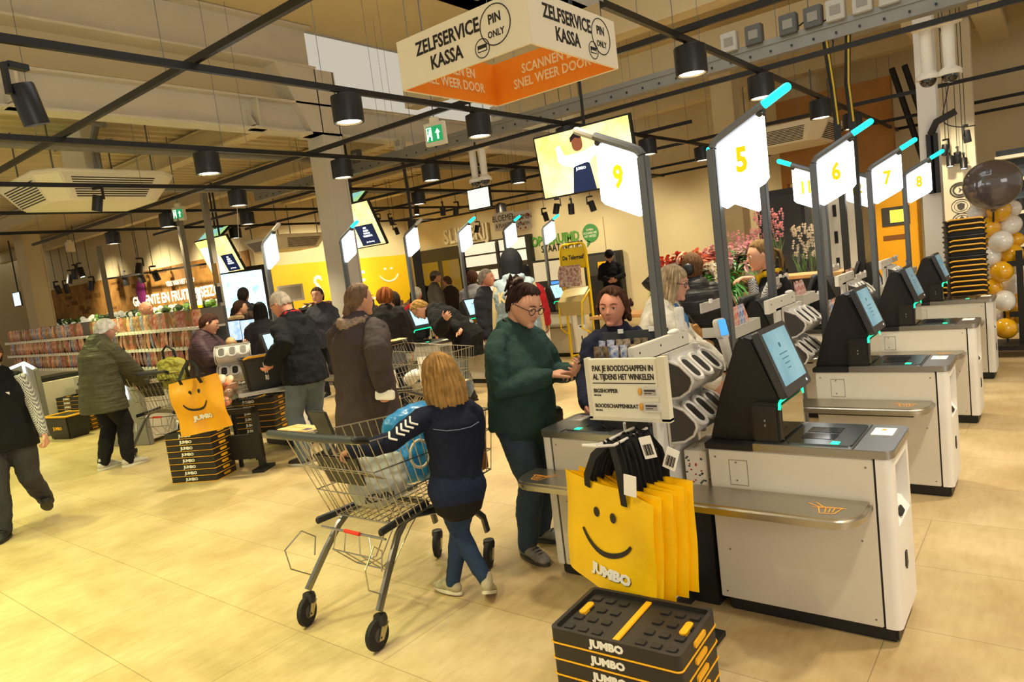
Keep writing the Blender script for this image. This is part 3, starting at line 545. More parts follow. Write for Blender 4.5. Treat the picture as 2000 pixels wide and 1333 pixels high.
def make_kiosk(sx=1,shelf=True,tower=True,sh0=0):
    """local x from spine end to aisle end (mirrored when sx=-1), y depth away from camera"""
    t=thing('self_checkout','x','checkout')
    def B(q,name,m,par=t,**k):
        q.v=[(v[0]*sx,v[1],v[2]) for v in q.v]; return q.build(name,m,par,**k)
    b=B(M().box((0,0,.07),(.655,.38,.755)),'body',CEIL if 0 else CREAM,bevel=.004)
    q=M()
    for x,z in ((.03,.72),(.63,.72),(.03,.1),(.63,.1),(.12,.70),(.12,.62),(.06,.30),(.60,.42)): q.lathe([(.005,-.002),(.004,.001),(0,.001)],8,mx=T(x,-.0005,z)@RX(90))
    q.box((.09,-.0015,.60),(.17,-.0005,.602)).box((.09,-.0015,.71),(.17,-.0005,.712)).box((.09,-.0015,.60),(.0915,-.0005,.712)).box((.1685,-.0015,.60),(.17,-.0005,.712))
    B(q,'screw',mat('screw_grey','8d8676',.4,.5),b)
    B(M().box((.655,.01,.08),(.664,.37,.75)),'seam',K,smooth=False)
    # end panel with rounded vertical edges and a recess
    q=M(); out=[(.664,0)]+[(x,y) for x,y in arc(.69,.03,.03,-90,0,5)]+[(x,y) for x,y in arc(.69,.35,.03,0,90,5)]+[(.664,.38)]
    q.prism(out,(.07,.47)); q.prism(out,(.715,.755)); q.prism([(.664,0)]+arc(.69,.03,.03,-90,0,5)+[(.72,.07),(.664,.07)],(.47,.715)); q.prism([(.664,.38),(.664,.31),(.72,.31)]+arc(.69,.35,.03,0,90,5),(.47,.715))
    e=B(q,'end_panel',PANEL,ang=25)
    B(M().box((.664,.07,.47),(.67,.31,.715)),'recess',mat('recess_grey','a7a39b',.5),e,smooth=False)
    q=M(); q.hexa([(.67,.07,.47),(.722,.07,.47),(.722,.31,.47),(.67,.31,.47),(.67,.07,.52),(.69,.07,.52),(.69,.31,.52),(.67,.31,.52)]); B(q,'ramp',mat('ramp_white','f3f2ee',.35),e,smooth=False)
    B(M().prism(rrect(.075,.028,.008),.006,T(.7085,.17,.496)@RY(58)@RZ(90)),'card_slot',K,e); B(M().prism([(-.035,-.012),(.02,-.022),(.04,.0),(.02,.022),(-.035,.012)],.006,T(.719,.16,.30)@RY(90)),'lock',K,e)
    B(M().box((.02,.03,0),(.70,.35,.08)),'plinth',K,bevel=.01)
    top=[(.2,-.006)]+arc(.69,.034,.04,-90,0,6)+arc(.69,.346,.04,0,90,6)+[(.2,.386)]
    w_=B(M().prism(top,(.757,.79)),'worktop',TOPST,bevel=.003)
    B(M().box((-.012,-.006,.755),(.2,.386,.782)),'base_plate',K,bevel=.003)
    B(M().box((.585,.0,.7885),(.592,.375,.7915)),'groove',K,w_,smooth=False)
    B(M().prism(rrect(.25,.33,.02),(.7895,.796),T(.455,.19,0)),'scale_plate',mat('scale_plate','8b9396',.2,1),w_)
    B(M().box((.37,.10,.7955),(.5,.18,.7975)).box((.37,.2,.7955),(.5,.28,.7975)),'scan_window',DARKG,w_,smooth=False)
    B(M().box((.5,.035,.7955),(.53,.07,.798)),'scan_light',LEDG,w_,smooth=False); B(M().box((.61,.22,.7895),(.69,.33,.7915)),'sticker',PAPER,w_,smooth=False)
    B(M().box((.64,.29,.7912),(.655,.31,.7922)),'sticker_mark',ICON,w_,smooth=False)
    # scanner tower
    if not tower:
        if shelf: kshelf(B,sh0)
        return t
    q=M(); prof=[(-.01,.78),(.31,.78),(.31,.97),(.30,1.0),(.215,1.22),(.17,1.235),(.14,1.21),(.05,.98)]
    n=len(prof); q.add([(x,.06,z) for x,z in prof]+[(x,.335,z) for x,z in prof],[tuple(range(n-1,-1,-1)),tuple(range(n,2*n))]+[(i,(i+1)%n,n+(i+1)%n,n+i) for i in range(n)])
    B(q,'tower',TW,bevel=.008)
    m=B(M().box((.195,.02,.79),(.312,.375,.955)),'scanner_head',mat('head_black','232120',.35),bevel=.01)
    B(M().box((.312,.05,.80),(.318,.345,.945)),'mirror_glass',mat('mirror_glass','b9bab2',.04,1),m,smooth=False)
    B(M().tube([(.314,.03,.93),(.314,.035,.955),(.314,.05,.962),(.314,.345,.962),(.314,.36,.955),(.314,.365,.93)],.006,6),'light_strip',LEDG,m)
    B(M().box((.25,.0185,.86),(.256,.0195,.87)).box((.25,.0185,.88),(.256,.0195,.89)),'logo_mark',mat('mark_grey','8a8a88',.5),m,smooth=False)
    S=T(.29,.195,1.118)@RY(-20)   # local: x normal, y width, z up
    s=B(M().prism(rrect(.36,.30,.018),(-.016,.016),S@frame((0,0,0),(0,1,0),(0,0,1))),'screen',mat('bezel_grey','3a3a3d',.35),bevel=.004)
    B(M().box((.0165,-.148,-.105),(.018,.148,.128),S),'display',SCRD,s,smooth=False)
    q=M(); q.box((.0182,-.02,.05),(.019,.0,.07),S); 
    for k in range(4): q.box((.0182,-.06+.01*k,.02-.022*k),(.019,.045-.012*k,.0235-.022*k),S)
    B(q,'display_text',mat('display_ink','3d6f92',.4),s,smooth=False)
    B(M().lathe([(.006,0),(.006,.002),(0,.002)],8,mx=S@T(.0165,.12,-.128)@RY(90)),'button',mat('button_white','e8e8ee',.4,emit=.6),s)
    B(M().box((-.045,-.1,-.05),(-.016,.1,.06),S),'mount',K,s,smooth=False)
    if shelf: kshelf(B,sh0)
    return t
KX,KY,KD=-1.245,2.83,1.73
kr=make_kiosk(1); kr.location=(KX,KY,0); kr['label']='self-checkout under sign 5, nearest, its cream front and steel shelf towards us'; kr['group']='self-checkouts of the right-hand row'
for i,l in enumerate(['self-checkout under sign 6, second in the right-hand row','self-checkout under sign 7, third in the right-hand row','self-checkout under sign 8, farthest, next to the tall basket stack']):
    dup(kr,(KX,KY+KD*(i+1),0),0,l)
kn=make_kiosk(-1,True,False,.13); kn.location=(-1.435,KY,0); kn['label']='self-checkout under sign 9, behind the bunch of yellow bags'; kn['group']='self-checkouts facing the left side of the island'
kl=make_kiosk(-1,True,True,.2)
kl.location=(-1.435,KY+KD,0); kl['label']='self-checkout under sign 10, behind the girl facing the camera'; kl['group']='self-checkouts facing the left side of the island'; dup(kl,(-1.435,KY+2*KD,0),0,'self-checkout under sign 11, behind the woman in the white coat'); dup(kl,(-1.435,KY+3*KD,0),0,'self-checkout under sign 12, hidden beyond the employee with a yellow scarf')
# middle spine: partitions, low frame
def partition(i,l):
    y=KY+KD*i; t=thing('till_partition',l,'partition',(-1.405,y-.15,0),0,'white partitions between the tills')
    M().box((-.02,.0,.08),(.0,.42,1.19)).build('panel',mat('partition_white','d8d6d0',.5),t,bevel=.003)
    M().box((-.03,-.13,1.17),(.0,.42,1.255)).build('top_board',WHITE,t,bevel=.003)
    q=M()
    for yy in (-.08,.12,.35): q.lathe([(.005,0),(.005,.002),(0,.002)],8,mx=T(.0,yy,1.225)@RY(90))
    q.build('screw',KM,t); M().box((-.03,.0,0),(.01,.42,.08)).build('foot',K,t,smooth=False); return t
for i,l in enumerate(['white till partition nearest, behind the packing sign','white till partition beside sign 6','white till partition beside sign 7','white till partition beside sign 8']): partition(i,l)
# hand scanner racks
RW=mat('rack_grey_white','cfcbc4',.45); CHK=mat('rack_cheek','45403c',.5)
def make_rack():
    t=thing('scanner_rack','x','scanner rack')
    for k,z0 in enumerate((0,.20)):
        prof=[(0,z0)]+[(.0+.125*math.sin(math.radians(a)),z0+.17-.155*math.cos(math.radians(a))*1.0) for a in range(12,80,10)][::1]
        prof=[(0,z0),(.06,z0+.01),(.105,z0+.04),(.122,z0+.075),(.118,z0+.10),(.07,z0+.15),(.0,z0+.178)]
        n=len(prof)
        for nm,ya,yb,m,g in (('cheek',0,.012,CHK,.0),('cheek',.348,.36,CHK,0),('housing',.012,.348,RW,0.0)):
            q=M(); q.add([(x,ya,z) for x,z in prof]+[(x,yb,z) for x,z in prof],[tuple(range(n-1,-1,-1)),tuple(range(n,2*n))]+[(i,(i+1)%n,n+(i+1)%n,n+i) for i in range(n)]); h=q.build(nm,m,t,ang=50)
        each([M().ring([(x+.004,yc,z) for x,z in prof],.006,6) for yc in (0,.36)],'trim_edge',RW,t)
        for s in range(3):
            yc=.07+.11*s; fr=frame((.092,yc,z0+.127),(0,1,0),(-.72,0,.70))
            sl=M(); sl.ring([fr@V((*p,0)) for p in rrect(.078,.125,.036,5)],.011,6,closed=True); so=sl.build('slot',RW,t)
            M().prism(rrect(.066,.113,.03,5),(-.002,.004),fr).build('slot_opening',mat('slot_dark','1f1b18',.5),so)
    M().box((-.012,0,-.02),(0,.36,.40)).build('back_plate',mat('rack_plate','d5d0c3',.5),t,smooth=False)
    each([M().box((0,.02,-.03),(.02,.04,.4)),M().box((.0,.32,-.03),(.02,.34,.4))],'rail',RW,t,smooth=False)
    return t
rk=make_rack(); rk.location=(-1.388,2.775,.785); rk['label']='hand scanner rack nearest, between the packing sign and the screen under sign 5'; rk['group']='hand scanner racks'
for i,l in enumerate(['hand scanner rack left of the screen under sign 6','hand scanner rack left of the screen under sign 7','hand scanner rack left of the screen under sign 8']): dup(rk,(-1.388,2.775+KD*(i+1),.785),0,l)
def handset(loc,rx,rz,label,par=None):
    t=thing('hand_scanner',label,'hand scanner',loc,rz,'hand scanners'); mx=RX(rx)
    M().prism(rrect(.062,.1,.02),(-.016,.016),mx@frame((0,0,.12),(1,0,0),(0,0,1))).limb([mx@V((0,0,-.06)),mx@V((0,0,.0)),mx@V((0,0,.07))],[(.022,.016),(.025,.018),(.03,.018)],12,(1,0,0)).build('body',RW,t,bevel=.004)
    M().prism(rrect(.048,.075,.006),(.0165,.0185),mx@frame((0,0,.125),(1,0,0),(0,0,1))).build('display',mat('handset_blue','3f8fd8',.3,emit=.9),t,smooth=False); return t
p=at(1417,672,3.08); handset((p.x,3.09,1.13),-12,math.radians(70),'pale hand scanner with blue display docked in the nearest rack'); 
# number signs
POLE=mat('sign_pole_grey','6d7175',.4,.35); LITP=mat('number_panel_lit','fbfdff',.4,emit=2.6); CYAN=mat('beacon_cyan','15e6d8',.35,emit=1.5); PALE=mat('beacon_off','c9c6bd',.4); NUMY=mat('number_yellow','f2e200',.5,emit=.35)
def number_sign(x,y,num,label,sx=1,top=2.11,beacon=CYAN,arm=None):
    t=thing('number_sign',label,'sign',(x,y,0),0,'lit till number signs'); s=sx; dz=top-2.11
    M().box((-.024*s,-.03,0),(.02*s,.03,2.08+dz)).build('pole',POLE,t,bevel=.006)
    a=math.radians(26); L1=.345
    q=M(); pts=[(0,2.05),(0.003,2.085),(.02,2.11),(.05,2.127),(.05+.22*math.cos(a),2.127+.22*math.sin(a))]
    q.ring([(px*s,0,pz+dz) for px,pz in pts],[(.022,.03)]*5,8,side=(s*.3,0,1)); q.build('arm',POLE,t)
    e0=V((.05+.20*math.cos(a),0,2.127+.20*math.sin(a)+dz)); e1=V((.05+.335*math.cos(a),0,2.127+.335*math.sin(a)+dz)); e0.x*=s;e1.x*=s
    M().limb([e0,e1],[(.02,.028),(.02,.026)],10,(0,0,1)).build('beacon',beacon,t)
    P=[(.024,2.09),(.245,2.197),(.245,1.905),(.225,1.882),(.045,1.797),(.024,1.81)]
    P=[(px*s,pz+dz) for px,pz in P]; P=P if s>0 else P[::-1]
    fr=frame((0,-.013,0),(1,0,0),(0,0,1)); M().prism(P[::-1],(-.026,0),fr).build('lit_panel',LITP,t,smooth=False)
    M().ball(((.232)*s,-.0,2.19+dz),(.022,.022,.022),12,8).build('dome_camera',mat('dome_black','16161a',.1,coat=1),t)
    if num: text(num,.15,NUMY,frame((.135*s,-.0145,2.0+dz),(1,0,0),(0,0,1)),t,.74,.006,name='number')
    return t
for i in range(4):
    number_sign(-1.262,3.245+KD*i,str(5+i),'lit white sign with yellow number %d on a grey pole'%(5+i))
    number_sign(-1.56-(.05 if i==2 else 0),3.12+KD*i,str(9+i),['lit white sign with yellow number 9 and pale unlit tip, mirrored towards the left','lit white sign half hidden behind sign 5, turquoise tip to the left','lit white sign with yellow number 11, turquoise tip to the left','lit white sign mostly hidden between sign 6 and the black posts'][i],-1,2.13,PALE if i==0 else CYAN)
# ---- left row of tills
LX,LY,LD=-7.2,4.25,1.12
lk=[]
LL=['self-checkout in the left row with the black basket, beside the man in navy','self-checkout in the left row hidden behind the woman in the long brown coat','self-checkout in the left row with bright screen beside the bending woman','self-checkout in the left row behind the bending woman','self-checkout in the left row behind the varsity jacket','self-checkout at the end of the left row, beside the yellow news stand']
for i in range(6):
    o=dup(kr,(LX,LY+LD*i,0),0,LL[i],'self-checkouts of the left-hand row'); lk.append(o)
    for ch in o.children:
        if ch.name.startswith('screen'): 
            for d in ch.children:
                if d.name.startswith('display') and not d.name.startswith('display_text'): d.data=d.data.copy(); d.data.materials[0]=mat('till_display_bright','9fd6f5',.25,emit=1.0)
    number_sign(LX+.0,LY+.41+LD*i,None,['blank lit sign with grey tip in front of the yellow wall, leftmost','blank lit sign with turquoise tip in front of the big white column','blank lit sign with grey tip between the yellow wall and the shop front','blank lit sign with turquoise tip over the hooded man, left one','blank lit sign with turquoise tip below the flower signs','blank lit sign with turquoise tip left of the GERUIMD lettering'][i],1,2.28,PALE if i in (0,2) else CYAN)
for i,l in ((0,'hand scanner rack at the near left till, above the shopping of flat bread'),(2,'hand scanner rack in the left row beside the bright screen'),(3,'hand scanner rack in the left row behind the bending woman')):
    dup(rk,(LX+(.06 if i==0 else -.12),LY-.42+LD*i,.80),math.radians(-35),l)
# card terminal at the bright screen
# ================= PEOPLE =================
def remesh(q,name,m,parent,vox,smooth=4,fac=.5,fold=0,fsize=.11,label=None):
    me=bpy.data.meshes.new('tmp'); me.from_pydata(q.v,[],q.f); o=bpy.data.objects.new('tmp',me); C.objects.link(o)
    r=o.modifiers.new('r','REMESH'); r.mode='VOXEL'; r.voxel_size=vox; r.use_smooth_shade=True
    s=o.modifiers.new('s','SMOOTH'); s.factor=fac; s.iterations=smooth
    if fold:
        tx=bpy.data.textures.get('folds%d'%int(fsize*1000))
        if not tx: tx=bpy.data.textures.new('folds%d'%int(fsize*1000),'CLOUDS'); tx.noise_scale=fsize; tx.noise_depth=2
        dm=o.modifiers.new('d','DISPLACE'); dm.texture=tx; dm.strength=fold; dm.mid_level=.5; dm.texture_coords='LOCAL'
        s2=o.modifiers.new('s2','SMOOTH'); s2.factor=.5; s2.iterations=1
    bpy.context.view_layer.update()
    n=bpy.data.meshes.new_from_object(o.evaluated_get(bpy.context.evaluated_depsgraph_get())); bpy.data.objects.remove(o); bpy.data.meshes.remove(me)
    n.name=name; n.materials.clear(); n.materials.append(m); n.polygons.foreach_set('use_smooth',[True]*len(n.polygons))
    x=bpy.data.objects.new(name,n); C.objects.link(x); x.parent=parent
    if label: x['label']=label
    return x
def ik(a,c,l1,l2,pole):
    a=V(a);c=V(c); d=c-a; L_=d.length; mx=(l1+l2)*.998
    if L_>mx: c=a+d*(mx/L_); d=c-a; L_=mx
    L_=max(L_,abs(l1-l2)+1e-4); x=(l1*l1-l2*l2+L_*L_)/(2*L_); hh=math.sqrt(max(l1*l1-x*x,0)); n=d.normalized(); p=V(pole); p=(p-n*p.dot(n))
    if p.length<1e-5: p=n.orthogonal()
    return a+n*x+p.normalized()*hh,c
def hand(q,wr,fw,nrm,side,h,curl=(25,35,25),spread=1,thumb=25,curls=None):
    """fw finger direction, nrm palm normal (curl towards), side = direction of thumb"""
    fw=V(fw).normalized(); nrm=V(nrm); nrm=(nrm-fw*nrm.dot(fw)).normalized(); sd=nrm.cross(fw).normalized()
    if sd.dot(V(side))<0: sd=-sd
    wr=V(wr); P=.053*h
    q.limb([wr-fw*.012*h,wr+fw*.016*h,wr+fw*.045*h],[(.0155*h,.0115*h),(.021*h,.0115*h),(.0245*h,.0095*h)],12,sd)
    for k,(off,ln) in enumerate(((.0185,.046),(.0065,.051),(-.006,.047),(-.0175,.038))):
        b=wr+fw*(P-.004*h*abs(k-1.2))+sd*off*h; c=curls[k] if curls else curl; a=0; d=fw+sd*(off*3*spread); d.normalize(); pts=[b-d*.012*h,b]; p=b
        for s,(f,cr) in enumerate(zip((.42,.33,.25),c)):
            a+=cr; t=math.radians(a); dd=d*math.cos(t)+nrm*math.sin(t); p=p+dd*ln*h*f; pts.append(p)
        q.limb(pts,[.0058*h,.0058*h,.0053*h,.0049*h,.0043*h],8)
    b=wr+fw*.014*h+sd*.016*h; t=math.radians(thumb); d=(fw*.62+sd*.7+nrm*.35*math.sin(t)).normalized(); d2=(fw*.85+sd*.3+nrm*.5*math.sin(t*1.3)).normalized()
    q.limb([b,b+d*.022*h,b+d*.022*h+d2*.018*h,b+d*.022*h+d2*.034*h],[.0088*h,.0073*h,.0062*h,.005*h],8)
def head_shape(q,Hm,H,ears=True,nose=1,fem=1,child=0):
    def g(p,c,r): return math.exp(-(p-V(c)).length_squared/(r*r))
    def fn(d,p):
        p=V((d.x*.345,d.y*.435,d.z*.5))
        t=max(0,-d.z)
        if d.y<0: p.y*=1-.38*t
        p.x*=1-(.30 if not child else .24)*t**1.7; p.y+=.17*t**2.2
        if d.z>.0: p.x*=1-.04*d.z
        for s in (-1,1):
            if d.y>0:
                p.y-=.045*g(p,(s*.15,.40,.03),.085); p.y+=.016*g(p,(s*.19,.35,-.12),.10)
        p.y+=.014*g(p,(0,.42,.13),.14)
        return p*H
    q.ball((0,0,0),1,40,30,Hm.to_3x3().to_4x4(),fn); n=len(q.v); k=41*0
    # ball() adds centre only: shift to head centre
    cnt=40*31; off=Hm.translation
    for i in range(n-cnt,n): q.v[i]=tuple(V(q.v[i])+off)
    h=lambda x,y,z: Hm@V((x*H,y*H,z*H))
    sx=Hm.to_3x3()@V((1,0,0))
    q.limb([h(0,.395,.07),h(0,.44,-.02),h(0,.475*1,-.10)],[.028*H,.034*H*nose,.044*H*nose],10); 
    for s in (-1,1): q.limb([h(s*.02,.43,-.12),h(s*.042,.42,-.125)],[.03*H,.03*H],8)
    q.limb([h(-.10,.375,-.245),h(0,.41,-.235),h(.10,.375,-.245)],[.012*H,.021*H,.012*H],8); q.limb([h(-.08,.375,-.275),h(0,.402,-.282),h(.08,.375,-.275)],[.012*H,.022*H,.012*H],8)
    q.limb([h(-.03,.35,-.41),h(.03,.35,-.41)],[.075*H,.075*H],10)
    if ears:
        for s in (-1,1): q.limb([h(s*.335,-.03,.06),h(s*.355,-.05,.0),h(s*.33,-.01,-.11)],[(.03*H,.06*H),(.032*H,.07*H),(.025*H,.035*H)],10,(sx))
def hair_shell(Hm,H,end,rx=.385,ry=.475,top=.555,tap=.12,back=-.02,groove=.012,ng=26,nu=72,nv=20,th=.05,swell=0,seed=1,fl=False,st_=True):
    q=M(); rn=random.Random(seed); ph=[rn.random()*6 for _ in range(4)]
    def pt(u,v,s):
        az=(u-.5)*2*PI  # 0 = front
        ze=end(abs(math.degrees(az)),math.degrees(az))+(.012*math.sin(az*11+ph[3])+.010*math.sin(az*23+ph[1])+.009*math.sin(az*47) if fl else 0); 
        a1=math.acos(max(-1,min(1,ze/top))) if ze>0 else PI/2
        tot=a1+(-ze if ze<0 else 0)/top; a=v*tot
        if a<=PI/2 and (ze>0 or a<=PI/2): z=top*math.cos(a); r=math.sin(a)
        else: z=-(a-PI/2)*top; r=1+swell*math.sin(min(1,-z/max(.05,-ze))*PI)-tap*(-z)
        gr=(math.sin(az*ng+ph[0]+z*2)+.6*math.sin(az*int(ng*2.3)+ph[1]+z*3)+.5*math.sin(az*7+ph[2]+z*4)+(.5*math.sin(az*61+z*5) if nu>100 else 0))*groove*min(1,a*1.2)*(1 if s==0 else 0)
        if fl: f=min(1,(1-v)*6) if math.degrees(abs(az))<105 or st_ else 1; rx_,ry_,=.352+(rx-.352)*f,.44+(ry-.44)*f
        else: rx_,ry_=rx,ry
        k=(1-s*th/.4*(f if fl else 1)); x=(rx_*r+gr*1.2)*k*math.sin(az); y=(ry_*r+gr*1.2)*k*math.cos(az)+back*(1 if not fl else f); z=z-s*th*.8 if a<PI/2 else z
        return Hm@V((x*H,y*H,z*H))
    q.grid(lambda u,v:pt(u,v,0),nu,nv,True); n0=0; n1=len(q.v)
    q.grid(lambda u,v:pt(u,v,1),nu,nv,True)
    a=nv*nu; fs=[(a+i,a+(i+1)%nu,n1+a+(i+1)%nu,n1+a+i) for i in range(nu)]
    q.add([],[]); q.f+=fs; q.mi+=[0]*len(fs); return q
def hairline(front=.27,side=-.08,backz=-.3,f0=48,f1=75,dip=0):
    def e(a,sa):
        if a<f0: return front-.05*(a/f0)**2+dip*math.sin(math.radians(sa*2))
        if a<f1: t=(a-f0)/(f1-f0); t=t*t*(3-2*t); return (front-.05)*(1-t)+side*t
        t=min(1,(a-f1)/45); return side*(1-t)+backz*t
    return e
def cloth(name,col,kind='plain'):
    b={'plain':(.35,16,None),'knit':(.25,60,None),'denim':(.25,45,(1,1,.35)),'puffer':(.9,9,(.35,.35,3.2)),'coat':(.45,10,(1,1,.5))}[kind]
    return mat(name,col,.85 if kind!='puffer' else .55,0,var=.18,vscale=6,bump=b[0],bscale=b[1],bstretch=b[2],spec=.25)
SKINS={'fair':'d9a184','pink':'d8957c','tan':'c08a68','old':'d49a83'}
def person(label,loc,yaw,h=1.7,g=None,pel=(0,0,0),lean=0,side=0,twist=0,hyaw=0,hpitch=0,hroll=0,
    rh=(.16,.03,.44),lh=(-.16,.03,.44),rel=(.5,-1,-.2),lel=(-.5,-1,-.2),rf=(.06,0),lf=(-.06,0),rdir=8,ldir=-8,rlift=0,llift=0,rk=(0,1,0),lk_=(0,1,0),rtoe=0,ltoe=0,
    skin='fair',top=('sweater',None),topc='333333',topk='plain',hem=.50,thick=.012,flare=1.0,fat=1.0,sleeve=True,slc=None,hood=None,collar=True,
    legc='2e3a4c',legk='denim',legr=1.0,shoec='222222',solec='d8d4ca',hair=('short','5a4030'),glasses=None,rhand={},lhand={},rhw=None,lhw=None,vox=.008,headk=1.0,eyes='4a3524',nose=1,legs=True,child=0,shw=.1,cap=None,beard=None,cuff=None,furhood=None):
    inv=lambda w_: tuple(RZ(-yaw)@(V(w_)-V(loc))/h)
    if rhw is not None: rh=inv(rhw)
    if lhw is not None: lh=inv(lhw)
    t=thing('person',label,'person',loc,math.radians(yaw),g); H=.141*h*headk
    sk=mat('skin_'+skin,SKINS[skin],.55,var=.06,vscale=18,spec=.35)
    P=V((pel[0]*h,pel[1]*h,(.525+pel[2])*h)); Rt=(RZ(-twist)@RY(side)@RX(-lean)).to_3x3(); A=lambda x,y,z: P+Rt@V((x*h,y*h,z*h))
    hipR,hipL=P+V((.052*h,0,-.01*h)),P+V((-.052*h,0,-.01*h))
    J={}
    for s,f,pole,lift in (('r',rf,rk,rlift),('l',lf,lk_,llift)):
        an=V((f[0]*h,f[1]*h,(.045+lift)*h)); J['k'+s],J['a'+s]=ik(hipR if s=='r' else hipL,an,.245*h,.24*h,pole)
    for s,hp,pole,sg in (('r',rh,rel,1),('l',lh,lel,-1)):
        sh=A(sg*shw,-.005,.266); J['s'+s]=sh; J['e'+s],J['w'+s]=ik(sh,V((hp[0]*h,hp[1]*h,hp[2]*h)),.172*h,.152*h,pole)
    N0=A(0,-.005,.29); hb=RZ(-hyaw)@RX(-hpitch)@RY(hroll); R3=hb.to_3x3(); N1=A(0,.008,.335)+R3@V((0,.0,.01*h)); Hc=N1+R3@V((0,.16*H,.36*H)); Hm=T(*Hc)@hb
    side_v=Rt@V((1,0,0))
    # ---------- body (one continuous skin)
    q=M()
    q.limb([A(0,0,-.04),A(0,0,.06),A(0,0,.16),A(0,-.005,.26)],[(.07*h,.05*h),(.06*h,.045*h),(.07*h,.05*h),(.05*h,.035*h)],16,side_v)
    q.limb([N0-Rt@V((0,0,.03*h)),N0,N1,Hc-R3@V((0,.1*H,.1*H))],[.036*h,.033*h,.031*h*(1 if not child else .95),.036*h],14,side_v)
    for s,sg in (('r',1),('l',-1)):
        q.limb([A(sg*.03,0,.262),J['s'+s],J['e'+s],J['w'+s]],[.022*h,.022*h,.019*h,.0145*h],10)
        if legs: q.limb([hipR if sg>0 else hipL,J['k'+s],J['a'+s]],[.042*h,.03*h,.02*h],10)
        hd=rhand if sg>0 else lhand; fd=(J['w'+s]-J['e'+s]).normalized(); fw=V(hd['fw']) if 'fw' in hd else fd+V((0,0,-.15)); nr=V(hd['n']) if 'n' in hd else V((-sg,0,0)); sdv=V(hd['th']) if 'th' in hd else V((0,1,.3))
        hand(q,J['w'+s]+fd*.012*h,fw,nr,sdv,h*(1.0 if not child else .92),hd.get('curl',(22,30,22)),hd.get('spread',1),hd.get('thumb',25),hd.get('curls'))
    head_shape(q,Hm,H,True,nose,child=child)
    body=remesh(q,'body',sk,t,vox if vox<.0065 else .0065,3)
    hp=lambda x,y,z: Hm@V((x*H,y*H,z*H))
    # ---------- face
    hc=hair[1]
    ew=mat('eye_white','e9e4dc',.25); ei=mat('iris_'+eyes,eyes,.2)
    for s in (-1,1):
        e=M(); c=hp(s*.148,.348,.03); e.ball(c,.052*H,14,10); e.cur=1; fd=R3@V((0,1,-.05 if hpitch<5 else -.35)).normalized(); e.ball(c+fd*.030*H,(.032*H,)*3,10,8); e.build('eye',[ew,ei],t)
        b=M(); b.limb([hp(s*.07,.425,.125),hp(s*.15,.415,.15),hp(s*.235,.36,.125)],[.010*H,.014*H,.008*H],6); b.build('eyebrow',mat('brow_'+hc,hc,.8,spec=.1),t)
        b=M(); b.limb([hp(s*.085,.388,.046),hp(s*.15,.402,.068),hp(s*.215,.360,.044)],[.014*H,.024*H,.014*H],8); b.build('eyelid',sk,t)
    q=M(); q.limb([hp(-.09,.388,-.25),hp(0,.424,-.243),hp(.09,.388,-.25)],[.006*H,.014*H,.006*H],8); q.limb([hp(-.075,.386,-.270),hp(0,.416,-.276),hp(.075,.386,-.270)],[.006*H,.015*H,.006*H],8); q.build('lips',mat('lips','bd7468',.5),t)
    if beard: q=M(); q.ball(hp(0,.26,-.36),(.2*H,.15*H,.17*H),14,9,Hm.to_3x3().to_4x4()); remesh(q,'beard',mat('hair_'+beard,beard,.9,bump=.6,bscale=90),t,.006,2)
    # ---------- hair
    hm=mat('hair_'+hc,hc,.7,var=.35,vscale=25,bump=.6,bscale=70,bstretch=(1,1,.1),spec=.2); st=hair[0]
    if st=='bald': q=hair_shell(Hm,H,lambda a,sa:.40 if a<60 else (.12 if a<75 else .12),top=.51,rx=.352,ry=.445,groove=.002,th=.03) if 0 else None
    if st=='fringe': 
        q=M(); 
        for k in range(26):
            a=math.radians(75+k*210/25); q.ball(hp(.35*math.sin(a),.42*math.cos(a)-.02,-.02-.1*abs(math.cos(a))),(.06*H,.06*H,.13*H),8,6)
        remesh(q,'hair',hm,t,.007,2)
    elif st!='bald':
        o={'short':dict(end=hairline(.36,-.02,-.33,60,92),groove=.02,ng=12),'crop':dict(end=hairline(.33,.06,-.15),rx=.362,ry=.455,top=.525,groove=.004),'full':dict(end=hairline(.45,-.10,-.46,58,96,.05),rx=.415,ry=.51,top=.60,groove=.026,ng=15),
           'bob':dict(end=hairline(.24,-.62,-.66,50,78),swell=.10,tap=-.18,groove=.018),'long':dict(end=hairline(.26,-.75,-.95,42,72),swell=.06,tap=.05,groove=.018),'up':dict(end=hairline(.42,.0,-.36,62,98),groove=.016,rx=.38,ry=.475,top=.56),
           'curly':dict(end=hairline(.30,-.25,-.42),rx=.46,ry=.54,top=.63,groove=.035,ng=9)}[st if st in ('short','crop','full','bob','long','curly') else 'up']
        hair_shell(Hm,H,seed=int(h*100),nu=(160 if vox<.0066 else 72),nv=(30 if vox<.0066 else 20),fl=True,st_=(st not in ('bob','long')),**o).build('hair',hm,t,ang=80)
        if st=='bun': 
            q=M(); rn=random.Random(3)
            for k in range(16): q.limb([hp(rn.uniform(-.12,.12),-.38+rn.uniform(-.08,.08),.38+rn.uniform(-.08,.08)),hp(rn.uniform(-.2,.2),-.5+rn.uniform(-.12,.12),.42+rn.uniform(-.16,.16)),hp(rn.uniform(-.22,.22),-.56+rn.uniform(-.1,.1),.22+rn.uniform(-.25,.12))],[.07*H,.07*H,.03*H],7)
            q.build('bun',hm,t,ang=80); M().ring([hp(.17*math.cos(k*PI/8),-.42+.05*math.sin(k*PI/8),.40+.17*math.sin(k*PI/8)) for k in range(16)],.035*H,8,closed=True).build('hair_tie',mat('hair_tie','4a3b36',.6,var=.6,vscale=60,col2='b09a8c'),t)
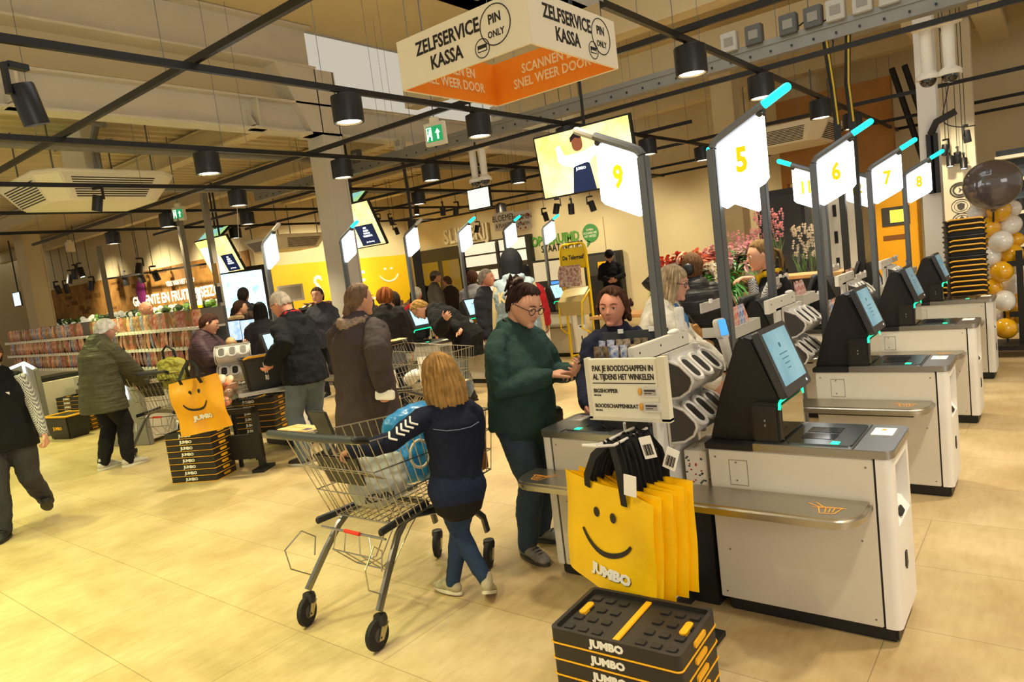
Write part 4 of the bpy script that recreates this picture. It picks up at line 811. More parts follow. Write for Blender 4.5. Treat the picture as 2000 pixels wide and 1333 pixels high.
        if st=='tail':
            q=M(); 
            for k in range(9): x=(k-4)*.03; q.limb([hp(x*.5,-.45,.12),hp(x*1.2,-.62,.0),hp(x*1.6,-.66,-.3),hp(x*.8,-.56,-.75)],[.04*H,.06*H,.06*H,.02*H],7)
            q.build('ponytail',hm,t,ang=80)
    if cap:
        q=M(); q.ball(hp(0,-.02,.16),(.40*H,.49*H,.40*H),24,14,Hm.to_3x3().to_4x4(),lambda d,p:V((p.x,p.y,max(p.z,-.06*H)))); q.limb([hp(-.2,.4,.13),hp(0,.62,.10),hp(.2,.4,.13)],[.03*H,.045*H,.03*H],8) if cap[0]=='cap' else None
        if cap[0]=='cap': q.grid(lambda u,v: hp((u-.5)*.56,.36+.30*v*math.sin(PI*(.15+.7*u)),.13-.05*v+.0),10,3)
        q.build('cap',cloth('cap_'+cap[1],cap[1]),t)
    if glasses:
        gm=mat('glasses_'+glasses,glasses,.3)
        q=M()
        for s in (-1,1):
            q.ring([hp(s*.155+.105*math.cos(k*PI/10),.445-.02*abs(math.cos(k*PI/10)),.005+.085*math.sin(k*PI/10)) for k in range(20)],.010*H,6,closed=True); q.tube([hp(s*.26,.425,.03),hp(s*.35,.2,.04),hp(s*.365,-.03,.03)],.010*H,6)
        q.tube([hp(-.05,.445,.02),hp(0,.46,.035),hp(.05,.445,.02)],.009*H,6); q.build('glasses',gm,t)
    # ---------- trousers and shoes
    if legs:
        q=M(); lm=cloth('trousers_'+legc,legc,legk); r=legr
        q.limb([P+V((0,0,-.035*h)),P+V((0,0,.05*h))],[(.092*h*fat**.5,.073*h*fat**.5),(.088*h*fat**.5,.068*h*fat**.5)],18,(1,0,0))
        for s,hpj in (('r',hipR),('l',hipL)):
            k,a=J['k'+s],J['a'+s]; m=(k+a)/2; q.limb([hpj,(hpj+k)/2,k,m+(V((0,-.006*h,0))),a+V((0,0,.0*h))],[.062*h*r,.055*h*r,.044*h*r,.041*h*r,.031*h*r],14)
        remesh(q,'trousers',lm,t,max(vox,.009),3,.5,.022*h/1.7,.07)
        for s,di,lift,toe in (('r',rdir,rlift,rtoe),('l',ldir,llift,ltoe)):
            a=J['a'+s]; f=(RZ(-di)@RX(-toe)).to_3x3(); F=lambda x,y,z: a+f@V((x*h,y*h,z*h-.0*h))
            q=M(); q.limb([F(0,-.022,-.016),F(0,.02,-.014),F(0,.075,-.024),F(0,.105,-.028)],[(.024*h,.026*h),(.025*h,.025*h),(.029*h,.017*h),(.022*h,.012*h)],14,f@V((1,0,0))); q.limb([F(0,-.008,.022),F(0,-.006,-.01)],[.026*h,.027*h],12)
            sh=remesh(q,'shoe',mat('shoe_'+shoec,shoec,.6,var=.2,vscale=30),t,.007,3)
            q=M(); pl_=[(.026*math.cos(k*PI/12)*(1 if math.sin(k*PI/12)>0 else .95),(.035+.085*math.sin(k*PI/12))) for k in range(24)]; q.prism([(x*h*1.12,y*h) for x,y in pl_],(-.045*h,-.031*h),T(*a)@f.to_4x4()); q.build('sole',mat('sole_'+solec,solec,.6),sh,bevel=.003)
            q=M()
            for k in range(4): q.tube([F(-.014,.035+.014*k,.006-.006*k),F(0,.038+.014*k,.013-.0065*k),F(.014,.035+.014*k,.006-.006*k)],.0022*h,5)
            q.build('laces',mat('laces_'+solec,solec,.7),sh)
    # ---------- top garment
    tm=cloth('top_'+topc+topk,topc,topk); th=thick*h/1.7*1.7; q=M(); fz=fat
    rings=[]; zz=[(-.04,.098,.076),(.03,.094,.074),(.09,.088,.07),(.16,.098,.074),(.22,.102,.07),(.258,.080,.053),(.282,.048,.042)]
    pts=[];rad=[]
    if hem<.485:
        zs=P.z-(.04*h); zend=hem*h; n=4
        for k in range(n): f=1-k/n; pts.append(V((P.x,P.y,zend+(zs-zend)*(1-f)))); e=1+(flare-1)*f; rad.append(((.100*h*fz**.7+th)*e,(.080*h*fz**.7+th)*e))
    for z,a,b in zz: 
        k=fz if z<.2 else fz**.4
        pts.append(A(0,-.004 if z>.2 else .004*(fz-1)*10,z)); rad.append((a*h*(k**.8)+th,b*h*k+th))
    i0=pts[0]-(pts[1]-pts[0]).normalized()*.004; q.limb([pts[-2],pts[-1]],[rad[-2],rad[-1]],22,side_v); q.ring([pts[0]]+pts[:],[(rad[0][0]*.5,rad[0][1]*.5)]+rad,22,True,side_v)
    if sleeve:
        for s,sg in (('r',1),('l',-1)):
            q.limb([A(sg*.045,-.004,.258),A(sg*shw*.82,-.004,.268),J['s'+s]+(J['e'+s]-J['s'+s])*.12,(J['s'+s]+J['e'+s])/2,J['e'+s],(J['e'+s]+J['w'+s])/2,J['w'+s]],[.034*h+th*.4,.033*h+th*.5,.034*h+th*.8,.031*h+th*.9,.028*h+th*.9,.026*h+th*.9,.0205*h+th*.7],14)
    else:
        for s,sg in (('r',1),('l',-1)): q.limb([A(sg*.05,-.004,.255),A(sg*shw*.85,-.004,.262)],[.034*h+th*.5,.030*h+th*.5],14)
    if collar: q.ring([N0+Rt@V((.042*h*math.cos(k*PI/9),.040*h*math.sin(k*PI/9)+.004*h,.012*h-.012*h*math.sin(k*PI/9))) for k in range(18)],.013*h,8,closed=True)
    if hood=='down':
        q.limb([A(-.045,-.04,.282),A(0,-.068,.262),A(.045,-.04,.282)],[.026*h,.036*h,.026*h],12); q.limb([A(-.047,.012,.298),A(-.035,-.03,.308),A(0,-.048,.31),A(.035,-.03,.308),A(.047,.012,.298)],[.015*h,.02*h,.023*h,.02*h,.015*h],10)
    topo=remesh(q,'top',tm,t,max(vox,.009),4,.5,(.034 if topk!='puffer' else .02)*h/1.7,.10)
    if cuff and sleeve:
        for s in 'rl':
            d=(J['w'+s]-J['e'+s]).normalized(); M().limb([J['w'+s]-d*.022*h,J['w'+s]+d*.004*h],[.0225*h,.021*h],12).build('cuff',cloth('cuff_'+cuff,cuff,'knit'),t)
    if furhood: q=M(); q.limb([A(-.05,.03,.30),A(-.055,-.035,.30),A(0,-.075,.29),A(.055,-.035,.30),A(.05,.03,.30)],[.02*h,.028*h,.032*h,.028*h,.02*h],12); remesh(q,'fur_trim',mat('fur_'+furhood,furhood,.9,var=.4,vscale=40,bump=1,bscale=120),t,.01,2,.5,.03,.03)
    if not sleeve:
        q=M(); sm=mat('sleeve_check','8f8f8c',.85) if slc=='check' else cloth('sleeve_'+slc,slc)
        if slc=='check': sm=check_mat()
        for s,sg in (('r',1),('l',-1)):
            q.limb([A(sg*.05,-.004,.258),J['s'+s]+(J['e'+s]-J['s'+s])*.1,(J['s'+s]+J['e'+s])/2,J['e'+s],(J['e'+s]+J['w'+s])/2,J['w'+s]],[.032*h,.036*h,.035*h,.031*h,.028*h,.022*h],14)
        q.limb([A(0,.01,.15),A(0,.012,.27)],[(.07*h,.074*h*fat),(.03*h,.05*h)],16,side_v); remesh(q,'shirt',sm,t,.008,3)
    if hood=='up':
        q=hair_shell(Hm,H,lambda a,sa:(.34 if a<38 else (.34-(a-38)/20*1.05 if a<58 else -.75)),rx=.47,ry=.56,top=.66,tap=-.05,groove=.006,ng=5,th=.06); q.build('hood',tm,t,ang=80)
    t['_']=0; del t['_']
    J.update(A=A,Hm=Hm,H=H,h=h,P=P,N0=N0,Rt=Rt); return t,J
def check_mat():
    if 'check_shirt' in MATS: return MATS['check_shirt']
    m=mat('check_shirt','e0dfdb',.85); nt=m.node_tree; b=nt.nodes['Principled BSDF']; N=nt.nodes.new; tc=N('ShaderNodeTexCoord'); ck=N('ShaderNodeTexChecker'); ck.inputs['Scale'].default_value=125; ck.inputs[1].default_value=(*hexc('e6e4df'),1); ck.inputs[2].default_value=(*hexc('2c2c30'),1)
    nt.links.new(tc.outputs['Object'],ck.inputs[0]); nt.links.new(ck.outputs[0],b.inputs['Base Color']); return m
# ---- the people, nearest first
def spot_head(px,py,hp,hmin=1.5,hmax=1.9):
    """head centre pixel and head pixel height -> floor position and body height"""
    dep=.235*FPX/hp
    for _ in range(3):
        p=V((0,0,EYE))+ray(px,py)*(dep/FPX); h=p.z/.932
        if h<hmin or h>hmax:   # keep the height plausible by moving along the ray
            tgt=(hmin if h<hmin else hmax)*.932; d=ray(px,py); 
            if abs(d.z)>40: dep2=(tgt-EYE)/d.z*FPX; dep=dep2 if .6*dep<dep2<1.6*dep else dep
    p=V((0,0,EYE))+ray(px,py)*(dep/FPX); return (p.x,p.y,0),min(max(p.z/.932,hmin-.1),hmax+.1)
PHONE=mat('phone_black','17181c',.25)
def phone(p,fw,up,label,w_=.072,l=.148):
    return tag(M().prism(rrect(w_,l,.012),(-.004,.004),frame(p,V(fw).cross(V(up)),fw)).build('mobile_phone',PHONE,bevel=.0015),label,'phone')
# woman in green hoodie
t,J=person('woman in dark green hoodie and glasses looking down at her phone beside the till',(-2.46,3.06,0),-92,1.59,lean=5,hyaw=6,hpitch=26,hroll=-4,
  rh=(.035,.165,.655),lh=(-.06,.195,.65),rel=(.75,-.35,-1),lel=(-.7,-.3,-1),rf=(.07,.02),lf=(-.07,-.03),rdir=16,ldir=-14,topc='2c4640',topk='knit',hem=.475,thick=.016,fat=1.32,hood='down',legc='3b4a5e',legr=1.12,shoec='8d8a86',solec='4a4642',hair=('bun','35211a'),glasses='2a1a18',vox=.005,cuff='2a433d',
  rhand=dict(fw=(-.75,.6,.15),n=(-.2,.1,-.9),th=(0,.6,1),curls=[(10,30,20),(30,45,30),(40,50,35),(45,50,35)],thumb=30),lhand=dict(fw=(.35,.8,.25),n=(.5,-.4,.75),th=(-.5,.8,.5),curl=(35,45,30),thumb=60))
A=J['A'];h=J['h']
for s in (-1,1): M().tube([A(s*.03,.045,.285),A(s*.034,.085,.22),A(s*.03,.10,.12)],.0035,6).build('drawstring',cloth('string_green','223a35'),t)
q=M(); q.grid(lambda u,v:A((u-.5)*(.14 if v>.6 else .2),.104+.012*math.sin(u*PI),-.01+.10*v),10,6); 
bag=M(); bag.prism(rrect(.22,.15,.03),(-.035,.035),T(*(t.matrix_world@V((0,0,0))))@RZ(0)); 
bt=thing('handbag','small black shoulder bag hanging at the hip of the woman in green','handbag',(-2.46,3.06,0),math.radians(-92)); mx=T(-.21,.04,.74)@RZ(80)
M().prism(rrect(.19,.14,.03),(-.035,.035),mx@frame((0,0,0),(1,0,0),(0,0,1))).build('body',mat('leather_black','1a1918',.4,bump=.2,bscale=60),bt,bevel=.008)
M().box((-.09,-.045,.0),(.09,.045,.06),mx).build('flap',mat('leather_black','1a1918'),bt,bevel=.01)
M().tube([(-.2,.0,.8),(-.16,.13,.98),(-.02,.175,1.15),(.06,.10,1.30),(.07,.03,1.37),(.04,-.06,1.30),(-.08,-.15,1.1),(-.2,-.06,.85)],.006,6).build('strap',MATS['leather_black'],bt)
p=t.matrix_world if 0 else MX.Translation(V((-2.46,3.06,0)))@RZ(-92); c=p@V((-.045*1.59,.255*1.59,.685*1.59)); phone(c,p.to_3x3()@V((.1,.85,.35)),p.to_3x3()@V((0,-.35,.85)),'black phone held by the woman in the green hoodie')
# girl in denim jacket, back to the camera, hand on the near trolley
GL=(-2.40,2.42,0)
t,J=person('girl in navy denim jacket with blond bob, seen from behind, holding the nearest trolley',GL,62,1.24,lean=2,hyaw=-8,hpitch=4,hroll=-4,side=3,
  lhw=(-2.62,1.99,.895),rh=(.10,.10,.46),lel=(-.3,-.5,-.6),rel=(1,-.6,-.3),rf=(-.05,.10),lf=(.055,-.045),rdir=-25,ldir=30,rlift=.0,llift=.03,ltoe=25,rk=(.1,1,0),lk_=(-.1,1,0),
  topc='171d30',topk='denim',hem=.50,thick=.014,fat=.98,legc='2b3d57',legr=.92,shoec='b5a988',solec='ddd3b8',hair=('bob','a9834a'),headk=1.28,child=1,vox=.006,collar=True,cuff='1c2438',
  lhand=dict(fw=(-.3,.8,-.3),n=(0,-.3,-1),th=(.8,.3,0),curl=(45,55,35)))
A=J['A'];h=J['h']; ST=mat('denim_stitch','6d7690',.8); mx=MX.Translation(V(GL))@RZ(62)
M().tube([A(-.095,-.062,.215),A(-.05,-.088,.205),A(0,-.094,.203),A(.05,-.088,.205),A(.095,-.062,.215)],.0022,5).build('yoke_seam',ST,t); M().limb([A(0,0,-.055),A(0,0,-.03)],[(.122*h,.098*h),(.121*h,.097*h)],24,(1,0,0)).build('waistband',cloth('denim_band','1c2540','denim'),t); M().limb([A(0,0,-.095),A(0,0,-.05)],[(.108*h,.088*h),(.108*h,.088*h)],24,(1,0,0)).build('shirt_hem',cloth('shirt_black','1c1918'),t)
CW=mat('chevron_white','e9e6df',.7)
for k in range(5):
    a=J['sl'].lerp(J['el'],.55+.09*k) if k<5 else 0; a=(J['sl']+(J['el']-J['sl'])*(.45+.13*k)) if k<4 else J['el']+(J['wl']-J['el'])*.05; d=(J['el']-J['sl']).normalized(); up=V((0,-.75,.65)); up=(up-d*up.dot(d)).normalized(); sd=d.cross(up).normalized(); r=.046*h
    q=M()
    for s in (-1,1): q.tube([a+up*r+d*.012,a+up*r*.86+sd*s*r*.5-d*.012],.0052,6)
    q.build('sleeve_chevron',CW,t)
# woman in long taupe coat, walking past
t,J=person('woman in long dark brown coat seen from behind, beside the left till',(-4.12,3.32,0),14,1.68,lean=2,hyaw=18,hpitch=4,rhw=at(748,752,3.22),rel=(.5,-.8,-.3),lh=(-.14,.1,.46),rf=(.06,.06),lf=(-.06,-.06),topc='463c3b',topk='coat',hem=.25,flare=1.22,thick=.03,fat=1.22,hood='down',legc='2a2a30',shoec='2b2624',hair=('up','7d6248'),vox=.007,furhood='b39a83',rhand=dict(fw=(.1,.3,-.9),n=(-.9,.2,0),th=(0,1,0),curl=(40,50,30)),shw=.105)
A=J['A'];Hm=J['Hm'];H=J['H']; M().limb([Hm@V((0,-.45*H,-.15*H)),Hm@V((0,-.52*H,-.38*H)),Hm@V((0,-.46*H,-.62*H))],[.12*H,.14*H,.06*H],10).build('ponytail',mat('hair_7d6248','7d6248'),t)
c=at(752,772,3.2); tag(M().prism(rrect(.15,.07,.02),(-.012,.012),T(*c)@RX(80)@RY(20)).build('paper_packet',PAPER,bevel=.004),'white packet in the hand of the woman in the long coat','packet')
# man in navy jacket at the left till
t,J=person('grey-haired man in dark navy jacket with red collar leaning over a black basket',(-5.75,3.95,0),96,1.74,lean=9,hyaw=-12,hpitch=22,lhw=at(528,704,3.62),lel=(-.5,-.4,-.8),rh=(.16,.24,.52),rf=(.07,-.02),lf=(-.07,.03),topc='15171d',topk='plain',hem=.46,thick=.022,fat=1.18,hood='down',legc='65717e',legr=1.12,shoec='2b2624',hair=('crop','b9ada0'),skin='pink',glasses='3a3230',vox=.007,lhand=dict(fw=(0,.5,-.8),n=(0,.5,-.6),th=(1,.2,0),curl=(40,45,30)))
A=J['A'];h=J['h']; M().limb([A(-.038,.03,.315),A(-.042,-.02,.318),A(0,-.046,.318),A(.042,-.02,.318),A(.038,.03,.315)],[.014*h,.018*h,.018*h,.018*h,.014*h],10).build('red_collar',cloth('collar_red','a3222c'),t)
# old man with white hair and green coat
t,J=person('white-haired man in olive green winter coat holding a shopping trolley',(-8.22,3.06,0),4,1.68,lean=8,hyaw=-8,hpitch=26,rh=(.07,.24,.535),lh=(-.09,.24,.535),rel=(1,-.6,-.5),lel=(-1,-.6,-.5),rf=(.065,.06),lf=(-.055,-.04),topc='4b4836',topk='puffer',hem=.385,flare=1.06,thick=.04,fat=1.18,hood='down',legc='1b191a',legk='plain',legr=1.15,shoec='cfc9bb',solec='e6e1d2',hair=('short','e4e1dc'),skin='old',glasses='4a4038',vox=.007)
# employee at the left edge, walking towards us
t,J=person('employee in black bodywarmer and checked shirt walking in at the left edge',(-6.78,1.77,0),-122,1.60,lean=-2,lh=(-.19,.10,.47),rh=(.22,.08,.45),lel=(-.6,-1,0),rf=(.06,.10),lf=(-.07,-.15),llift=.05,ltoe=-28,rk=(0,1,0),rdir=4,ldir=-12,topc='191a1b',topk='plain',hem=.43,thick=.016,fat=1.28,sleeve=False,slc='check',legc='3f3d40',legk='denim',legr=1.15,shoec='171616',solec='26241f',hair=('short','5a4030'),vox=.006,lhand=dict(fw=(-.2,.1,-1),n=(1,0,0),th=(0,1,0),curl=(60,60,40)))
A=J['A'];h=J['h']; M().cbox(A(-.055,.098,.19),(.06,.006,.022)).build('name_tag',PAPER,t,smooth=False)
# woman with bread behind the left rack
t,J=person('dark-haired woman in purple-brown coat holding a loaf of bread behind the scanner rack',(-7.75,4.02,0),-50,1.58,lean=4,hyaw=-10,hpitch=22,rh=(.06,.22,.68),lh=(-.06,.24,.70),rel=(1,-.3,-1),lel=(-1,-.3,-1),topc='46323a',topk='puffer',hem=.40,thick=.03,fat=1.18,hood='down',legc='232024',shoec='2b2624',hair=('short','43281e'),vox=.008,rhand=dict(fw=(-.6,.7,.2),n=(-.3,.2,.8),th=(0,.5,1)),lhand=dict(fw=(.5,.7,.3),n=(.3,0,.8),th=(0,.5,1)))
# bending woman in black coat
t,J=person('blond woman in black winter coat with glasses bending over the bright till screen',(-6.02,6.45,0),122,1.70,pel=(0,-.06,0),lean=50,hyaw=4,hpitch=62,lhw=at(868,626,5.95),rh=(.12,.34,.52),rhw=at(905,652,6.2),lel=(-.6,-.3,-1),rel=(.8,-.2,-.8),rf=(.06,-.03),lf=(-.06,.02),topc='131214',topk='plain',hem=.36,thick=.03,fat=1.12,hood='down',legc='8795a3',legr=.95,shoec='1b1817',solec='1b1817',hair=('up','b98f4a'),glasses='2a1f1a',vox=.008)
A=J['A']; 
for x,z in ((.05,.05),(.06,.16),(-.05,.1),(.085,-.02)): M().ball(A(x,-.086,z),.012).build('snow_dot_button',PAPER,t)
# man in varsity jacket with black hood
t,J=person('person in pale blue varsity jacket and black hood, back towards us',(-4.95,6.35,0),42,1.84,topc='9db0bd',topk='plain',hem=.46,thick=.03,fat=1.2,sleeve=False,slc='e6d8a6',legc='2a2a30',hair=('full','1b1716'),hood=None,vox=.008,rh=(.15,.06,.46),lh=(-.15,.06,.46),collar=True)
A=J['A'];h=J['h'];Hm=J['Hm']; q=hair_shell(Hm,J['H'],lambda a,sa:(.34 if a<38 else (.34-(a-38)/20*1.15 if a<58 else -.85)),rx=.50,ry=.60,top=.69,tap=-.1,groove=.006,ng=5,th=.06); q.build('hood',cloth('hood_black','191a20'),t,ang=80)
text('KANSAS',.16,mat('letter_gold','e3cf8f',.7),frame(A(0,-.098,.19),J['Rt']@V((1,0,0)),J['Rt']@V((0,0,1))),t,.72,.006,ext=.006)
for sg in (-1,1): M().tube([A(sg*.03,-.09,.24),A(sg*.08,-.075,.22)],.004,5).build('seam',PAPER,t)
# girl looking at the camera
t,J=person('girl with brown hair in navy hoodie looking straight at the camera',(-2.14,3.70,0),-156,1.455,lean=4,hyaw=10,hpitch=3,hroll=-3,rh=(.13,.2,.55),lh=(-.12,.2,.55),topc='262a3e',topk='knit',hem=.46,thick=.014,fat=1.08,hood='down',legc='2c3444',hair=('full','4c3020'),skin='pink',vox=.0045,headk=1.06,eyes='2c1e14',child=1)
Hm=J['Hm'];H=J['H'];q=M();rn=random.Random(2)
for k in range(26):
    s=1 if k%3 else -1; x=s*rn.uniform(.30,.44); y=rn.uniform(-.45,.02); z0=rn.uniform(-.1,.25); q.limb([Hm@V((x*H,y*H,z0*H)),Hm@V(((x+s*.05)*H,(y+.03)*H,(z0-.14)*H)),Hm@V((x*H,(y+rn.uniform(-.05,.08))*H,(z0-.28)*H))],[.035*H,.05*H,.015*H],7)
q.limb([Hm@V((0,-.45*H,.1*H)),Hm@V((-.15*H,-.58*H,-.1*H)),Hm@V((-.34*H,-.5*H,-.42*H))],[.1*H,.14*H,.08*H],10)
remesh(q,'curls',mat('hair_4c3020','4c3020'),t,.007,1,.5,.012,.02)
# older woman in white coat
l,h_=spot_head(1278,548,71,1.55,1.68)
t,J=person('older woman with glasses in fuzzy white coat, profile to the right',l,-70,h_,lean=5,hyaw=8,hpitch=12,rh=(.14,.2,.52),lh=(-.1,.22,.55),topc='ddd6c6',topk='knit',hem=.44,thick=.03,fat=1.2,legc='3a3f4c',hair=('long','b19c7c'),skin='old',glasses='3a2b26',vox=.006)
A=J['A'];h=J['h']; M().limb([A(.03,.04,.30),A(.02,.085,.25),A(.015,.10,.1)],[.02*h,.018*h,.016*h],8).build('scarf',cloth('scarf_blue','4f7fb0'),t); M().tube([A(-.06,-.07,.26),A(-.03,-.095,.2),A(.08,-.08,.05)],.009,6).build('bag_strap',cloth('strap_brown','5a4a3a'),t)
# woman in black puffer jacket from behind
l,h_=spot_head(1353,518,57,1.6,1.72)
t,J=person('woman in black quilted jacket seen from behind with phone at her ear',l,26,h_,lean=2,hyaw=-6,lh=(-.085,.055,.915),lel=(-1,.3,-.7),rh=(.2,.12,.5),rel=(1,-.4,-.4),topc='2d2a2b',topk='puffer',hem=.45,thick=.03,fat=1.15,legc='23242a',hair=('up','6b4a2e'),vox=.007,lhand=dict(fw=(.1,.1,1),n=(1,0,0),th=(0,1,0)))
A=J['A'];h=J['h'];Hm=J['Hm'];H=J['H']; M().ball(Hm@V((-.2*H,-.4*H,-.05*H)),(.05,.03,.05)).build('hair_clip',K,t)
for k in range(6): M().limb([A(0,0,.01+.042*k),A(0,0,.024+.042*k)],[((.128 if k<5 else .108)*h,(.105 if k<5 else .088)*h)]*2,20,(1,0,0)).build('quilted_band',cloth('top_2d2a2bpuffer','2d2a2b','puffer'),t)
bt=thing('handbag','tan leather handbag hanging on the back of the woman in the quilted jacket','handbag',l,math.radians(26)); q=M(); bx=J['P']+V((-.06,-.19,.03)); q.limb([bx+V((0,0,.14)),bx+V((0,0,.0)),bx+V((0,0,-.10))],[(.06,.035),(.15,.055),(.15,.06)],14,(1,0,0)); remesh(q,'body',mat('leather_tan','b98242',.5,var=.3,vscale=8),bt,.01,2,.5,.03,.06); M().tube([bx+V((-.04,0,.16)),bx+V((-.08,.02,.35)),A(-.09,-.03,.29),A(-.09,.06,.24)],.012,6).build('strap',mat('leather_dark','3a2d28',.5),bt); M().tube([bx+V((.03,-.01,.15)),bx+V((-.02,-.01,.24)),bx+V((-.06,.0,.16))],.01,6).build('handle',MATS['leather_dark'],bt)
# employee with yellow scarf
l,h_=spot_head(1508,490,57,1.5,1.7)
t,J=person('employee with yellow scarf and checked sleeves at the flower side, pointing left',l,118,h_,lean=3,hpitch=8,lhw=at(1468,548,l[1]-.12),lel=(-.4,-.5,-1),rh=(.17,.08,.48),topc='17181b',hem=.44,fat=1.15,sleeve=False,slc='check',legc='2a2a30',hair=('tail','7d6038'),vox=.007,lhand=dict(fw=(-.2,.9,.1),n=(0,0,-1),th=(1,0,0)))
A=J['A'];h=J['h']; M().limb([A(-.04,.03,.30),A(-.045,-.02,.305),A(0,-.045,.305),A(.045,-.02,.305),A(.04,.03,.30),A(0,.06,.28),A(-.03,.03,.30)],[.016*h]*7,10).build('scarf',cloth('scarf_yellow','e2b71c'),t); M().limb([A(0,.06,.285),A(-.01,.085,.25),A(-.02,.09,.2)],[.018*h,.02*h,.012*h],10).build('scarf_knot',MATS['scarf_yellow'],t)
M().cbox(A(-.02,.105,.09),(.06,.008,.075)).build('badge_card',PAPER,t,smooth=False); M().tube([A(-.02,.1,.12),A(-.03,.09,.2),A(-.03,.05,.28)],.003,5).build('lanyard',K,t); M().tube([A(-.07,-.02,.30),A(-.085,-.01,.2),A(-.08,.02,.1)],.009,6).build('red_cord',mat('cord_red','c2282e',.6),t)
# man with cap and phone
t,J=person('man in black jacket and cap standing by the back wall looking at his phone',(-7.85,13.6,0),-150,1.80,hpitch=26,rh=(.03,.19,.62),lh=(-.04,.2,.62),rel=(1,-.3,-.6),lel=(-1,-.3,-.6),topc='17181c',hem=.46,fat=1.12,legc='33455c',hair=('short','2b2320'),cap=('cap','15161a'),vox=.009)
m=MX.Translation(V((-7.85,13.6,0)))@RZ(-150); phone(m@V((0,.40,1.15)),m.to_3x3()@V((0,1,.4)),m.to_3x3()@V((0,-.4,1)),'phone in the hands of the man with the cap')
# ---- people farther back
BG=[(278,603,27,-35,'bald man with green collar among the produce shelves',dict(topc='2a5a30',hair=('bald','5a4030'),skin='pink',hyaw=20)),
 (622,575,30,-150,'woman half hidden behind the left side of the big column',dict(topc='3a3a44',hair=('short','4a3424'))),
 (748,577,36,30,'woman with bushy ginger hair behind the left tills',dict(topc='24201f',hair=('curly','8a4a1a'),hpitch=20)),
 (772,583,32,110,'dark-haired employee facing left behind the left tills',dict(topc='1d1d22',sleeve=False,slc='b8b2a4',hair=('full','2a1c16'))),
 (812,573,28,20,'grey-haired person in red coat behind the left tills',dict(topc='b3202a',hair=('short','a89c8c'))),
 (943,542,34,-70,'grey-haired man in dark jacket walking right near the shop',dict(topc='26262e',hair=('short','9a8f82'),skin='pink')),
 (922,541,26,40,'brown-haired person in grey coat behind the grey-haired man',dict(topc='8a8a90',hair=('full','4a2c1c'))),
 (1025,532,32,50,'person in red coat and black hat right of the hooded man',dict(topc='b01f2a',topk='puffer',hair=('short','2a2220'),cap=('hat','191a22'),furhood='b7a47e')),
 (473,575,23,30,'person in black seen against the turquoise display',dict(topc='1c1c22',hair=('full','1c1614'))),
 (463,600,28,-20,'person with light hood in front of the turquoise display',dict(topc='6a5a4a',hair=('short','3a2418'),furhood='c2a274')),
 (488,622,30,30,'person with fur-trimmed hood at the till monitors',dict(topc='4a3a36',hair=('full','33241c'),furhood='b8975c')),
 (508,605,34,60,'dark-haired person behind the leftmost till sign pole',dict(topc='26222a',hair=('long','17130f'))),
 (820,545,20,60,'distant shopper in black jacket near the shop entrance, first of three',dict(topc='1b1c20',hair=('short','2c201a'))),
 (846,540,21,-30,'distant shopper with grey hat near the shop entrance, second of three',dict(topc='55524e',hair=('short','3a2c22'),cap=('hat','6a655c'))),
 (876,548,20,90,'distant shopper near the shop entrance, third of three',dict(topc='3a3026',hair=('short','5a4634')))]
for px,py,hp,yw,l,kw in BG:
    loc,h_=spot_head(px,py,hp,1.5,1.85); kw.setdefault('fat',1.12); kw.setdefault('legc','2a2c34'); kw.setdefault('hem',.45); kw.setdefault('thick',.02)
    person(l,loc,yw,h_,vox=.012,**kw)
